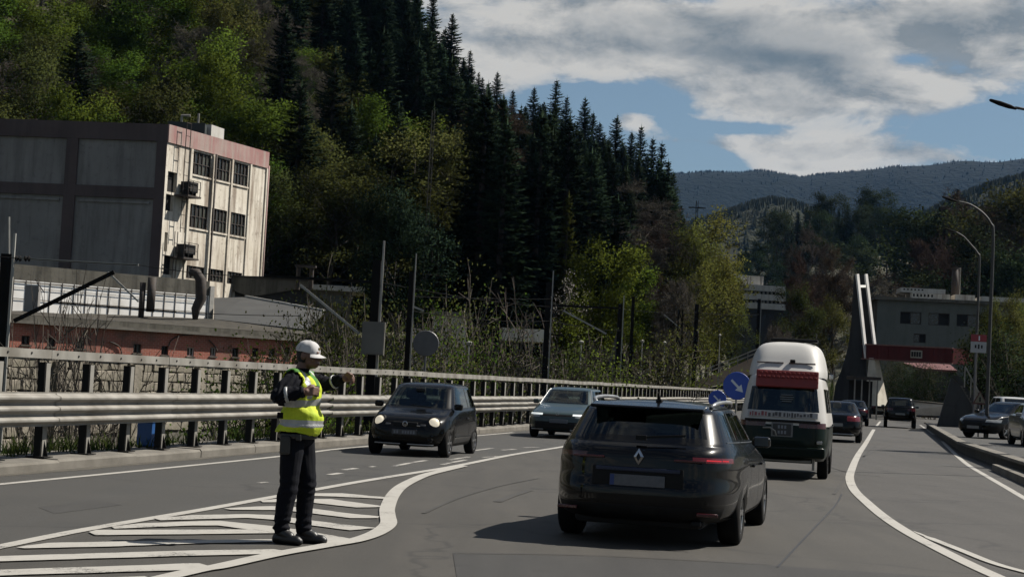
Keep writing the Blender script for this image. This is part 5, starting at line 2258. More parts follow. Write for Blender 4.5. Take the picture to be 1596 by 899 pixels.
weeds()
print('TREES', NTREE, sum(NTREE.values()))

# ================================================================== CARS
def car_paint(name, c, rough=0.22, dust=0.1, coat=0.8, flake=None):
    m = bpy.data.materials.new(name)
    m.use_nodes = True
    t = m.node_tree
    t.nodes.clear()
    T = NT(t)
    v = T.n('ShaderNodeTexCoord').outputs['Object']
    sp = T.n('ShaderNodeSeparateXYZ', i_0=v)
    low = T.ramp(T.m('MULTIPLY', sp.outputs[2], 1.0), [(0.15, 1.0), (0.75, 0.0)])
    f = T.noise(v, 3.0, 5, 0.65)
    d = T.m('MULTIPLY', T.m('MULTIPLY', T.m('ADD', low, 0.25), f), dust, clamp=True)
    col = T.mix(d, c, (0.10, 0.092, 0.08))
    bs = T.n('ShaderNodeBsdfPrincipled')
    T.link(col, bs.inputs['Base Color'])
    T.link(T.m('ADD', T.m('MULTIPLY', d, 0.8), rough, clamp=True), bs.inputs['Roughness'])
    bs.inputs['Coat Weight'].default_value = coat
    bs.inputs['Coat Roughness'].default_value = 0.06
    bs.inputs['Specular IOR Level'].default_value = 0.3 if max(c) > 0.05 else 0.06
    bs.inputs['Metallic'].default_value = flake or 0.0
    o = T.n('ShaderNodeOutputMaterial')
    T.link(bs.outputs[0], o.inputs[0])
    return m


def glass_mat(name, tint, gloss=0.03):
    m = bpy.data.materials.new(name)
    m.use_nodes = True
    t = m.node_tree
    t.nodes.clear()
    T = NT(t)
    lw = T.n('ShaderNodeLayerWeight', i_Blend=0.5)
    f5 = T.m('POWER', lw.outputs['Facing'], 5.0)
    fr = T.m('ADD', T.m('MULTIPLY', f5, 0.9), 0.05)
    tr = T.n('ShaderNodeBsdfTransparent')
    tr.inputs[0].default_value = (*tint, 1)
    gl = T.n('ShaderNodeBsdfGlossy', i_Roughness=gloss)
    gl.inputs[0].default_value = (0.9, 0.95, 0.95, 1)
    mx = T.n('ShaderNodeMixShader')
    T.link(fr, mx.inputs[0])
    T.link(tr.outputs[0], mx.inputs[1])
    T.link(gl.outputs[0], mx.inputs[2])
    o = T.n('ShaderNodeOutputMaterial')
    T.link(mx.outputs[0], o.inputs[0])
    return m


M_glass = glass_mat('tinted car glass', (0.22, 0.27, 0.26))
M_glassd = glass_mat('privacy car glass', (0.05, 0.06, 0.06))
M_tyre = mat('tyre rubber', (0.010, 0.010, 0.010), (0.02, 0.019, 0.018), 8, 0.9, spec=0.15)
M_rim = mat('alloy rim', (0.34, 0.34, 0.34), (0.45, 0.45, 0.45), 6, 0.32, metal=0.85)
M_rimd = mat('dark wheel', (0.05, 0.05, 0.05), (0.08, 0.08, 0.08), 6, 0.4, metal=0.5)
M_plast = mat('black plastic trim', (0.006, 0.006, 0.006), (0.012, 0.012, 0.012), 10, 0.6, spec=0.2)
M_inner = mat('dark interior', (0.01, 0.01, 0.011), (0.018, 0.018, 0.019), 8, 0.9)
M_chrome = mat('chrome', (0.55, 0.56, 0.57), (0.62, 0.62, 0.63), 5, 0.18, metal=1.0)
M_silver = mat('silver roof rail', (0.42, 0.43, 0.43), (0.5, 0.5, 0.5), 5, 0.35, metal=0.7)
M_tail = mat('red tail lamp', (0.055, 0.003, 0.005), (0.08, 0.004, 0.007), 12, 0.25, coat=0.3)
M_taillit = mat('glowing tail lamp', (0.08, 0.003, 0.006), (0.11, 0.004, 0.008), 12, 0.25, coat=0.3, emit=((1.0, 0.03, 0.05), 0.02))
M_head = mat('clear head lamp', (0.35, 0.36, 0.35), (0.45, 0.46, 0.45), 9, 0.15, metal=0.3, coat=1.0)
M_headlit = mat('lit head lamp', (0.7, 0.65, 0.5), (0.8, 0.75, 0.6), 9, 0.2, emit=((1.0, 0.88, 0.68), 0.28))
M_drl = mat('daytime lamp', (0.7, 0.72, 0.7), (0.8, 0.8, 0.8), 9, 0.2, emit=((0.95, 1.0, 0.98), 0.35))
M_plate = mat('blurred number plate', (0.11, 0.115, 0.13), (0.15, 0.155, 0.17), 22, 0.5)
M_plateb = mat('plate blue band', (0.02, 0.05, 0.2), rough=0.5)


class Shell:
    """car body as rings of points: each level has rear and front reach, their heights and a half width"""
    def __init__(s, keys, sub=4, ncol=46, nface=9, arches=(), arch_r=0.36, arch_top=0.84):
        K = np.array([k[:6] for k in keys], float)     # yr zr yf zf hw n
        idx = []
        for i in range(len(K) - 1):
            m = keys[i][6] if len(keys[i]) > 6 else sub
            for j in range(m):
                idx.append(i + j / m)
        idx.append(len(K) - 1)
        L = []
        for q in idx:
            i = min(int(q), len(K) - 2)
            t = q - i
            p0, p1, p2, p3 = K[max(0, i - 1)], K[i], K[i + 1], K[min(len(K) - 1, i + 2)]
            d1, d2 = (p2 - p0) / 2, (p3 - p1) / 2
            # limit overshoot
            lim = np.abs(p2 - p1) * 1.5
            d1 = np.clip(d1, -lim, lim)
            d2 = np.clip(d2, -lim, lim)
            h = (2 * t ** 3 - 3 * t ** 2 + 1) * p1 + (t ** 3 - 2 * t ** 2 + t) * d1 + (-2 * t ** 3 + 3 * t ** 2) * p2 + (t ** 3 - t ** 2) * d2
            L.append(h)
        s.idx = idx
        s.L = np.array(L)
        cols = [('r', i / nface) for i in range(nface + 1)]
        cols += [('s', -1 + 2 * (i + 1) / (ncol + 1)) for i in range(ncol)]
        cols += [('f', 1 - i / nface) for i in range(nface + 1)]
        s.cols = cols
        N = len(cols)
        nl = len(s.L)
        P_ = np.zeros((nl, N, 3))
        for a, (yr, zr, yf, zf, hw, n) in enumerate(s.L):
            c = 2 ** (-1.0 / n)
            ym, hl = (yr + yf) / 2, (yf - yr) / 2
            for b, (k, f) in enumerate(cols):
                if k == 's':
                    yn = f * c
                    xn = (1 - abs(yn) ** n) ** (1 / n)
                else:
                    xn = f * c
                    yn = (1 - xn ** n) ** (1 / n) * (-1 if k == 'r' else 1)
                y = ym + yn * hl
                g = (y - yr) / max(1e-6, yf - yr)
                g = g * g * (3 - 2 * g) * 0.5 + g * 0.5
                P_[a, b] = (xn * hw, y, zr + (zf - zr) * g)
        z0 = P_[0, :, 2].min()
        for a in range(nl):
            for b in range(N):
                x, y, z = P_[a, b]
                if z >= arch_top or cols[b][0] != 's' and abs(x) < 0.5:
                    continue
                for (yw, zw) in arches:
                    d = abs(y - yw)
                    if d < arch_r:
                        zb = zw + math.sqrt(arch_r ** 2 - d * d)
                        zl = P_[0, b, 2]
                        if zb > zl:
                            f = (z - zl) / (arch_top - zl)
                            P_[a, b, 2] = zb + f * (arch_top - zb)
        s.P = P_
        s.nl, s.N = nl, N
        Nn = np.zeros_like(P_)
        for a in range(nl):
            for b in range(N):
                u = P_[min(nl - 1, a + 1), b] - P_[max(0, a - 1), b]
                if b == 0:
                    w = P_[a, 1] - P_[a, 1] * np.array((-1, 1, 1))
                elif b == N - 1:
                    w = P_[a, N - 2] * np.array((-1, 1, 1)) - P_[a, N - 2]
                else:
                    w = P_[a, b + 1] - P_[a, b - 1]
                n_ = np.cross(w, u)
                l = np.linalg.norm(n_)
                Nn[a, b] = n_ / l if l > 1e-9 else (0, 0, 1)
        s.Nn = Nn

    def cells(s):
        """every face as (side, level, column, centre, kind)"""
        for side in (1, -1):
            for a in range(s.nl - 1):
                for b in range(s.N - 1):
                    c = (s.P[a, b] + s.P[a + 1, b] + s.P[a, b + 1] + s.P[a + 1, b + 1]) / 4
                    k0, k1 = s.cols[b][0], s.cols[b + 1][0]
                    kind = k0 if k0 == k1 else 's' if 's' in (k0, k1) else k0
                    f = (s.cols[b][1] + s.cols[b + 1][1]) / 2
                    if k0 != k1:
                        f = -1.0 if k0 == 'r' else 1.0
                    yield side, a, b, np.array((c[0] * side, c[1], c[2])), kind, f, (s.idx[a] + s.idx[a + 1]) / 2

    def split(s, classify):
        """faces grouped by part key"""
        groups = {}
        for side, a, b, c, kind, f, lv in s.cells():
            k = classify(side, lv, kind, f, c)
            if k is None:
                continue
            groups.setdefault(k, []).append((side, a, b))
        out = {}
        for k, lst in groups.items():
            mb = MB()
            vid = {}
            nl_ = []

            def vi(side, a, b):
                x, y, z = s.P[a, b]
                key = (side if abs(x) > 1e-6 else 0, a, b)
                if key not in vid:
                    vid[key] = len(mb.v)
                    mb.v.append((x * side, y, z))
                    n_ = s.Nn[a, b]
                    nl_.append((n_[0] * side, n_[1], n_[2]))
                return vid[key]
            mb.custom = nl_
            for side, a, b in lst:
                q = [vi(side, a, b), vi(side, a, b + 1), vi(side, a + 1, b + 1), vi(side, a + 1, b)]
                if side < 0:
                    q.reverse()
                if len(set(q)) > 2:
                    mb.f.append(tuple(dict.fromkeys(q)))
                    mb.mi.append(0)
            out[k] = mb
        return out

    def line(s, b, a0, a1, side, w=0.010, out=0.003):
        """seam along column b"""
        mb = MB()
        for a in range(a0, a1):
            p, q = s.P[a, b], s.P[a + 1, b]
            ys = [-w / 2, w / 2]
            mb.quad(((p[0] + out) * side, p[1] - w / 2, p[2]), ((p[0] + out) * side, p[1] + w / 2, p[2]), ((q[0] + out) * side, q[1] + w / 2, q[2]), ((q[0] + out) * side, q[1] - w / 2, q[2]))
        return mb

    def col_at(s, y, a):
        return int(np.argmin(np.abs(s.P[a, :, 1] - y) + np.where(np.array([c[0] for c in s.cols]) == 's', 0, 9)))

    def lev(s, key):
        return int(np.argmin(np.abs(np.array(s.idx) - key)))

    def half_width(s, y, z):
        d = (s.P[:, :, 1] - y) ** 2 + (s.P[:, :, 2] - z) ** 2
        i = np.unravel_index(np.argmin(d), d.shape)
        return s.P[i][0]


def panel(mb, nm, m, t):
    o = mb.build(nm, m, t, smooth=True, fix=False)
    o.data.normals_split_custom_set_from_vertices(mb.custom)
    return o


WHEELS = {}


def wheel_parts(r, w, spokes, m_rim, key):
    if key in WHEELS:
        return WHEELS[key]
    # axis along x; outer side +x
    R = Matrix.Rotation(math.pi / 2, 4, 'Y')
    ty = MB().lathe([(r * 0.66, -w / 2), (r * 0.86, -w / 2), (r * 0.97, -w * 0.42), (r, -w * 0.30), (r, w * 0.30), (r * 0.97, w * 0.42), (r * 0.86, w / 2), (r * 0.68, w / 2), (r * 0.66, w * 0.40)], 32, R).mesh('tyre', M_tyre, smooth=True)
    hub = MB().lathe([(0.0, w * 0.1), (r * 0.62, w * 0.1), (r * 0.66, w * 0.05), (r * 0.66, -w * 0.4)], 24, R).mesh('wheel', M_rimd)
    mb = MB().lathe([(r * 0.62, w * 0.40), (r * 0.685, w * 0.46), (r * 0.69, w * 0.40), (r * 0.64, w * 0.3)], 32, R)
    for k in range(spokes):
        a = 2 * math.pi * k / spokes
        ca, sa = math.cos(a), math.sin(a)
        for da in (-0.09, 0.09):
            c2, s2 = math.cos(a + da), math.sin(a + da)
            mb.bar((w * 0.36, ca * r * 0.10, sa * r * 0.10), (w * 0.40, c2 * r * 0.64, s2 * r * 0.64), r * 0.085, 0.025, up=(1, 0, 0))
    mb.lathe([(0.0, w * 0.44), (r * 0.14, w * 0.42), (r * 0.16, w * 0.34)], 14, R)
    rim = mb.mesh('rim', m_rim)
    WHEELS[key] = (hub, ty, rim)
    return WHEELS[key]


def add_wheels(t, tw, ya, yb, r, w, spokes=5, m_rim=None, steer=0.0):
    key = (round(r, 3), round(w, 3), spokes, (m_rim or M_rim).name)
    hub, ty, rim = wheel_parts(r, w, spokes, m_rim or M_rim, key)
    for y in (ya, yb):
        for s in (1, -1):
            o = obj('wheel', hub, t, (s * (tw - w / 2), y, r))
            o.rotation_euler = (random.uniform(0, 6) * 0, 0, (0 if s > 0 else math.pi) + (steer if y == yb else 0))
            obj('tyre', ty, o)
            obj('rim', rim, o)


def rbox(name, c, size, m, parent, bev=0.02, rx=0.0, taper=1.0, seg=2, rz=0.0):
    M = Matrix.Rotation(rz, 4, 'Z') @ Matrix.Rotation(rx, 4, 'X')
    o = MB().box((0, 0, 0), size, M=M, taper=taper).build(name, m, parent, loc=c)
    bevel(o, bev, seg)
    return o


def mirrors(t, sh, y, z, paint, w=0.19, out=0.10):
    for s in (1, -1):
        hw = sh.half_width(y, z - 0.05)
        o = rbox('wing_mirror', (s * (hw + out), y, z), (w, 0.12, 0.125), paint, t, 0.035, seg=3)
        rbox('mirror_glass', (0, -0.062, 0), (w * 0.8, 0.008, 0.095), mat('mirror glass', (0.08, 0.09, 0.10), rough=0.15, metal=0.6), o, 0.003)


def handle(t, sh, y, z, paint):
    for s in (1, -1):
        hw = sh.half_width(y, z)
        rbox('door_handle', (s * (hw + 0.014), y, z), (0.03, 0.19, 0.03), paint, t, 0.01)


def seats(t, yf, yr, z=0.55, w=0.42):
    for s in (1, -1):
        o = rbox('seat', (s * w, yf, z + 0.28), (0.46, 0.16, 0.62), M_inner, t, 0.05, rx=-0.15)
        rbox('head_rest', (0, -0.06, 0.42), (0.25, 0.10, 0.17), M_inner, o, 0.04)
        if yr is not None:
            o = rbox('seat', (s * w, yr, z + 0.26), (0.5, 0.16, 0.58), M_inner, t, 0.05, rx=-0.15)
            rbox('head_rest', (0, -0.06, 0.36), (0.24, 0.09, 0.13), M_inner, o, 0.04)


def estate(name, loc, rz, label):
    """black estate seen from behind"""
    t = thing(name, loc, rz, label, 'car')
    paint = car_paint('black metallic paint', (0.0025, 0.0028, 0.0035), 0.26, 0.02, 0.5)
    ya, yb, r = -1.28, 1.42, 0.325
    keys = [(-2.15, .26, 2.10, .20, .80, 4.4, 2), (-2.26, .31, 2.24, .26, .865, 4.8, 3), (-2.30, .42, 2.29, .38, .898, 5.0, 3), (-2.30, .56, 2.30, .52, .907, 5.0, 4), (-2.26, .70, 2.27, .64, .905, 5.0, 4),
            (-2.25, .82, 2.20, .72, .905, 5.0, 4), (-2.235, .93, 2.02, .80, .89, 5.0, 4), (-2.19, .995, 1.55, .90, .862, 5.0, 3), (-2.13, 1.035, 1.12, .985, .835, 5.0, 2), (-2.105, 1.06, 1.02, 1.01, .82, 5.2, 10),
            (-1.80, 1.375, .34, 1.365, .675, 5.4, 2), (-1.72, 1.41, .20, 1.41, .63, 5.4, 2), (-1.60, 1.445, .02, 1.447, .51, 5.0, 2), (-1.44, 1.467, -.15, 1.469, .32, 4.6, 2), (-1.25, 1.478, -.40, 1.478, .0, 4.0, 2)]
    sh = Shell(keys, 4, 76, 14, [(ya, r), (yb, r)], r + 0.055, 0.84)

    def cl(side, lv, kind, f, c):
        x, y, z = c
        if lv < 1.0 or (lv < 2.0 and kind != 's'):
            return 'lower_trim'
        if 9.2 < lv < 10.0:
            if kind == 'r' and f < 0.84:
                return 'rear_window'
            if kind == 'f' and f < 0.95:
                return 'windscreen'
            if kind == 's':
                if -0.90 < f < -0.52 and lv > 9.3:
                    return ('quarter_window', side)
                if -0.48 < f < 0.16:
                    return ('rear_door_window', side) if f < -0.02 else ('front_door_window', side) if f > 0.02 else 'pillar'
                if 0.16 <= f < 0.86 and lv < 9.9:
                    return ('front_door_window', side)
                return 'pillar' if -0.52 <= f < 0.9 else 'body'
        if 5.25 < lv < 6.1 and y < -1.78:
            if (kind == 's' and 5.5 < lv < 6.0) or (kind == 'r' and f > 0.66 and 5.5 < lv < 6.0):
                return ('tail_lamp', side)
        if 5.0 < lv < 5.9 and y > 1.5 and (kind == 's' and f > 0.86 or kind == 'f' and f > 0.62):
            return ('head_lamp', side)
        return 'body'
    mm = {'lower_trim': M_plast, 'rear_window': M_glassd, 'windscreen': M_glass, 'quarter_window': M_glassd, 'rear_door_window': M_glassd, 'front_door_window': M_glass, 'pillar': M_plast, 'body': paint, 'tail_lamp': M_tail, 'head_lamp': M_head}
    for k, mb in sh.split(cl).items():
        nm = k if isinstance(k, str) else k[0]
        m = mm[nm]
        if k == ('tail_lamp', 1):
            m = M_taillit
        panel(mb, nm, m, t)
    rbox('underbody', (0, 0.0, 0.43), (1.24, 4.2, 0.46), M_inner, t, 0.05)
    add_wheels(t, 0.895, ya, yb, r, 0.215, 5)
    # tailgate seams, spoiler, wiper, badge, plate recess
    rbox('spoiler', (0, -1.80, 1.412), (1.10, 0.26, 0.035), paint, t, 0.016, rx=0.14)
    o = MB().bar((0.02, -2.165, 1.10), (0.42, -2.12, 1.135), 0.03, 0.025)
    o.box((0.0, -2.165, 1.095), (0.10, 0.05, 0.05))
    o.build('rear_wiper', M_plast, t)
    yb_ = -2.268
    R = Matrix.Translation((0.0, yb_ + 0.012, 0.905)) @ Matrix.Rotation(math.pi / 2, 4, 'X')
    mb = MB()
    out = [(-0.048, 0.0), (0.0, 0.085), (0.048, 0.0), (0.0, -0.085)]
    inn = [(-0.022, 0.0), (0.0, 0.045), (0.022, 0.0), (0.0, -0.045)]
    for i in range(4):
        j = (i + 1) % 4
        a, b, c, d = out[i], out[j], inn[j], inn[i]
        mb.prism([(a[0], yb_, .905 + a[1]), (b[0], yb_, .905 + b[1]), (c[0], yb_ - .012, .905 + c[1]), (d[0], yb_ - .012, .905 + d[1])], (0, .03, 0))
    mb.build('emblem', M_chrome, t)
    rbox('plate_recess', (0, -2.272, 0.70), (0.86, 0.03, 0.20), M_plast, t, 0.012)
    rbox('plate_trim', (0, -2.285, 0.775), (0.80, 0.03, 0.045), mat('bluish trim', (0.03, 0.04, 0.075), (0.04, 0.05, 0.09), 6, 0.35, metal=0.5), t, 0.012)
    p = rbox('number_plate', (0, -2.293, 0.665), (0.52, 0.012, 0.115), M_plate, t, 0.004)
    rbox('blue_band', (-0.237, -0.007, 0), (0.04, 0.004, 0.108), M_plateb, p, 0.001)
    for s in (1, -1):
        rbox('reflector', (s * 0.66, -2.245, 0.36), (0.20, 0.03, 0.035), M_tail, t, 0.008, rz=s * 0.22)
        # lamp garnish reaching to the middle of the tailgate
        rbox('lamp_bar', (s * 0.48, -2.245, 0.885), (0.30, 0.012, 0.022), M_tail, t, 0.005, rz=s * 0.08)
        pts = [Vector((s * 0.565, -1.50, 1.425)), Vector((s * 0.60, -1.40, 1.465)), Vector((s * 0.62, -0.8, 1.485)), Vector((s * 0.61, -0.1, 1.475)), Vector((s * 0.59, 0.02, 1.43))]
        MB().tube(smooth_line(pts, 4), 0.021, 8).build('roof_rail', M_silver, t, smooth=True)
        for (y, a0, a1) in ((-0.62, 2.0, 9.0), (0.35, 1.2, 9.0), (1.02, 4.4, 9.0)):
            a0, a1 = sh.lev(a0), sh.lev(a1)
            sh.line(sh.col_at(y, a0 + 2), a0, a1, s).build('door_seam', M_plast, t, fix=False)
        # chrome line round the side windows
        a = sh.lev(9.12)
        b0, b1 = sh.col_at(-1.75, a), sh.col_at(0.85, a)
        pts = [Vector((s * (sh.P[a, b][0] + 0.004), sh.P[a, b][1], sh.P[a, b][2])) for b in range(b0, b1, 3)]
        a2 = sh.lev(9.98)
        c0, c1 = sh.col_at(-1.45, a2), sh.col_at(0.2, a2)
        pts2 = [Vector((s * (sh.P[a2, b][0] + 0.004), sh.P[a2, b][1], sh.P[a2, b][2])) for b in range(c0, c1, 3)]
        MB().tube(pts, 0.005, 5).build('window_trim', mat('dull chrome', (0.25, 0.26, 0.26), rough=0.3, metal=0.9), t)
    M_led = mat('red lamp strip', (0.3, 0.01, 0.015), rough=0.3, emit=((1.0, 0.05, 0.07), 0.35))
    for (x, y, w) in ((0.70, -2.20, 0.14), (0.80, -2.12, 0.06)):
        rbox('lamp_strip', (x, y - 0.012, 0.905), (w, 0.012, 0.012), M_led, t, 0.003, rz=0.35)
    MB().tube([(0.05, -1.45, 1.465), (0.05, -1.53, 1.56)], [0.022, 0.010], 6).build('aerial', M_plast, t)
    rbox('aerial_foot', (0.05, -1.42, 1.475), (0.06, 0.14, 0.035), M_plast, t, 0.012)
    handle(t, sh, -0.40, 0.80, paint)
    handle(t, sh, 0.55, 0.79, paint)
    mirrors(t, sh, 0.72, 1.03, paint)
    seats(t, 0.05, -0.85)
    rbox('dashboard', (0, 0.75, 0.88), (1.3, 0.4, 0.2), M_inner, t, 0.05)
    rbox('exhaust', (0.55, -2.16, 0.26), (0.10, 0.1, 0.06), M_plast, t, 0.02)
    return t


def hatch_front(name, loc, rz, label, spec):
    """hatchback seen from the front; spec picks the little round-eyed car or the lower teal one"""
    t = thing(name, loc, rz, label, 'car')
    paint = spec['paint']
    ya, yb, r = spec['ya'], spec['yb'], spec['r']
    sh = Shell(spec['keys'], 4, 56, 11, [(ya, r), (yb, r)], r + 0.05, spec.get('arch_top', 0.80))
    g0, g1 = spec['glass']

    def cl(side, lv, kind, f, c):
        x, y, z = c
        if lv < 1.0:
            return 'lower_trim'
        if g0 + .15 < lv < g1:
            if kind == 'r' and f < 0.9:
                return 'rear_window'
            if kind == 'f' and f < 0.94:
                return 'windscreen'
            if kind == 's':
                if -0.8 < f < spec['split'] - 0.03:
                    return ('rear_side_window', side)
                if spec['split'] + 0.03 < f < 0.84:
                    return ('front_side_window', side)
                return 'pillar' if -0.8 < f < 0.86 else 'body'
        if spec.get('grille') and y > 1.3:
            for (nm, l0, l1, k, f0, f1) in spec['grille']:
                if l0 < lv < l1 and kind == k and f0 <= f <= f1:
                    return (nm, side) if nm.endswith('lamp') else nm
        if 4.6 < lv < 6.2 and y < -1.2 and (kind == 's' or f > 0.72):
            return ('tail_lamp', side)
        return 'body'
    mm = {'lower_trim': M_plast, 'rear_window': M_glass, 'windscreen': M_glass, 'rear_side_window': M_glass, 'front_side_window': M_glass, 'pillar': M_plast, 'body': paint, 'tail_lamp': M_tail, 'head_lamp': M_head, 'grille': M_plast, 'light_bar_lamp': M_drl}
    for k, mb in sh.split(cl).items():
        nm = k if isinstance(k, str) else k[0]
        panel(mb, nm, mm[nm], t)
    L = spec['keys'][3][2]
    rbox('underbody', (0, 0.0, 0.42), (1.08, spec['len'] - 0.5, 0.44), M_inner, t, 0.05)
    add_wheels(t, spec['tw'], ya, yb, r, 0.19, spec.get('spokes', 5), spec.get('rim', M_rim))
    mirrors(t, sh, spec['mirror'][0], spec['mirror'][1], paint, 0.17)
    seats(t, spec['seat'], spec['seat'] - 0.8, 0.5, 0.36)
    rbox('dashboard', (0, spec['seat'] + 0.85, 0.84), (1.15, 0.36, 0.18), M_inner, t, 0.05)
    for s in (1, -1):
        for (y, a0) in spec['seams']:
            a0_, a1_ = sh.lev(a0), sh.lev(g0)
            sh.line(sh.col_at(y, a0_ + 2), a0_, a1_, s).build('door_seam', M_plast, t, fix=False)
    handle(t, sh, spec['seams'][0][0] + 0.2, spec.get('handle_z', 0.78), paint)
    spec['extra'](t, sh)
    return t


def lupo_extra(t, sh):
    yf = 1.745
    for s in (1, -1):
        R = Matrix.Translation((s * 0.545, yf - 0.165, 0.665)) @ Matrix.Rotation(-s * 0.30, 4, 'Z') @ Matrix.Rotation(-math.pi / 2 + 0.30, 4, 'X')
        o = MB().lathe([(0.0, 0.075), (0.042, 0.072), (0.085, 0.055), (0.108, 0.018), (0.113, -0.06)], 24, R).build('head_lamp', M_headlit, t, smooth=True)
        MB().lathe([(0.108, 0.026), (0.130, 0.03), (0.142, -0.06)], 24, R).build('lamp_rim', M_plast, o, smooth=True)
        rbox('fog_lamp', (s * 0.50, yf - 0.035, 0.345), (0.12, 0.05, 0.06), M_plast, t, 0.02)
        rbox('side_repeater', (s * 0.35, yf - 0.055, 0.61), (0.11, 0.03, 0.05), mat('dull lens', (0.12, 0.12, 0.12), rough=0.3), t, 0.012)
    rbox('grille', (0, yf - 0.045, 0.62), (0.50, 0.05, 0.10), M_plast, t, 0.02)
    R = Matrix.Translation((0, yf - 0.012, 0.635)) @ Matrix.Rotation(-math.pi / 2, 4, 'X')
    e = MB().lathe([(0.040, 0.0), (0.054, 0.008), (0.040, 0.012)], 20, R).build('emblem', M_chrome, t)
    mb = MB()
    for a, b in (((-0.03, 0.02), (-0.012, -0.035)), ((-0.012, -0.035), (0, 0.0)), ((0, 0), (0.012, -0.035)), ((0.012, -0.035), (0.03, 0.02))):
        mb.bar((a[0], yf - 0.006, 0.635 + a[1]), (b[0], yf - 0.006, 0.635 + b[1]), 0.007)
    mb.build('emblem_letters', M_chrome, e)
    rbox('badge', (0.27 * -1, yf - 0.012, 0.605), (0.075, 0.012, 0.024), M_chrome, t, 0.006)
    p = rbox('number_plate', (0.0, yf + 0.012, 0.475), (0.50, 0.012, 0.10), mat('dark plate', (0.05, 0.052, 0.06), (0.08, 0.082, 0.09), 20, 0.5), t, 0.004)
    for i in range(8):
        if i == 5:
            continue
        rbox('plate_mark', (-0.19 + i * 0.055, 0.0065, 0.0), (0.034, 0.003, 0.06), mat('plate mark', (0.22, 0.24, 0.27), rough=0.5), p, 0.001)
    for s in (1, -1):
        rbox('bumper_strip', (s * 0.33, yf + 0.004, 0.245), (0.52, 0.03, 0.022), M_silver, t, 0.006, rz=-s * 0.05)
        rbox('sill_strip', (s * 0.80, 0.05, 0.40), (0.02, 1.4, 0.035), M_plast, t, 0.005)
    MB().bar((-0.36, 1.06, 0.97), (0.10, 1.0, 0.995), 0.02).build('wiper', M_plast, t)
    rbox('rear_mirror', (0.02, 0.52, 1.30), (0.20, 0.03, 0.06), M_inner, t, 0.01)


def golf_extra(t, sh):
    yf = 2.12
    p = rbox('number_plate', (-0.05, yf + 0.03, 0.50), (0.52, 0.012, 0.11), mat('bluish plate', (0.09, 0.11, 0.14), (0.12, 0.14, 0.17), 15, 0.5), t, 0.004)
    R = Matrix.Translation((0, yf - 0.02, 0.70)) @ Matrix.Rotation(-math.pi / 2, 4, 'X')
    MB().lathe([(0.036, 0.0), (0.046, 0.012), (0.036, 0.016)], 18, R).build('emblem', M_chrome, t)
    rbox('lower_grille', (0, yf + 0.004, 0.36), (1.25, 0.05, 0.17), M_plast, t, 0.03)
    for s in (1, -1):
        rbox('bumper_blade', (s * 0.56, yf - 0.03, 0.255), (0.36, 0.05, 0.03), M_silver, t, 0.01, rz=-s * 0.18)
    MB().bar((-0.45, 0.98, 0.975), (0.15, 0.93, 1.0), 0.02).build('wiper', M_plast, t)
    for s in (1, -1):
        a0, a1 = sh.lev(8.0), sh.lev(10)
        b = [i for i, c in enumerate(sh.cols) if c[0] == 's'][-1]
        pts = [Vector((s * (sh.P[a, b][0] + 0.004), sh.P[a, b][1] + 0.004, sh.P[a, b][2])) for a in range(a0, a1)]
        MB().tube(pts, 0.016, 5).build('pillar_trim', M_silver, t)


LUPO = dict(len=3.5, paint=car_paint('black solid paint', (0.0025, 0.0028, 0.003), 0.26, 0.02, 0.4), ya=-1.10, yb=1.22, r=0.285, tw=0.80, arch_top=0.72,
            keys=[(-1.66, .22, 1.62, .20, .72, 4.6, 2), (-1.73, .30, 1.715, .26, .775, 5.2, 3), (-1.76, .42, 1.75, .36, .80, 5.6, 3), (-1.76, .54, 1.745, .48, .812, 5.6, 4), (-1.75, .66, 1.72, .58, .815, 5.4, 4), (-1.73, .78, 1.64, .70, .81, 5.0, 4),
                  (-1.71, .86, 1.46, .80, .80, 4.8, 4), (-1.69, .92, 1.18, .875, .785, 5.0, 3), (-1.67, .955, .98, .93, .765, 5.4, 9), (-1.42, 1.36, .40, 1.36, .60, 6.5, 2), (-1.36, 1.405, .28, 1.405, .56, 6.5, 2), (-1.25, 1.435, .14, 1.435, .44, 6, 2), (-1.1, 1.45, -.05, 1.45, .26, 5, 2), (-.9, 1.456, -.3, 1.456, 0, 4, 2)],
            glass=(8.0, 9.0), split=-0.12, mirror=(0.70, 0.99), seat=-0.05, seams=[(-0.42, 2.0), (0.78, 2.6)], handle_z=0.76, spokes=6, rim=M_rim, extra=lupo_extra)
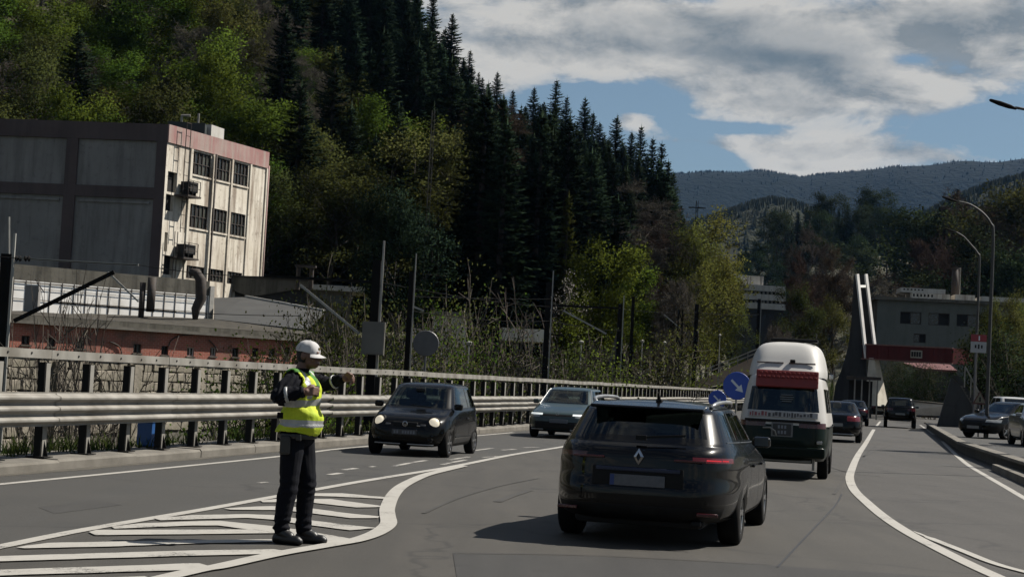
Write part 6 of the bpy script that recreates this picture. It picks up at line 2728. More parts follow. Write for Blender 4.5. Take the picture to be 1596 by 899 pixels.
GOLF = dict(len=4.28, paint=car_paint('teal grey paint', (0.038, 0.066, 0.066), 0.28, 0.08, 0.6, 0.2), ya=-1.30, yb=1.33, r=0.32, tw=0.89, arch_top=0.78,
            keys=[(-2.05, .24, 2.02, .19, .80, 4.8, 2), (-2.12, .32, 2.11, .25, .86, 5.4, 3), (-2.14, .45, 2.14, .36, .885, 5.8, 3), (-2.14, .58, 2.13, .48, .893, 5.8, 4), (-2.12, .70, 2.10, .60, .895, 5.8, 4), (-2.10, .82, 2.02, .71, .89, 5.6, 4),
                  (-2.08, .90, 1.80, .79, .875, 5.4, 4), (-2.05, .96, 1.42, .885, .855, 5.4, 3), (-2.02, 1.00, 1.08, .955, .83, 5.8, 9), (-1.70, 1.385, .36, 1.375, .655, 6.6, 2), (-1.64, 1.42, .22, 1.42, .61, 6.6, 2), (-1.5, 1.45, .04, 1.45, .48, 6, 2), (-1.3, 1.465, -.2, 1.465, .28, 5, 2), (-1.0, 1.47, -.4, 1.47, 0, 4, 2)],
            glass=(8.0, 9.0), split=-0.02, mirror=(0.78, 1.02), seat=0.0, seams=[(-0.30, 2.0), (0.85, 2.6)], handle_z=0.80, spokes=5, rim=M_rimd,
            grille=[('light_bar_lamp', 4.45, 4.95, 'f', 0.52, 1.0), ('light_bar_lamp', 4.55, 5.05, 's', 0.93, 1.0), ('grille', 4.2, 4.75, 'f', 0.0, 0.52), ('head_lamp', 3.9, 4.45, 'f', 0.66, 1.0), ('grille', 1.2, 2.9, 'f', 0.0, 0.80)], extra=golf_extra)


def saloon(name, loc, rz, label, paint, kind='saloon', lit=False, plate=True, suv=False):
    """ordinary four-door car for the middle distance; rear and front both worked out"""
    t = thing(name, loc, rz, label, 'car')
    dz = 0.18 if suv else 0.0
    ya, yb, r = -1.36, 1.38, 0.32 + dz * 0.25
    b = dz
    if kind == 'saloon':
        keys = [(-2.18, .24, 2.12, .20, .80, 5, 2), (-2.28, .33, 2.24, .27, .87, 5.6, 2), (-2.31, .48, 2.29, .40, .90, 6, 2), (-2.30, .62, 2.29, .54, .905, 6, 3), (-2.27, .76, 2.24, .66, .90, 6, 3), (-2.22, .90, 2.10, .76, .885, 6, 3),
                (-2.10, .985, 1.75, .86, .865, 6, 2), (-1.80, 1.015, 1.12, .95, .84, 6, 2), (-1.66, 1.02, 1.00, .98, .815, 6.5, 7), (-1.02, 1.375, .22, 1.365, .63, 7, 2), (-.92, 1.405, .08, 1.405, .58, 7, 2), (-.8, 1.43, -.1, 1.43, .4, 6, 2), (-.55, 1.44, -.3, 1.44, 0, 4, 2)]
    else:
        keys = [(-2.10, .26 + b, 2.05, .22 + b, .80, 5, 2), (-2.18, .36 + b, 2.16, .30 + b, .87, 5.6, 2), (-2.2, .50 + b, 2.2, .44 + b, .90, 6, 2), (-2.2, .64 + b, 2.2, .60 + b, .905, 6, 3), (-2.18, .80 + b, 2.16, .74 + b, .90, 6, 3), (-2.15, .92 + b, 2.04, .86 + b, .89, 6, 3),
                (-2.12, 1.0 + b, 1.7, .96 + b, .87, 6, 2), (-2.08, 1.04 + b, 1.2, 1.03 + b, .85, 6, 2), (-2.06, 1.06 + b, 1.08, 1.05 + b, .82, 6.5, 7), (-1.82, 1.46 + b, .42, 1.45 + b, .67, 7, 2), (-1.75, 1.50 + b, .28, 1.50 + b, .62, 7, 2), (-1.6, 1.53 + b, .1, 1.53 + b, .45, 6, 2), (-1.3, 1.54 + b, -.2, 1.54 + b, 0, 4, 2)]
    sh = Shell(keys, 3, 44, 8, [(ya, r), (yb, r)], r + 0.06, 0.86 + dz)

    def cl(side, lv, kind_, f, c):
        if lv < 1.0:
            return 'lower_trim'
        if 8.1 < lv < 9.0:
            if kind_ == 'r' and f < 0.9:
                return 'rear_window'
            if kind_ == 'f' and f < 0.93:
                return 'windscreen'
            if -0.8 < f < -0.06:
                return ('rear_side_window', side)
            if 0.0 < f < 0.84:
                return ('front_side_window', side)
            return 'body'
        if 3.9 < lv < 5.2 and c[1] < -1.8 and (kind_ == 's' or f > 0.55):
            return ('tail_lamp', side)
        if 3.6 < lv < 4.7 and c[1] > 1.7 and (kind_ == 's' or kind_ == 'f' and f > 0.58):
            return ('head_lamp', side)
        if 1.2 < lv < 3.6 and kind_ == 'f' and f < 0.55:
            return 'grille'
        return 'body'
    mm = {'lower_trim': M_plast, 'rear_window': M_glass, 'windscreen': M_glass, 'rear_side_window': M_glassd, 'front_side_window': M_glass, 'body': paint, 'tail_lamp': M_taillit if lit else M_tail, 'head_lamp': M_head, 'grille': M_plast}
    for k, mb in sh.split(cl).items():
        nm = k if isinstance(k, str) else k[0]
        panel(mb, nm, mm[nm], t)
    rbox('underbody', (0, 0, 0.45 + dz), (1.22, 4.0, 0.46), M_inner, t, 0.05)
    add_wheels(t, 0.895, ya, yb, r, 0.21, 5)
    mirrors(t, sh, 0.72, 1.02 + dz, paint)
    seats(t, 0.0, -0.9, 0.52 + dz)
    for s in (1, -1):
        for y in (-0.45, 0.42):
            sh.line(sh.col_at(y, sh.lev(2)), sh.lev(1.5), sh.lev(8), s).build('door_seam', M_plast, t, fix=False)
    handle(t, sh, -0.25, 0.82 + dz, paint)
    handle(t, sh, 0.60, 0.81 + dz, paint)
    yr = sh.L[sh.lev(3)][0]
    p = rbox('number_plate', (0, yr - 0.006, 0.62 + dz), (0.52, 0.02, 0.11), mat('dull plate', (0.25, 0.25, 0.24), (0.30, 0.30, 0.29), 10, 0.5), t, 0.004)
    yf = sh.L[sh.lev(2.6)][2]
    rbox('front_plate', (0, yf + 0.004, 0.42 + dz), (0.52, 0.02, 0.11), mat('dull plate', (0.25, 0.25, 0.24)), t, 0.004)
    rbox('bumper_strip', (0, yr - 0.0, 0.30 + dz), (1.3, 0.05, 0.035), M_silver if lit else M_plast, t, 0.01)
    return t


def camper(name, loc, rz, label):
    t = thing(name, loc, rz, label, 'van')
    white = car_paint('aged white paint', (0.72, 0.70, 0.66), 0.4, 0.2, 0.3)
    green = car_paint('dark green paint', (0.004, 0.012, 0.008), 0.35, 0.04, 0.2)
    ya, yb, r = -1.10, 1.25, 0.32
    keys = [(-2.22, .36, 2.15, .30, .78, 6, 2), (-2.30, .46, 2.28, .40, .825, 7, 3), (-2.32, .62, 2.32, .55, .84, 8, 3), (-2.315, .80, 2.31, .72, .845, 8, 3), (-2.30, .98, 2.26, .90, .845, 8, 3), (-2.29, 1.08, 2.18, 1.02, .84, 8, 3), (-2.275, 1.16, 2.08, 1.12, .83, 8, 8),
            (-2.13, 1.72, 1.45, 1.72, .735, 8, 3), (-2.06, 1.90, 1.22, 1.88, .69, 7.5, 3), (-1.98, 1.98, 1.05, 1.96, .62, 7, 2), (-1.8, 2.02, .8, 2.0, .4, 6, 2), (-1.5, 2.03, .5, 2.02, 0, 4, 2)]
    sh = Shell(keys, 3, 50, 10, [(ya, r), (yb, r)], r + 0.06, 0.84)

    def cl(side, lv, kind, f, c):
        x, y, z = c
        if 6.2 < lv < 7.05:
            if kind == 'r' and f < 0.86:
                return 'rear_window'
            if kind == 'f' and f < 0.93:
                return 'windscreen'
            if kind == 's':
                if -0.88 < f < -0.35:
                    return ('rear_side_window', side)
                if -0.30 < f < 0.28:
                    return ('middle_side_window', side)
                if 0.34 < f < 0.85:
                    return ('front_side_window', side)
        if 3.9 < lv < 5.1 and y < -2.0:
            if kind == 's' and f < -0.93 or kind == 'r' and f > 0.42:
                return ('tail_lamp', side)
        if z < 1.0:
            return 'lower_body'
        return 'upper_body'
    mm = {'rear_window': M_glassd, 'windscreen': M_glass, 'rear_side_window': M_glassd, 'middle_side_window': M_glassd, 'front_side_window': M_glass, 'tail_lamp': M_tail, 'lower_body': green, 'upper_body': white}
    for k, mb in sh.split(cl).items():
        nm = k if isinstance(k, str) else k[0]
        panel(mb, nm, mm[nm], t)
    rbox('underbody', (0, 0, 0.52), (1.2, 4.2, 0.42), M_inner, t, 0.05)
    add_wheels(t, 0.84, ya, yb, r, 0.20, 6, M_rimd)
    # raised roof moulding: starts a little forward of the tail
    k2 = [(-2.0, 1.93, 1.15, 1.92, .715, 7, 2), (-1.93, 2.02, 1.12, 2.02, .72, 7, 3), (-1.80, 2.16, 1.05, 2.16, .70, 7, 3), (-1.66, 2.34, .85, 2.36, .655, 6.5, 3), (-1.52, 2.48, .55, 2.52, .58, 6, 3), (-1.40, 2.56, .35, 2.60, .46, 5, 2), (-1.2, 2.60, .1, 2.64, .25, 5, 2), (-.9, 2.62, -.2, 2.65, 0, 4, 2)]
    s2 = Shell(k2, 3, 30, 8)
    for k, mb in s2.split(lambda *a: 'high_roof').items():
        panel(mb, 'high_roof', car_paint('grubby white moulding', (0.66, 0.65, 0.62), 0.5, 0.3, 0.1), t)
    rbox('roof_vent', (0.1, -0.9, 2.645), (0.9, 0.5, 0.06), M_plast, t, 0.02)
    rbox('camera', (0.12, -1.80, 2.22), (0.10, 0.08, 0.07), M_plast, t, 0.015)
    for s in (1, -1):
        rbox('roof_seam', (s * 0.30, -1.80, 2.185), (0.5, 0.012, 0.035), mat('grey scuff', (0.16, 0.16, 0.16), (0.3, 0.3, 0.29), 30, 0.8), t, 0.004, rx=0.6)
    # red traction boards above the window
    M_trac = mat('red traction board', (0.22, 0.016, 0.014), (0.28, 0.022, 0.018), 7, 0.55)
    b = rbox('traction_board', (0.05, -2.155, 1.875), (1.16, 0.07, 0.33), M_trac, t, 0.02, rx=-0.26)
    for i in range(13):
        for j in range(4):
            rbox('lug', (-0.52 + i * 0.087 + (j % 2) * 0.03, -0.038 - (j - 1.5) * 0.020, (j - 1.5) * 0.078), (0.055, 0.035, 0.035), M_trac, b, 0.008, rx=-0.26)
    # sticker band below the window
    M_stk = mat('white sticker', (0.5, 0.49, 0.47), rough=0.5)
    band = rbox('sticker_band', (0.0, -2.283, 1.21), (1.30, 0.012, 0.11), mat('pale band', (0.40, 0.39, 0.38), (0.48, 0.47, 0.45), 8, 0.5), t, 0.004, rx=-0.25)
    r_ = random.Random(4)
    x = -0.60
    while x < 0.60:
        w = r_.uniform(0.02, 0.05)
        c = mat('sticker red', (0.25, 0.04, 0.05), rough=0.5) if x < -0.28 else mat('sticker dark', (0.05, 0.045, 0.045), rough=0.5)
        rbox('sticker', (x, -0.009, r_.uniform(-.012, .012)), (w, 0.004, r_.uniform(0.04, 0.09)), c, band, 0.001, rx=-0.25)
        x += w + r_.uniform(0.012, 0.04)
    # round faint emblem on the window
    for (w, z) in ((0.22, 1.58), (0.26, 1.54), (0.24, 1.50), (0.18, 1.46)):
        rbox('window_sticker', (0.06, -2.195 - (1.6 - z) * 0.26 + 0.0, z), (w, 0.006, 0.02), mat('faint sticker', (0.13, 0.14, 0.15), rough=0.6), t, 0.002, rx=-0.26)
    rbox('bumper', (0, -2.33, 0.52), (1.62, 0.14, 0.20), green, t, 0.04)
    p = rbox('number_plate', (0.0, -2.318, 0.93), (0.34, 0.02, 0.22), mat('dark square plate', (0.02, 0.022, 0.025), rough=0.4), t, 0.006)
    for dz_ in (0.05, -0.05):
        for i in range(3):
            rbox('plate_mark', (-0.06 + i * 0.06, -0.012, dz_), (0.036, 0.004, 0.06), mat('plate mark', (0.22, 0.24, 0.27), rough=0.5), p, 0.002)
    rbox('plate_frame', (0.0, -2.309, 0.93), (0.40, 0.012, 0.28), mat('grey plate frame', (0.2, 0.2, 0.2), rough=0.5), t, 0.004)
    rbox('tail_strip', (0, -2.312, 1.09), (1.4, 0.02, 0.05), M_plast, t, 0.006)
    MB().tube([(-0.35, -2.33, 0.95), (-0.22, -2.40, 0.96), (-0.12, -2.42, 0.90), (-0.10, -2.38, 0.82)], 0.018, 6).build('hook', M_galv, t)
    rbox('tow_lamp', (0.70, -2.35, 0.72), (0.10, 0.03, 0.06), M_chrome, t, 0.01)
    MB().bar((-0.74, -2.20, 0.37), (0.55, -2.20, 0.35), 0.05).build('tow_bar', M_galv, t)
    MB().bar((0.60, -2.22, 0.20), (0.60, -2.22, 0.42), 0.05).build('exhaust', M_galv, t)
    mirrors(t, sh, 1.55, 1.42, M_plast, 0.16, 0.14)
    rbox('wing_light', (0.80, 0.2, 1.98), (0.08, 0.18, 0.10), M_chrome, t, 0.02)
    for s in (1, -1):
        for y in (-0.55, 0.75):
            sh.line(sh.col_at(y, sh.lev(2)), sh.lev(1.5), sh.lev(6), s).build('door_seam', M_plast, t, fix=False)
        rbox('body_strip', (s * 0.85, 0.0, 0.995), (0.012, 3.6, 0.035), M_plast, t, 0.003)
    handle(t, sh, 0.55, 1.02, M_plast)
    seats(t, 0.95, 0.0, 0.75)
    return t


def drive(px, py, heading, L, axle_z=0.0):
    """ground place for a photo point"""
    return G(px, py, axle_z)


def yaw(h):
    """car's +Y turned by h radians clockwise"""
    return -h


def all_cars():
    # estate: rear right wheel at the photo's contact point
    h = math.radians(13.5)
    wp = G(1146, 848)
    k = 1.07
    loc = wp - (Vector((math.cos(h), -math.sin(h), 0)) * 0.84 + Vector((math.sin(h), math.cos(h), 0)) * -1.28) * k
    estate('estate_car', loc, -h, 'shiny black estate car seen from behind in the middle lane').scale = (k, k, 0.99)
    # round-eyed hatchback: heading towards us
    h = math.radians(180 + 11)
    wp = G(697, 713)
    f = Vector((math.sin(h), math.cos(h), 0))
    rgt = Vector((f.y, -f.x, 0))
    loc = wp - (rgt * -0.76 + f * 1.22)
    hatch_front('small_hatchback', loc, -h, 'small black hatchback with round lit headlamps coming towards us', LUPO)
    h = math.radians(180 + 12.5)
    wp = G(832, 680)
    f = Vector((math.sin(h), math.cos(h), 0))
    rgt = Vector((f.y, -f.x, 0))
    loc = wp - (rgt * 0.80 + f * 1.33)
    hatch_front('hatchback', loc, -h, 'teal grey hatchback with thin light bars behind the small black one', GOLF)
    # camper van
    h = math.radians(12.5)
    wp = G(1283, 746)
    f = Vector((math.sin(h), math.cos(h), 0))
    rgt = Vector((f.y, -f.x, 0))
    loc = wp - (rgt * 0.76 + f * -1.10)
    camper('camper_van', loc, -h, 'white and dark green high roof camper van with red traction board')
    blk = car_paint('near black paint', (0.0025, 0.0028, 0.0035), 0.26, 0.02, 0.4)
    nav = car_paint('dark navy paint', (0.004, 0.0055, 0.010), 0.26, 0.02, 0.2)
    slv = car_paint('silver paint', (0.26, 0.27, 0.28), 0.3, 0.15, 0.8, 0.5)
    wht = car_paint('clean white paint', (0.62, 0.62, 0.60), 0.3, 0.1, 0.6)
    h = math.radians(12.7)

    def put(px, py, hd, off, name, label, paint, **kw):
        w = G(px, py, kw.pop('z', 0.0))
        f = Vector((math.sin(hd), math.cos(hd), 0))
        rgt = Vector((f.y, -f.x, 0))
        return saloon(name, w - (rgt * off[0] + f * off[1]), -hd, label, paint, **kw)
    put(1340, 690, h, (0.85, -1.36), 'saloon_car', 'black saloon with orange lit tail lamp just ahead of the camper van', blk, lit=True)
    put(1352, 664, h, (0.85, -1.36), 'saloon_car', 'dark car mostly hidden ahead of the black saloon', nav)
    put(1426, 668, h, (0.85, -1.36), 'suv_car', 'dark off-roader driving away in the right lane', blk, kind='suv', suv=True)
    put(1386, 651, h, (0.85, -1.36), 'saloon_car', 'dark car farther away, left of the off-roader', blk)
    # parked on the right
    put(1566, 685, math.radians(180 + 50), (-0.8, 1.38), 'parked_saloon', 'black saloon parked with its nose towards the road', blk, z=0.3)
    put(1562, 674, math.radians(180 + 4), (0.8, 1.38), 'parked_suv', 'white off-roader parked facing us behind the black saloon', wht, kind='suv', suv=True, z=0.3)
    put(1597, 696, math.radians(180 + 8), (0.8, 1.38), 'parked_saloon', 'silver car cut off by the right edge of the picture', slv, z=0.3)
    put(1533, 665, math.radians(180 + 20), (0.8, 1.38), 'parked_van', 'dark car parked behind the warning sign', nav, kind='suv', suv=True, z=0.3)


all_cars()

# ================================================================== POLICE OFFICER
def officer():
    S = G(453, 846)
    t = thing('person', S, math.radians(-16), 'police officer in dark uniform, yellow vest and white cap pointing with one arm', 'person')
    prim = []      # (kind, data..., tag)

    def cap(a, b, ra, rb, tg):
        prim.append(('c', Vector(a), Vector(b), ra, rb, tg))

    def ell(c, r, tg, ry=0.0):
        prim.append(('e', Vector(c), Vector(r), ry, 0, tg))
    # legs
    for (hip, knee, ank, toe, s) in (((0.0, -.095, .95), (-.005, -.105, .52), (-.055, -.115, .11), (.125, -.150, .045), -1), ((.02, .095, .95), (.085, .10, .53), (.075, .10, .11), (.255, .115, .045), 1)):
        hip, knee, ank, toe = map(Vector, (hip, knee, ank, toe))
        cap(hip, knee, .112, .086, 'trouser')
        cap(knee, ank + Vector((-.005, 0, .03)), .083, .070, 'trouser')
        cap(knee.lerp(ank, .15) + Vector((-.02, 0, 0)), knee.lerp(ank, .5) + Vector((-.02, 0, 0)), .075, .068, 'trouser')
        ell(ank + Vector((0.0, 0, .035)), (.082, .075, .045), 'trouser')
        heel = ank + Vector((-.03, 0, -.06))
        cap(heel, toe, .048, .042, 'shoe')
        cap(ank, ank + (toe - ank) * .55, .055, .045, 'shoe')
        cap(heel + Vector((-.012, 0, -.012)), toe + Vector((.02, 0, -.008)), .038, .036, 'shoe')
    # trunk
    ell((.0, 0, .985), (.150, .185, .13), 'trouser')
    ell((.035, 0, 1.14), (.165, .185, .17), 'torso')
    ell((.015, 0, 1.36), (.155, .20, .20), 'torso')
    cap((0.0, -.15, 1.485), (0.0, .15, 1.485), .082, .082, 'torso')
    cap((-.01, 0, 1.52), (.03, 0, 1.63), .068, .062, 'neck')
    # head, chin a little down
    ell((.065, 0, 1.735), (.108, .080, .118), 'skin')
    ell((.095, 0, 1.665), (.080, .064, .066), 'skin')
    cap((.13, 0, 1.632), (.145, 0, 1.637), .030, .026, 'skin')
    cap((.165, 0, 1.735), (.190, 0, 1.690), .010, .016, 'skin')
    cap((.165, -.030, 1.752), (.165, .030, 1.752), .013, .013, 'skin')
    for s in (-1, 1):
        ell((.050, s * .080, 1.715), (.024, .013, .034), 'skin')
        ell((.125, s * .045, 1.695), (.035, .024, .028), 'skin')
    cap((.166, -.018, 1.652), (.166, .018, 1.652), .010, .010, 'skin')
    # right arm, elbow out, forearm across the chest
    cap((0.0, -.200, 1.47), (-.055, -.335, 1.345), .086, .078, 'sleeve')
    cap((-.055, -.335, 1.345), (.135, -.295, 1.385), .076, .052, 'sleeve')
    # left arm stretched out ahead
    cap((.02, .195, 1.475), (.195, .240, 1.475), .084, .068, 'sleeve')
    cap((.195, .240, 1.475), (.320, .205, 1.520), .066, .048, 'sleeve')

    def hand(w, d, side, curl, tg='skin'):
        """palm from wrist w along d; side = thumb direction; fingers bend towards curl"""
        w, d, side, curl = Vector(w), Vector(d).normalized(), Vector(side).normalized(), Vector(curl).normalized()
        cap(w - d * .03, w + d * .02, .034, .034, tg)
        for k in range(4):
            o = side * (.030 - .020 * k)
            cap(w + d * .02 + o * .7, w + d * .085 + o, .018, .014, tg)
            ln = (.040, .046, .042, .033)[k]
            b1 = w + d * .085 + o
            d1 = (d * .75 + curl * .65).normalized()
            b2 = b1 + d1 * ln
            d2 = (d * .05 + curl).normalized()
            b3 = b2 + d2 * ln * .72
            b4 = b3 + (curl - d * .7).normalized() * ln * .5
            cap(b1, b2, .0115, .0105, tg)
            cap(b2, b3, .0105, .0095, tg)
            cap(b3, b4, .0095, .0085, tg)
        th = w + d * .025 + side * .030
        t2 = th + (side * .65 + d * .7 + curl * .2).normalized() * .042
        t3 = t2 + (d * .9 + curl * .5).normalized() * .032
        cap(w + d * .01 + side * .012, th, .018, .016, tg)
        cap(th, t2, .014, .012, tg)
        cap(t2, t3, .012, .010, tg)
    hand((.165, -.290, 1.393), (1, .25, .12), (0, .25, 1), (-.1, 1, -.1))
    hand((.345, .200, 1.528), (1, -.08, .20), (0, -.5, .85), (-.1, -.6, -.7))
    # ---- union: voxel remesh of all primitives into one skin
    mb = MB()
    for p in prim:
        if p[0] == 'c':
            _, a, b, ra, rb, tg = p
            d = (b - a)
            L = d.length
            q = d.to_track_quat('Z', 'Y').to_matrix().to_4x4() if L > 1e-6 else Matrix()
            prof = []
            for k in range(6):
                an = -math.pi / 2 + math.pi / 2 * k / 5
                prof.append((max(1e-4, ra * math.cos(an)), ra * math.sin(an)))
            for k in range(6):
                an = math.pi / 2 * k / 5
                prof.append((max(1e-4, rb * math.cos(an)), L + rb * math.sin(an)))
            mb.lathe(prof, 16, Matrix.Translation(a) @ q)
        else:
            _, c, r, ry, _, tg = p
            prof = [(max(1e-4, math.cos(-math.pi / 2 + math.pi * k / 14)), math.sin(-math.pi / 2 + math.pi * k / 14)) for k in range(15)]
            mb.lathe(prof, 22, Matrix.Translation(c) @ Matrix.Diagonal((r.x, r.y, r.z, 1)))
    raw = mb.build('raw', M_black)
    bm = bmesh.new()
    bm.from_mesh(raw.data)
    bmesh.ops.remove_doubles(bm, verts=bm.verts, dist=4e-4)
    bmesh.ops.recalc_face_normals(bm, faces=bm.faces)
    bm.to_mesh(raw.data)
    bm.free()
    rm = raw.modifiers.new('r', 'REMESH')
    rm.mode = 'VOXEL'
    rm.voxel_size = 0.0065
    sm = raw.modifiers.new('s', 'SMOOTH')
    sm.factor = 0.5
    sm.iterations = 4
    dg = bpy.context.evaluated_depsgraph_get()
    me = bpy.data.meshes.new_from_object(raw.evaluated_get(dg))
    bpy.data.objects.remove(raw)
    nv = len(me.vertices)
    co = np.empty(nv * 3)
    me.vertices.foreach_get('co', co)
    co = co.reshape(-1, 3)
    nf = len(me.polygons)
    fc = np.empty(nf * 3)
    me.polygons.foreach_get('center', fc)
    fc = fc.reshape(-1, 3)

    def dist(pts):
        D = []
        for p in prim:
            if p[0] == 'c':
                a, b = np.array(p[1]), np.array(p[2])
                d = b - a
                tt = np.clip(((pts - a) @ d) / max(1e-9, d @ d), 0, 1)
                q = a + tt[:, None] * d
                D.append(np.linalg.norm(pts - q, axis=1) - (p[3] + (p[4] - p[3]) * tt))
            else:
                c, r = np.array(p[1]), np.array(p[2])
                D.append((np.linalg.norm((pts - c) / r, axis=1) - 1) * r.min())
        return np.array(D)
    D = dist(fc)
    tags = [p[5] for p in prim]
    win = D.argmin(0)
    # cloth folds: push vertices of cloth a little with noise
    Dv = dist(co)
    wv = Dv.argmin(0)
    nr = np.empty(nv * 3)
    me.vertices.foreach_get('normal', nr)
    nr = nr.reshape(-1, 3)
    for i in range(nv):
        tg = tags[wv[i]]
        if tg in ('trouser', 'sleeve', 'torso'):
            x, y, z = co[i]
            a = mnoise.noise((x * 9, y * 9, z * 5 + 4)) * 0.009 + mnoise.noise((x * 20, y * 20, z * 9)) * 0.004
            if tg == 'trouser':
                kz = math.exp(-((z - .52) / .10) ** 2) + math.exp(-((z - .17) / .08) ** 2) * 1.5
                a += 0.004 * math.sin(z * 80 + 6 * mnoise.noise((x * 6, y * 6, z * 3))) * kz
            if tg == 'sleeve':
                a += 0.006 * math.sin((x + y - z) * 85 + 5 * mnoise.noise((x * 7, y * 7, z * 7)))
            co[i] += nr[i] * a
    me.vertices.foreach_set('co', co.ravel())
    M_skin = mat('skin', (0.17, 0.085, 0.055), (0.23, 0.12, 0.082), 9, 0.55, c3=(0.12, 0.06, 0.042), scale3=14, amt3=0.4)
    M_uni = mat('navy uniform cloth', (0.005, 0.0058, 0.010), (0.009, 0.010, 0.016), 14, 0.9, bump=0.3, bscale=180, spec=0.15)
    M_shoe = mat('black boots', (0.008, 0.008, 0.008), (0.014, 0.014, 0.014), 10, 0.45)
    order = ['skin', 'uniform', 'shoe']
    me.materials.clear()
    for m in (M_skin, M_uni, M_shoe):
        me.materials.append(m)
    mi = np.array([{'skin': 0, 'neck': 0, 'trouser': 1, 'torso': 1, 'sleeve': 1, 'shoe': 2}[tags[w]] for w in win])
    mi[(fc[:, 2] < 1.60) & (mi == 0) & (np.abs(fc[:, 1]) < 0.12) & (fc[:, 0] < 0.10)] = 1      # jacket collar
    me.polygons.foreach_set('material_index', mi.astype(np.int32))
    me.polygons.foreach_set('use_smooth', [True] * nf)
    me.update()
    body = obj('body', me, t)
    # ---- vest: the trunk's own surface pushed out
    M_flu = mat('fluorescent yellow cloth', (0.66, 0.78, 0.015), (0.76, 0.86, 0.04), 6, 0.8, bump=0.3, bscale=25, c3=(0.42, 0.62, 0.008), scale3=5, amt3=0.7)
    M_sil = mat('silver reflective band', (0.42, 0.43, 0.43), (0.55, 0.56, 0.55), 9, 0.4, metal=0.2)
    M_grnc = mat('green collar cloth', (0.05, 0.20, 0.02), (0.08, 0.26, 0.03), 8, 0.85)
    tor = np.array([tags[w] in ('torso',) or (tags[w] == 'trouser' and True) for w in win])
    sel = []
    for i in range(nf):
        x, y, z = fc[i]
        if not tor[i] or z < 1.005 or z > 1.585:
            continue
        if tags[win[i]] == 'trouser' and z < 1.0:
            continue
        if abs(y) > 0.205 and z > 1.30:
            continue
        sel.append(i)
    vid = {}
    vb = MB()
    nrm = np.empty(nv * 3)
    me.vertices.foreach_get('normal', nrm)
    nrm = nrm.reshape(-1, 3)
    for i in sel:
        q = []
        for v in me.polygons[i].vertices:
            if v not in vid:
                vid[v] = len(vb.v)
                x, y, z = co[v]
                k = 0.020 + 0.010 * max(0, (1.25 - z) / 0.25) + 0.006 * mnoise.noise((x * 8, y * 8, z * 8)) + 0.004 * math.sin(z * 40 + y * 25 + 4 * mnoise.noise((x * 5, y * 5, z * 5)))
                if z < 1.10:
                    k += 0.012
                vb.v.append((x + nrm[v][0] * k, y + nrm[v][1] * k, z + nrm[v][2] * k))
            q.append(vid[v])
        x, y, z = fc[i]
        sl = 0.02 * math.sin(y * 9)
        m_ = 0
        if 1.085 < z < 1.135:
            m_ = 1
        elif 1.275 + sl < z < 1.335 + sl:
            m_ = 1
        elif z > 1.33 and abs(abs(y) - .115) < .022:
            m_ = 1
        elif z > 1.545:
            m_ = 2
        elif x > 0.05 and z > 1.42 and abs(y) < (z - 1.40) * 0.55:
            m_ = 2
        vb.f.append(tuple(q))
        vb.mi.append(m_)
    vm = bpy.data.meshes.new('vest')
    vm.from_pydata(vb.v, [], vb.f)
    for m in (M_flu, M_sil, M_grnc):
        vm.materials.append(m)
    vm.polygons.foreach_set('material_index', vb.mi)
    vm.polygons.foreach_set('use_smooth', [True] * len(vm.polygons))
    vm.update()
    vo = obj('vest', vm, t)
    so = vo.modifiers.new('thick', 'SOLIDIFY')
    so.thickness = 0.008
    so.offset = 1
    # ---- cap
    M_capw = mat('white cap cloth', (0.62, 0.61, 0.60), (0.72, 0.71, 0.70), 8, 0.8)
    R = Matrix.Translation((.060, 0, 1.752)) @ Matrix.Rotation(0.16, 4, 'Y')
    prof = []
    for k in range(11):
        a = 0.10 + (math.pi / 2 - 0.10) * k / 10
        prof.append((max(0.0005, math.cos(a) ** 0.85), math.sin(a)))
    prof = [(prof[0][0] * 0.985, prof[0][1] - 0.10)] + prof
    cb = MB().lathe(prof, 36, R @ Matrix.Diagonal((.118, .091, .110, 1)))
    for i, v in enumerate(cb.v):
        q = Vector(v)
        w = 0.0025 * mnoise.noise(q * 22) + 0.0015 * math.sin(6 * math.atan2(q.y, q.x - .06))
        cb.v[i] = (q.x + (q.x - .06) / .12 * w, q.y + q.y / .09 * w, q.z + w)
    co_ = cb.build('cap', M_capw, t, smooth=True)
    for k in range(3):
        an = k * math.pi / 3
        pts = []
        for j in range(13):
            th = 0.15 + (math.pi - 0.30) * j / 12
            pts.append(R @ Vector((.121 * math.cos(th) * math.cos(an), .093 * math.cos(th) * math.sin(an), .111 * math.sin(th))))
        MB().tube(pts, 0.0022, 4).build('seam', mat('cap seam', (0.42, 0.42, 0.42), rough=0.8), co_)
    MB().lathe([(0.0005, .116), (.008, .114), (.009, .109)], 10, R).build('button', M_capw, co_)
    mb = MB()
    n = 16
    for side in (0, 1):
        for k in range(n + 1):
            a = -1.05 + 2.1 * k / n
            r0, r1 = 0.112, 0.112 + 0.072 * math.cos(a * 1.15) ** 0.7
            x0, y0 = r0 * math.cos(a), r0 * math.sin(a) * 0.78
            x1, y1 = r1 * math.cos(a), r1 * math.sin(a) * 0.78
            mb.v += [tuple(R @ Vector((x0, y0, 0.006 - 0.004 * side - 0.10 * abs(y0)))), tuple(R @ Vector((x1, y1, -0.010 - 0.22 * abs(y1) - 0.004 * side)))]
    m2 = 2 * (n + 1)
    for k in range(n):
        mb.f.append((2 * k, 2 * k + 1, 2 * k + 3, 2 * k + 2))
        mb.f.append((m2 + 2 * k + 2, m2 + 2 * k + 3, m2 + 2 * k + 1, m2 + 2 * k))
        mb.f.append((2 * k + 1, m2 + 2 * k + 1, m2 + 2 * k + 3, 2 * k + 3))
        mb.mi += [0, 0, 0]
    mb.build('brim', M_capw, co_, smooth=False)
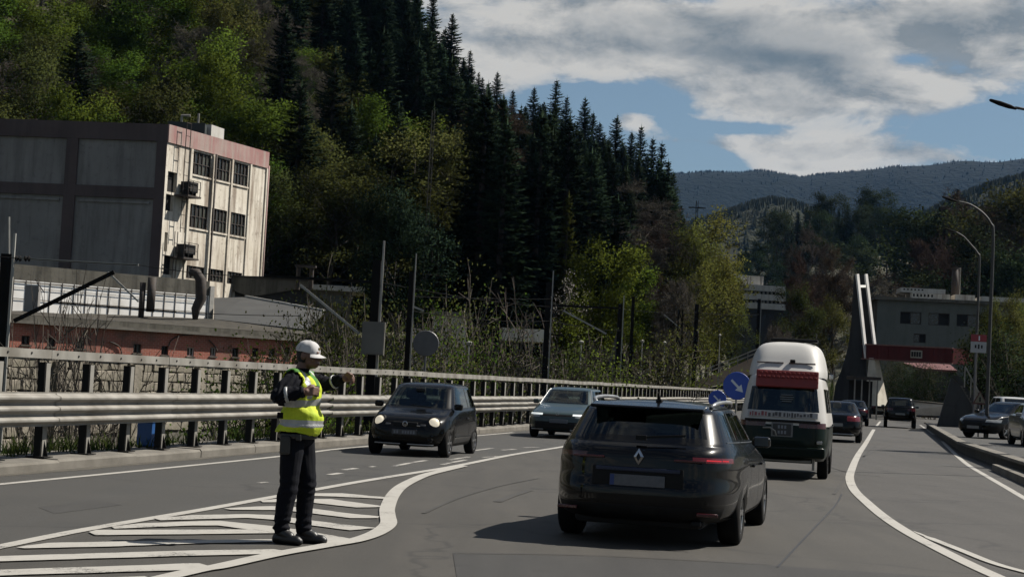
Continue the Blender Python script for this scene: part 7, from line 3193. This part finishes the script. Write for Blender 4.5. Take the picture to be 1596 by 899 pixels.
    rbox('cap_badge', (.172, 0, 1.785), (0.010, 0.03, 0.026), mat('gold badge', (0.3, 0.22, 0.06), rough=0.4, metal=0.6), co_, 0.004)
    # ---- face details
    for s in (-1, 1):
        MB().lathe([(0.0005, 0.008), (0.010, 0.005), (0.013, 0.0), (0.0005, -0.004)], 10, Matrix.Translation((.158, s * .032, 1.728)) @ Matrix.Rotation(math.pi / 2, 4, 'Y')).build('eye', mat('dark eye', (0.012, 0.01, 0.009), rough=0.2), t)
    hair = mat('short dark hair', (0.012, 0.010, 0.009), (0.022, 0.018, 0.016), 40, 0.85)
    hb = MB()
    hv = {}
    for i in range(nf):
        x, y, z = fc[i]
        if tags[win[i]] == 'skin' and 1.655 < z < 1.77 and x < 0.075 - 0.25 * max(0, 1.70 - z) and x < 0.09 and abs(y) < .1 and not (0.02 < x < 0.085 and abs(y) > 0.078 and z < 1.755):
            q = []
            for v in me.polygons[i].vertices:
                if v not in hv:
                    hv[v] = len(hb.v)
                    p = co[v] + nrm[v] * 0.004
                    hb.v.append(tuple(p))
                q.append(hv[v])
            hb.f.append(tuple(q))
            hb.mi.append(0)
    if hb.f:
        hb.build('hair', hair, t, smooth=True, fix=False)

    # ---- bands, belt, pouches, shoulder patch
    def ring(a, b, f, r, w, nm, m):
        a, b = Vector(a), Vector(b)
        d = (b - a).normalized()
        c = a.lerp(b, f)
        q = d.to_track_quat('Z', 'Y').to_matrix().to_4x4()
        MB().lathe([(r - .004, -w / 2), (r, -w / 2), (r + .002, 0), (r, w / 2), (r - .004, w / 2)], 20, Matrix.Translation(c) @ q).build(nm, m, t, smooth=True)
    ring((-.055, -.335, 1.345), (.135, -.295, 1.385), .38, .074, .030, 'arm_band', M_sil)
    ring((.195, .240, 1.475), (.320, .205, 1.520), .42, .063, .022, 'arm_band', M_sil)
    mb = MB().lathe([(0.166, -.024), (0.173, -.02), (0.173, .02), (0.166, .024)], 28, Matrix.Translation((.008, 0, .985)) @ Matrix.Diagonal((1.02, 1.18, 1, 1)))
    belt = mb.build('belt', M_shoe, t, smooth=True)
    rbox('holster', (-.02, -.205, .90), (.10, .05, .17), M_shoe, t, .015)
    rbox('pouch', (-.085, -.172, 1.275), (.085, .03, .05), M_uni, t, .008, rz=0.45)
    rbox('pouch', (-.085, -.178, 1.165), (.085, .03, .055), M_uni, t, .008, rz=0.45)
    rbox('baton_clip', (.10, -.19, .975), (.05, .04, .06), M_shoe, t, .01)
    c = Vector((-.035, -.287, 1.462))
    R = Matrix.Translation(c) @ Vector((-.10, -.70, .70)).to_track_quat('Z', 'Y').to_matrix().to_4x4()
    MB().lathe([(0.021, 0.010), (0.024, 0.014), (0.034, 0.014), (0.037, 0.010)], 20, R).build('shoulder_patch', mat('yellow thread', (0.38, 0.32, 0.10), (0.45, 0.38, 0.14), 30, 0.8), t)
    MB().lathe([(0.0005, 0.014), (0.016, 0.013), (0.017, 0.008)], 14, R).build('patch_centre', mat('yellow thread', (0.38, 0.32, 0.10)), t)
    rbox('radio', (.195, -.06, 1.40), (.035, .055, .10), M_shoe, t, .01)


officer()

# ================================================================== POLES, SIGNS, WIRES
M_pole = mat('dark railway pole', (0.008, 0.008, 0.008), (0.016, 0.015, 0.014), 2.5, 0.9, spec=0.15)
M_lit = mat('pale zinc and lit edge', (0.36, 0.35, 0.32), (0.46, 0.45, 0.41), 3, 0.6, metal=0.2)
M_wire = mat('dark wire', (0.008, 0.008, 0.008), rough=0.9, spec=0.05)
M_grey = mat('grey sign back', (0.12, 0.12, 0.125), (0.15, 0.15, 0.155), 4, 0.5, metal=0.4)


def zground(X, Y):
    return HZ(X, Y)


def pole(px, top, Y, w, label, strip=True, name='catenary_pole', cap=None):
    q = P(px, top, Y)
    b = zground(q.x, Y)
    t = thing(name, (q.x, Y, b), 0, label, 'pole')
    h = q.z - b
    mb = MB()
    mb.box((-w * 0.10, 0, h / 2 - 0.2), (w * 0.8, w * 0.9, h + 0.4), taper=0.85)
    mb.box((-w * 0.10, 0, 0.15), (w * 1.5, w * 1.5, 0.3))
    mb.build('shaft', M_pole, t)
    if strip:
        mb = MB().box((w * 0.40, -w * 0.25, h / 2 + 0.25), (w * 0.16, w * 0.20, h + 0.5))  # pale strip stands in for the sunlit edge of the dark shaft
        mb.build('lit_edge', M_lit, t)
    return t, Vector((q.x, Y, q.z))


def rel(t, p):
    return Vector(p) - t.location


def railway():
    # 1 leftmost
    t, p = pole(14, 396, 40, 0.34, 'thick dark catenary pole at the left edge of the picture')
    mb = MB().tube([rel(t, P(14, 396, 40)), rel(t, P(14, 338, 40))], 0.025, 6)
    mb.build('spike', M_lit, t)
    MB().bar(rel(t, P(18, 402, 40)), rel(t, P(216, 413, 40)), 0.05).build('arm', M_lit, t)
    MB().bar(rel(t, P(22, 500, 40)), rel(t, P(178, 424, 40)), 0.09).build('strut', M_pole, t)
    MB().bar(rel(t, P(80, 471, 40)), rel(t, P(275, 486, 40)), 0.035).build('steady_arm', M_pole, t)
    MB().bar(rel(t, P(168, 424, 40)), rel(t, P(216, 470, 40)), 0.04).build('drop_arm', M_lit, t)
    for x in (30, 44):
        MB().lathe([(0.03, -0.1), (0.08, -0.06), (0.03, -0.02), (0.08, 0.02), (0.03, 0.06)], 10, Matrix.Translation(rel(t, P(x, 403, 40))) @ Matrix.Rotation(math.pi / 2, 4, 'Y')).build('insulator', M_pole, t)
    # 2 cabinet pole
    t, p2 = pole(590, 406, 42, 0.30, 'dark catenary pole carrying a grey cabinet behind the black hatchback')
    MB().box(rel(t, P(582, 527, 41.7)), (0.56, 0.28, 0.82)).build('cabinet', mat('dull cabinet steel', (0.17, 0.16, 0.14), (0.23, 0.215, 0.19), 2, 0.5, metal=0.3), t)
    MB().box(rel(t, P(582, 527, 41.54)), (0.5, 0.02, 0.76)).build('cabinet_door', mat('cabinet door steel', (0.15, 0.14, 0.125), (0.20, 0.19, 0.165), 2, 0.45, metal=0.3), t)
    MB().bar(rel(t, P(412, 430, 42)), rel(t, P(592, 440, 42)), 0.07).build('arm', M_pole, t)
    MB().bar(rel(t, P(468, 444, 42)), rel(t, P(560, 520, 42)), 0.06).build('strut', M_lit, t)
    MB().bar(rel(t, P(585, 442, 42)), rel(t, P(612, 455, 42)), 0.05).build('stub_arm', M_pole, t)
    # 3
    t, p3 = pole(643, 424, 45, 0.19, 'slim dark catenary pole beside the round sign')
    MB().bar(rel(t, P(645, 478, 45)), rel(t, P(660, 484, 45)), 0.05).build('bracket', M_lit, t)
    t3 = thing('round_sign', (P(664, 535, 44).x, 44, zground(P(664, 535, 44).x, 44)), 0, 'round road sign seen from behind beside the slim pole', 'sign')
    c = rel(t3, P(664, 535, 44))
    MB().lathe([(0.0, 0.0), (0.33, 0.0), (0.345, 0.012), (0.33, 0.03), (0.0, 0.03)], 28, Matrix.Translation(c) @ Matrix.Rotation(math.pi / 2, 4, 'X')).build('disc', M_grey, t3)
    MB().tube([(c.x, 0.06, 0), (c.x, 0.06, c.z + 0.2)], 0.03, 8).build('post', M_grey, t3)
    # 4..9
    t, p4 = pole(857, 440, 72, 0.32, 'tall dark pole with pale edge above the teal car')
    MB().bar(rel(t, P(860, 476, 72)), rel(t, P(965, 480, 72)), 0.07).build('arm', M_pole, t)
    MB().bar(rel(t, P(878, 484, 72)), rel(t, P(945, 520, 72)), 0.07).build('strut', M_lit, t)
    MB().bar(rel(t, P(855, 520, 72)), rel(t, P(880, 524, 72)), 0.06).build('lower_arm', M_pole, t)
    t, p5 = pole(968, 474, 97, 0.36, 'thick dark pole with two leaning stays', strip=True)
    for dx in (-24, -14):
        MB().bar(rel(t, P(966, 505, 97)), rel(t, P(966 + dx, 600, 97)), 0.12).build('stay', M_cement, t)
    t, p6 = pole(988, 462, 99, 0.26, 'slim dark pole just right of the leaning stays', strip=False)
    # lattice pole
    q = P(1061, 482, 118)
    b = zground(q.x, 118)
    t = thing('lattice_pole', (q.x, 118, b), 0, 'dark lattice catenary pole left of the ramp', 'pole')
    h = q.z - b
    mb = MB()
    for sx in (-1, 1):
        for sy in (-1, 1):
            mb.bar((sx * 0.28, sy * 0.2, 0), (sx * 0.14, sy * 0.12, h), 0.07)
    n = 12
    for i in range(n):
        z0, z1 = h * i / n, h * (i + 1) / n
        w0, w1 = 0.28 - 0.14 * i / n, 0.28 - 0.14 * (i + 1) / n
        s = 1 if i % 2 else -1
        for sy in (-0.16, 0.16):
            mb.bar((s * w0, sy, z0), (-s * w1, sy, z1), 0.045)
    mb.build('lattice', M_pole, t)
    MB().bar(rel(t, P(1035, 490, 118)), rel(t, P(1061, 512, 118)), 0.07).build('strut', M_lit, t)
    t, p8 = pole(1087, 474, 128, 0.40, 'dark pole standing in front of the ramp wall', strip=False)
    t, p9 = pole(1184, 466, 175, 0.42, 'dark pole just left of the camper van')
    MB().bar(rel(t, P(1128, 497, 175)), rel(t, P(1160, 525, 175)), 0.08).build('strut', M_lit, t)
    # thin pale lamp stems
    for px, top, Y, l in ((906, 536, 90, 'thin pale lamp stem left of the leaning stays'), (1001, 534, 112, 'thin pale lamp stem right of the slim dark pole'), (1036, 536, 120, 'thin pale lamp stem left of the lattice pole'), (731, 538, 75, 'thin pale lamp stem behind the black hatchback'),
                          (1122, 524, 150, 'thin grey stem standing on the ramp')):
        q = P(px, top, Y)
        b = zground(q.x, Y)
        s = thing('lamp_stem', (q.x, Y, b), 0, l, 'lamp')
        MB().tube([(0, 0, 0), (0, 0, q.z - b)], [0.06, 0.04], 6).build('stem', M_lit, s)
        MB().lathe([(0.0, 0.0), (0.10, 0.02), (0.13, 0.14), (0.0, 0.22)], 8, Matrix.Translation((0, 0, q.z - b))).build('lamp_head', M_lit, s)

    # wires, each with its sag
    def wire(a, b, sag, r=0.012, label=''):
        pts = []
        for i in range(13):
            f = i / 12
            p = a.lerp(b, f)
            p.z -= 0.25 * sag * 4 * f * (1 - f)
            pts.append(p)
        o = MB().tube(pts, r * 0.7, 4, caps=False).build('overhead_wire', M_wire)
        tag(o, label, 'wire')
    wire(P(-60, 395, 38), P(216, 413, 40), 0.1, 0.014, 'overhead wire meeting the arm of the leftmost pole')
    wire(P(216, 413, 40), P(412, 431, 42), 0.25, 0.012, 'overhead wire between the leftmost pole and the cabinet pole')
    wire(P(275, 486, 40), P(470, 492, 42), 0.1, 0.012, 'contact wire crossing the annex and the hall')
    wire(P(592, 440, 42), P(858, 478, 72), 0.4, 0.016, 'overhead wire from the cabinet pole to the tall pole')
    wire(P(645, 462, 45), P(860, 466, 72), 0.1, 0.014, 'pale overhead wire right of the slim pole')
    wire(P(645, 485, 45), P(858, 500, 72), 0.5, 0.016, 'lower overhead wire right of the slim pole')
    wire(P(860, 476, 72), P(968, 480, 97), 0.2, 0.02, 'overhead wire between the tall pole and the stayed pole')
    wire(P(968, 482, 97), P(1087, 487, 128), 0.4, 0.022, 'overhead wire from the stayed pole to the ramp pole')
    wire(P(1087, 487, 128), P(1184, 490, 175), 0.5, 0.026, 'overhead wire from the ramp pole to the van pole')
    wire(P(860, 500, 72), P(968, 515, 97), 0.4, 0.018, 'lower overhead wire left of the stayed pole')


railway()


def text_mesh(name, body, size, m, parent, loc, rot, extrude=0.002):
    cu = bpy.data.curves.new(name, 'FONT')
    cu.body = body
    cu.size = size
    cu.extrude = extrude
    cu.align_x = 'CENTER'
    cu.align_y = 'CENTER'
    tmp = bpy.data.objects.new(name, cu)
    COL.objects.link(tmp)
    dg = bpy.context.evaluated_depsgraph_get()
    me = bpy.data.meshes.new_from_object(tmp.evaluated_get(dg))
    bpy.data.objects.remove(tmp)
    me.materials.clear()
    me.materials.append(m)
    o = obj(name, me, parent, loc)
    o.rotation_euler = rot
    return o


def street_furniture():
    M_blue = mat('blue sign face', (0.02, 0.085, 0.50), (0.028, 0.10, 0.56), 5, 0.4)
    M_arrow = mat('white sign film', (0.80, 0.85, 0.90), (0.92, 0.96, 1.0), 5, 0.4)
    for px, py, rpx, Y, lab in ((1148.5, 601, 21.5, 48, 'round blue keep right sign with white arrow beside the camper van'), (1118, 622, 14, 60, 'smaller round blue sign lower and left of the arrow sign')):
        c = P(px, py, Y)
        t = thing('traffic_sign', (c.x, Y, 0), -0.12, lab, 'sign')
        R = rpx / FPX * Y
        M = Matrix.Translation((0, 0, c.z)) @ Matrix.Rotation(math.pi / 2, 4, 'X')
        MB().lathe([(0.0, 0.028), (R * 0.98, 0.028), (R, 0.02), (R, 0.0), (0.0, -0.004)], 40, M).build('disc', M_blue, t)
        MB().tube([(0, 0.06, 0), (0, 0.06, c.z + R * 0.6)], 0.03, 10).build('post', M_galv, t)
        if True:
            # arrow pointing down to the right
            k = R / 0.42
            pts = [(-0.035, 0.24), (0.035, 0.24), (0.035, -0.06), (0.13, -0.06), (0.0, -0.27), (-0.13, -0.06), (-0.035, -0.06)]
            a = math.radians(45)
            pp = []
            for (x, z) in pts:
                X, Z = (x * math.cos(a) - z * math.sin(a)) * k, (x * math.sin(a) + z * math.cos(a)) * k
                pp.append((X, -0.0305, c.z + Z))
            MB().prism(pp, (0, -0.003, 0)).build('arrow', M_arrow, t)

    # street lamps
    def lamp(xb, yb, xt, yt, tip, Y, lab, r=0.06):
        b = P(xb, yb, Y)
        top = P(xt, yt, Y)
        tp = P(tip[0], tip[1], Y)
        t = thing('street_lamp', (b.x, Y, 0.0), 0, lab, 'street lamp')
        pts = [Vector((b.x, Y, 0)), Vector((b.x, Y, top.z * 0.5)), Vector((b.x, Y, top.z - 0.9)), Vector((b.x - 0.12, Y, top.z - 0.35)), Vector((b.x - 0.45, Y, top.z + 0.05))]
        e = Vector((tp.x, Y, tp.z))
        pts += [pts[-1].lerp(e, 0.5) + Vector((0, 0, 0.10)), e]
        pts = [p - t.location for p in pts]
        pl = smooth_line(pts, 4)
        rr = [r * (1.25 - 0.75 * i / (len(pl) - 1)) for i in range(len(pl))]
        MB().tube(pl, rr, 10).build('mast', mat('dull lamp steel', (0.05, 0.05, 0.048), (0.08, 0.08, 0.075), 2, 0.6, metal=0.3), t, smooth=True)
        MB().lathe([(r * 1.6, 0), (r * 1.6, 0.9), (r * 1.2, 1.0)], 12).build('base_sleeve', M_galv, t)
        d = (e - (e + Vector((0.8, 0, -0.25)))).normalized()
        h = e - t.location
        mb = MB()
        M = Matrix.Translation(h + Vector((-0.28, 0, 0.06))) @ Matrix.Rotation(0.28, 4, 'Y')
        mb.lathe([(0.0, -0.42), (0.08, -0.38), (0.13, -0.1), (0.12, 0.2), (0.06, 0.40), (0.0, 0.42)], 10, M @ Matrix.Rotation(math.pi / 2, 4, 'Y') @ Matrix.Diagonal((0.4, 0.8, 0.8, 1)))
        mb.build('lamp_head', M_pole, t, smooth=True)
    lamp(1541, 560, 1556, 335, (1492, 314), 64, 'taller arched street lamp rising over the parked cars')
    lamp(1521, 560, 1532, 385, (1489, 361), 88, 'farther arched street lamp left of the tall one')
    lamp(1690, 600, 1700, 205, (1582, 168), 38, 'street lamp whose head alone reaches in at the right edge')

    # red and white board on its post, and the triangle
    c = P(1524.5, 537, 72)
    t = thing('board_sign', (c.x - 0.1, 72, 0.3), 0.1, 'red and white board sign on a post above the parked cars', 'sign')
    s = 72 / FPX
    MB().box((0.1, -0.06, c.z - 0.3 - 4 * s), (25 * s, 0.04, 17 * s)).build('white_panel', mat('white board', (0.45, 0.45, 0.45), (0.53, 0.53, 0.52), 3, 0.5), t)
    MB().box((0.1, -0.06, c.z - 0.3 + 10.2 * s), (25 * s, 0.04, 11 * s)).build('red_panel', mat('red board', (0.30, 0.02, 0.03), (0.36, 0.03, 0.04), 3, 0.5), t)
    for dx in (-5, 0, 5):
        MB().box((0.1 + dx * s, -0.083, c.z - 0.3 - 3 * s), (2.6 * s, 0.006, (7 if dx == 0 else 5) * s)).build('mark', M_black, t)
    MB().box((0.1 + 0.5 * s, -0.083, c.z - 0.3 + 10 * s), (2 * s, 0.006, 7 * s)).build('mark', M_arrow, t)
    MB().tube([(0, 0, 0), (0, 0, c.z + 0.2)], 0.045, 8).build('post', M_grey, t)
    c = P(1527, 621, 66)
    t = thing('warning_sign', (c.x, 66, 0.3), 0.1, 'triangular warning sign beside the concrete stair', 'sign')
    s = 66 / FPX
    zc = c.z - 0.3

    def tri(k, y):
        return [(-11 * s * k, y, zc - 8 * s * k), (11 * s * k, y, zc - 8 * s * k), (0, y, zc + 11 * s * k)]
    MB().prism(tri(1.1, -0.03), (0, 0.03, 0)).build('rim', mat('dull red rim', (0.12, 0.03, 0.025), (0.16, 0.05, 0.04), 4, 0.6), t)
    MB().prism(tri(0.80, -0.034), (0, 0.003, 0)).build('face', mat('dull yellow face', (0.26, 0.23, 0.14), (0.32, 0.28, 0.18), 4, 0.6), t)
    MB().box((0, -0.036, zc - 1.0 * s), (2.6 * s, 0.004, 7 * s)).build('mark', M_black, t)
    MB().tube([(0, 0.03, 0), (0, 0.03, zc)], 0.035, 8).build('post', M_grey, t)
    # masts on the hill
    for px, top, bot, Y, w, mm, lab in ((676, 172, 338, 150, 0.30, M_cement, 'slender pale lattice mast rising from the forest slope'), (1087, 313, 372, 236, 0.35, M_pole, 'small dark cross-armed mast at the right edge of the forest')):
        q = P(px, top, Y)
        b = zground(q.x, Y)
        t = thing('lattice_mast', (q.x, Y, b), 0, lab, 'mast')
        h = q.z - b
        mb = MB()
        for sx in (-1, 1):
            for sy in (-1, 1):
                mb.bar((sx * w / 2, sy * w / 2, 0), (sx * w / 2 * .7, sy * w / 2 * .7, h), 0.045)
        n = max(6, int(h / 0.9))
        for i in range(n):
            z0, z1 = h * i / n, h * (i + 1) / n
            s_ = 1 if i % 2 else -1
            mb.bar((s_ * w / 2, -w / 2, z0), (-s_ * w / 2, -w / 2, z1), 0.04)
            mb.bar((-w / 2, s_ * w / 2, z0), (-w / 2, -s_ * w / 2, z1), 0.04)
        mb.build('lattice', mm, t)
        if mm is M_pole:
            MB().bar((-1.2, 0, h - 1.0), (1.2, 0, h - 1.0), 0.14).build('cross_arm', mm, t)
    # blue box behind the guard rail
    p = RP(28.0, -0.82, 0.165)
    t = thing('blue_box', p, -HEAD, 'small blue plastic box behind the guard rail posts', 'box')
    mb = MB().box((0, 0, 0.20), (0.26, 0.24, 0.40), taper=1.06)
    bevel(mb.build('body', mat('blue plastic', (0.01, 0.08, 0.28), (0.015, 0.10, 0.32), 4, 0.5), t), 0.015)
    MB().box((0, 0, 0.415), (0.30, 0.28, 0.03)).build('lid', mat('blue plastic', (0.01, 0.08, 0.28)), t)


street_furniture()

# ================================================================== HAZE
def haze():
    m = bpy.data.materials.new('valley haze')
    m.use_nodes = True
    t = m.node_tree
    t.nodes.clear()
    T = NT(t)
    pv = T.n('ShaderNodeVolumePrincipled')
    pv.inputs['Color'].default_value = (0.24, 0.52, 1.0, 1)
    pv.inputs['Density'].default_value = 0.000019
    pv.inputs['Anisotropy'].default_value = 0.1
    o = T.n('ShaderNodeOutputMaterial')
    T.link(pv.outputs[0], o.inputs['Volume'])
    x0, x1, y0, y1, z0, z1 = -4200, 5200, -60, 6200, -6.0, 900
    mb = MB().box(((x0 + x1) / 2, (y0 + y1) / 2, (z0 + z1) / 2), (x1 - x0, y1 - y0, z1 - z0))
    h = mb.build('haze', m)
    tag(h, 'thin blue haze in the valley air', kind='stuff')


haze()
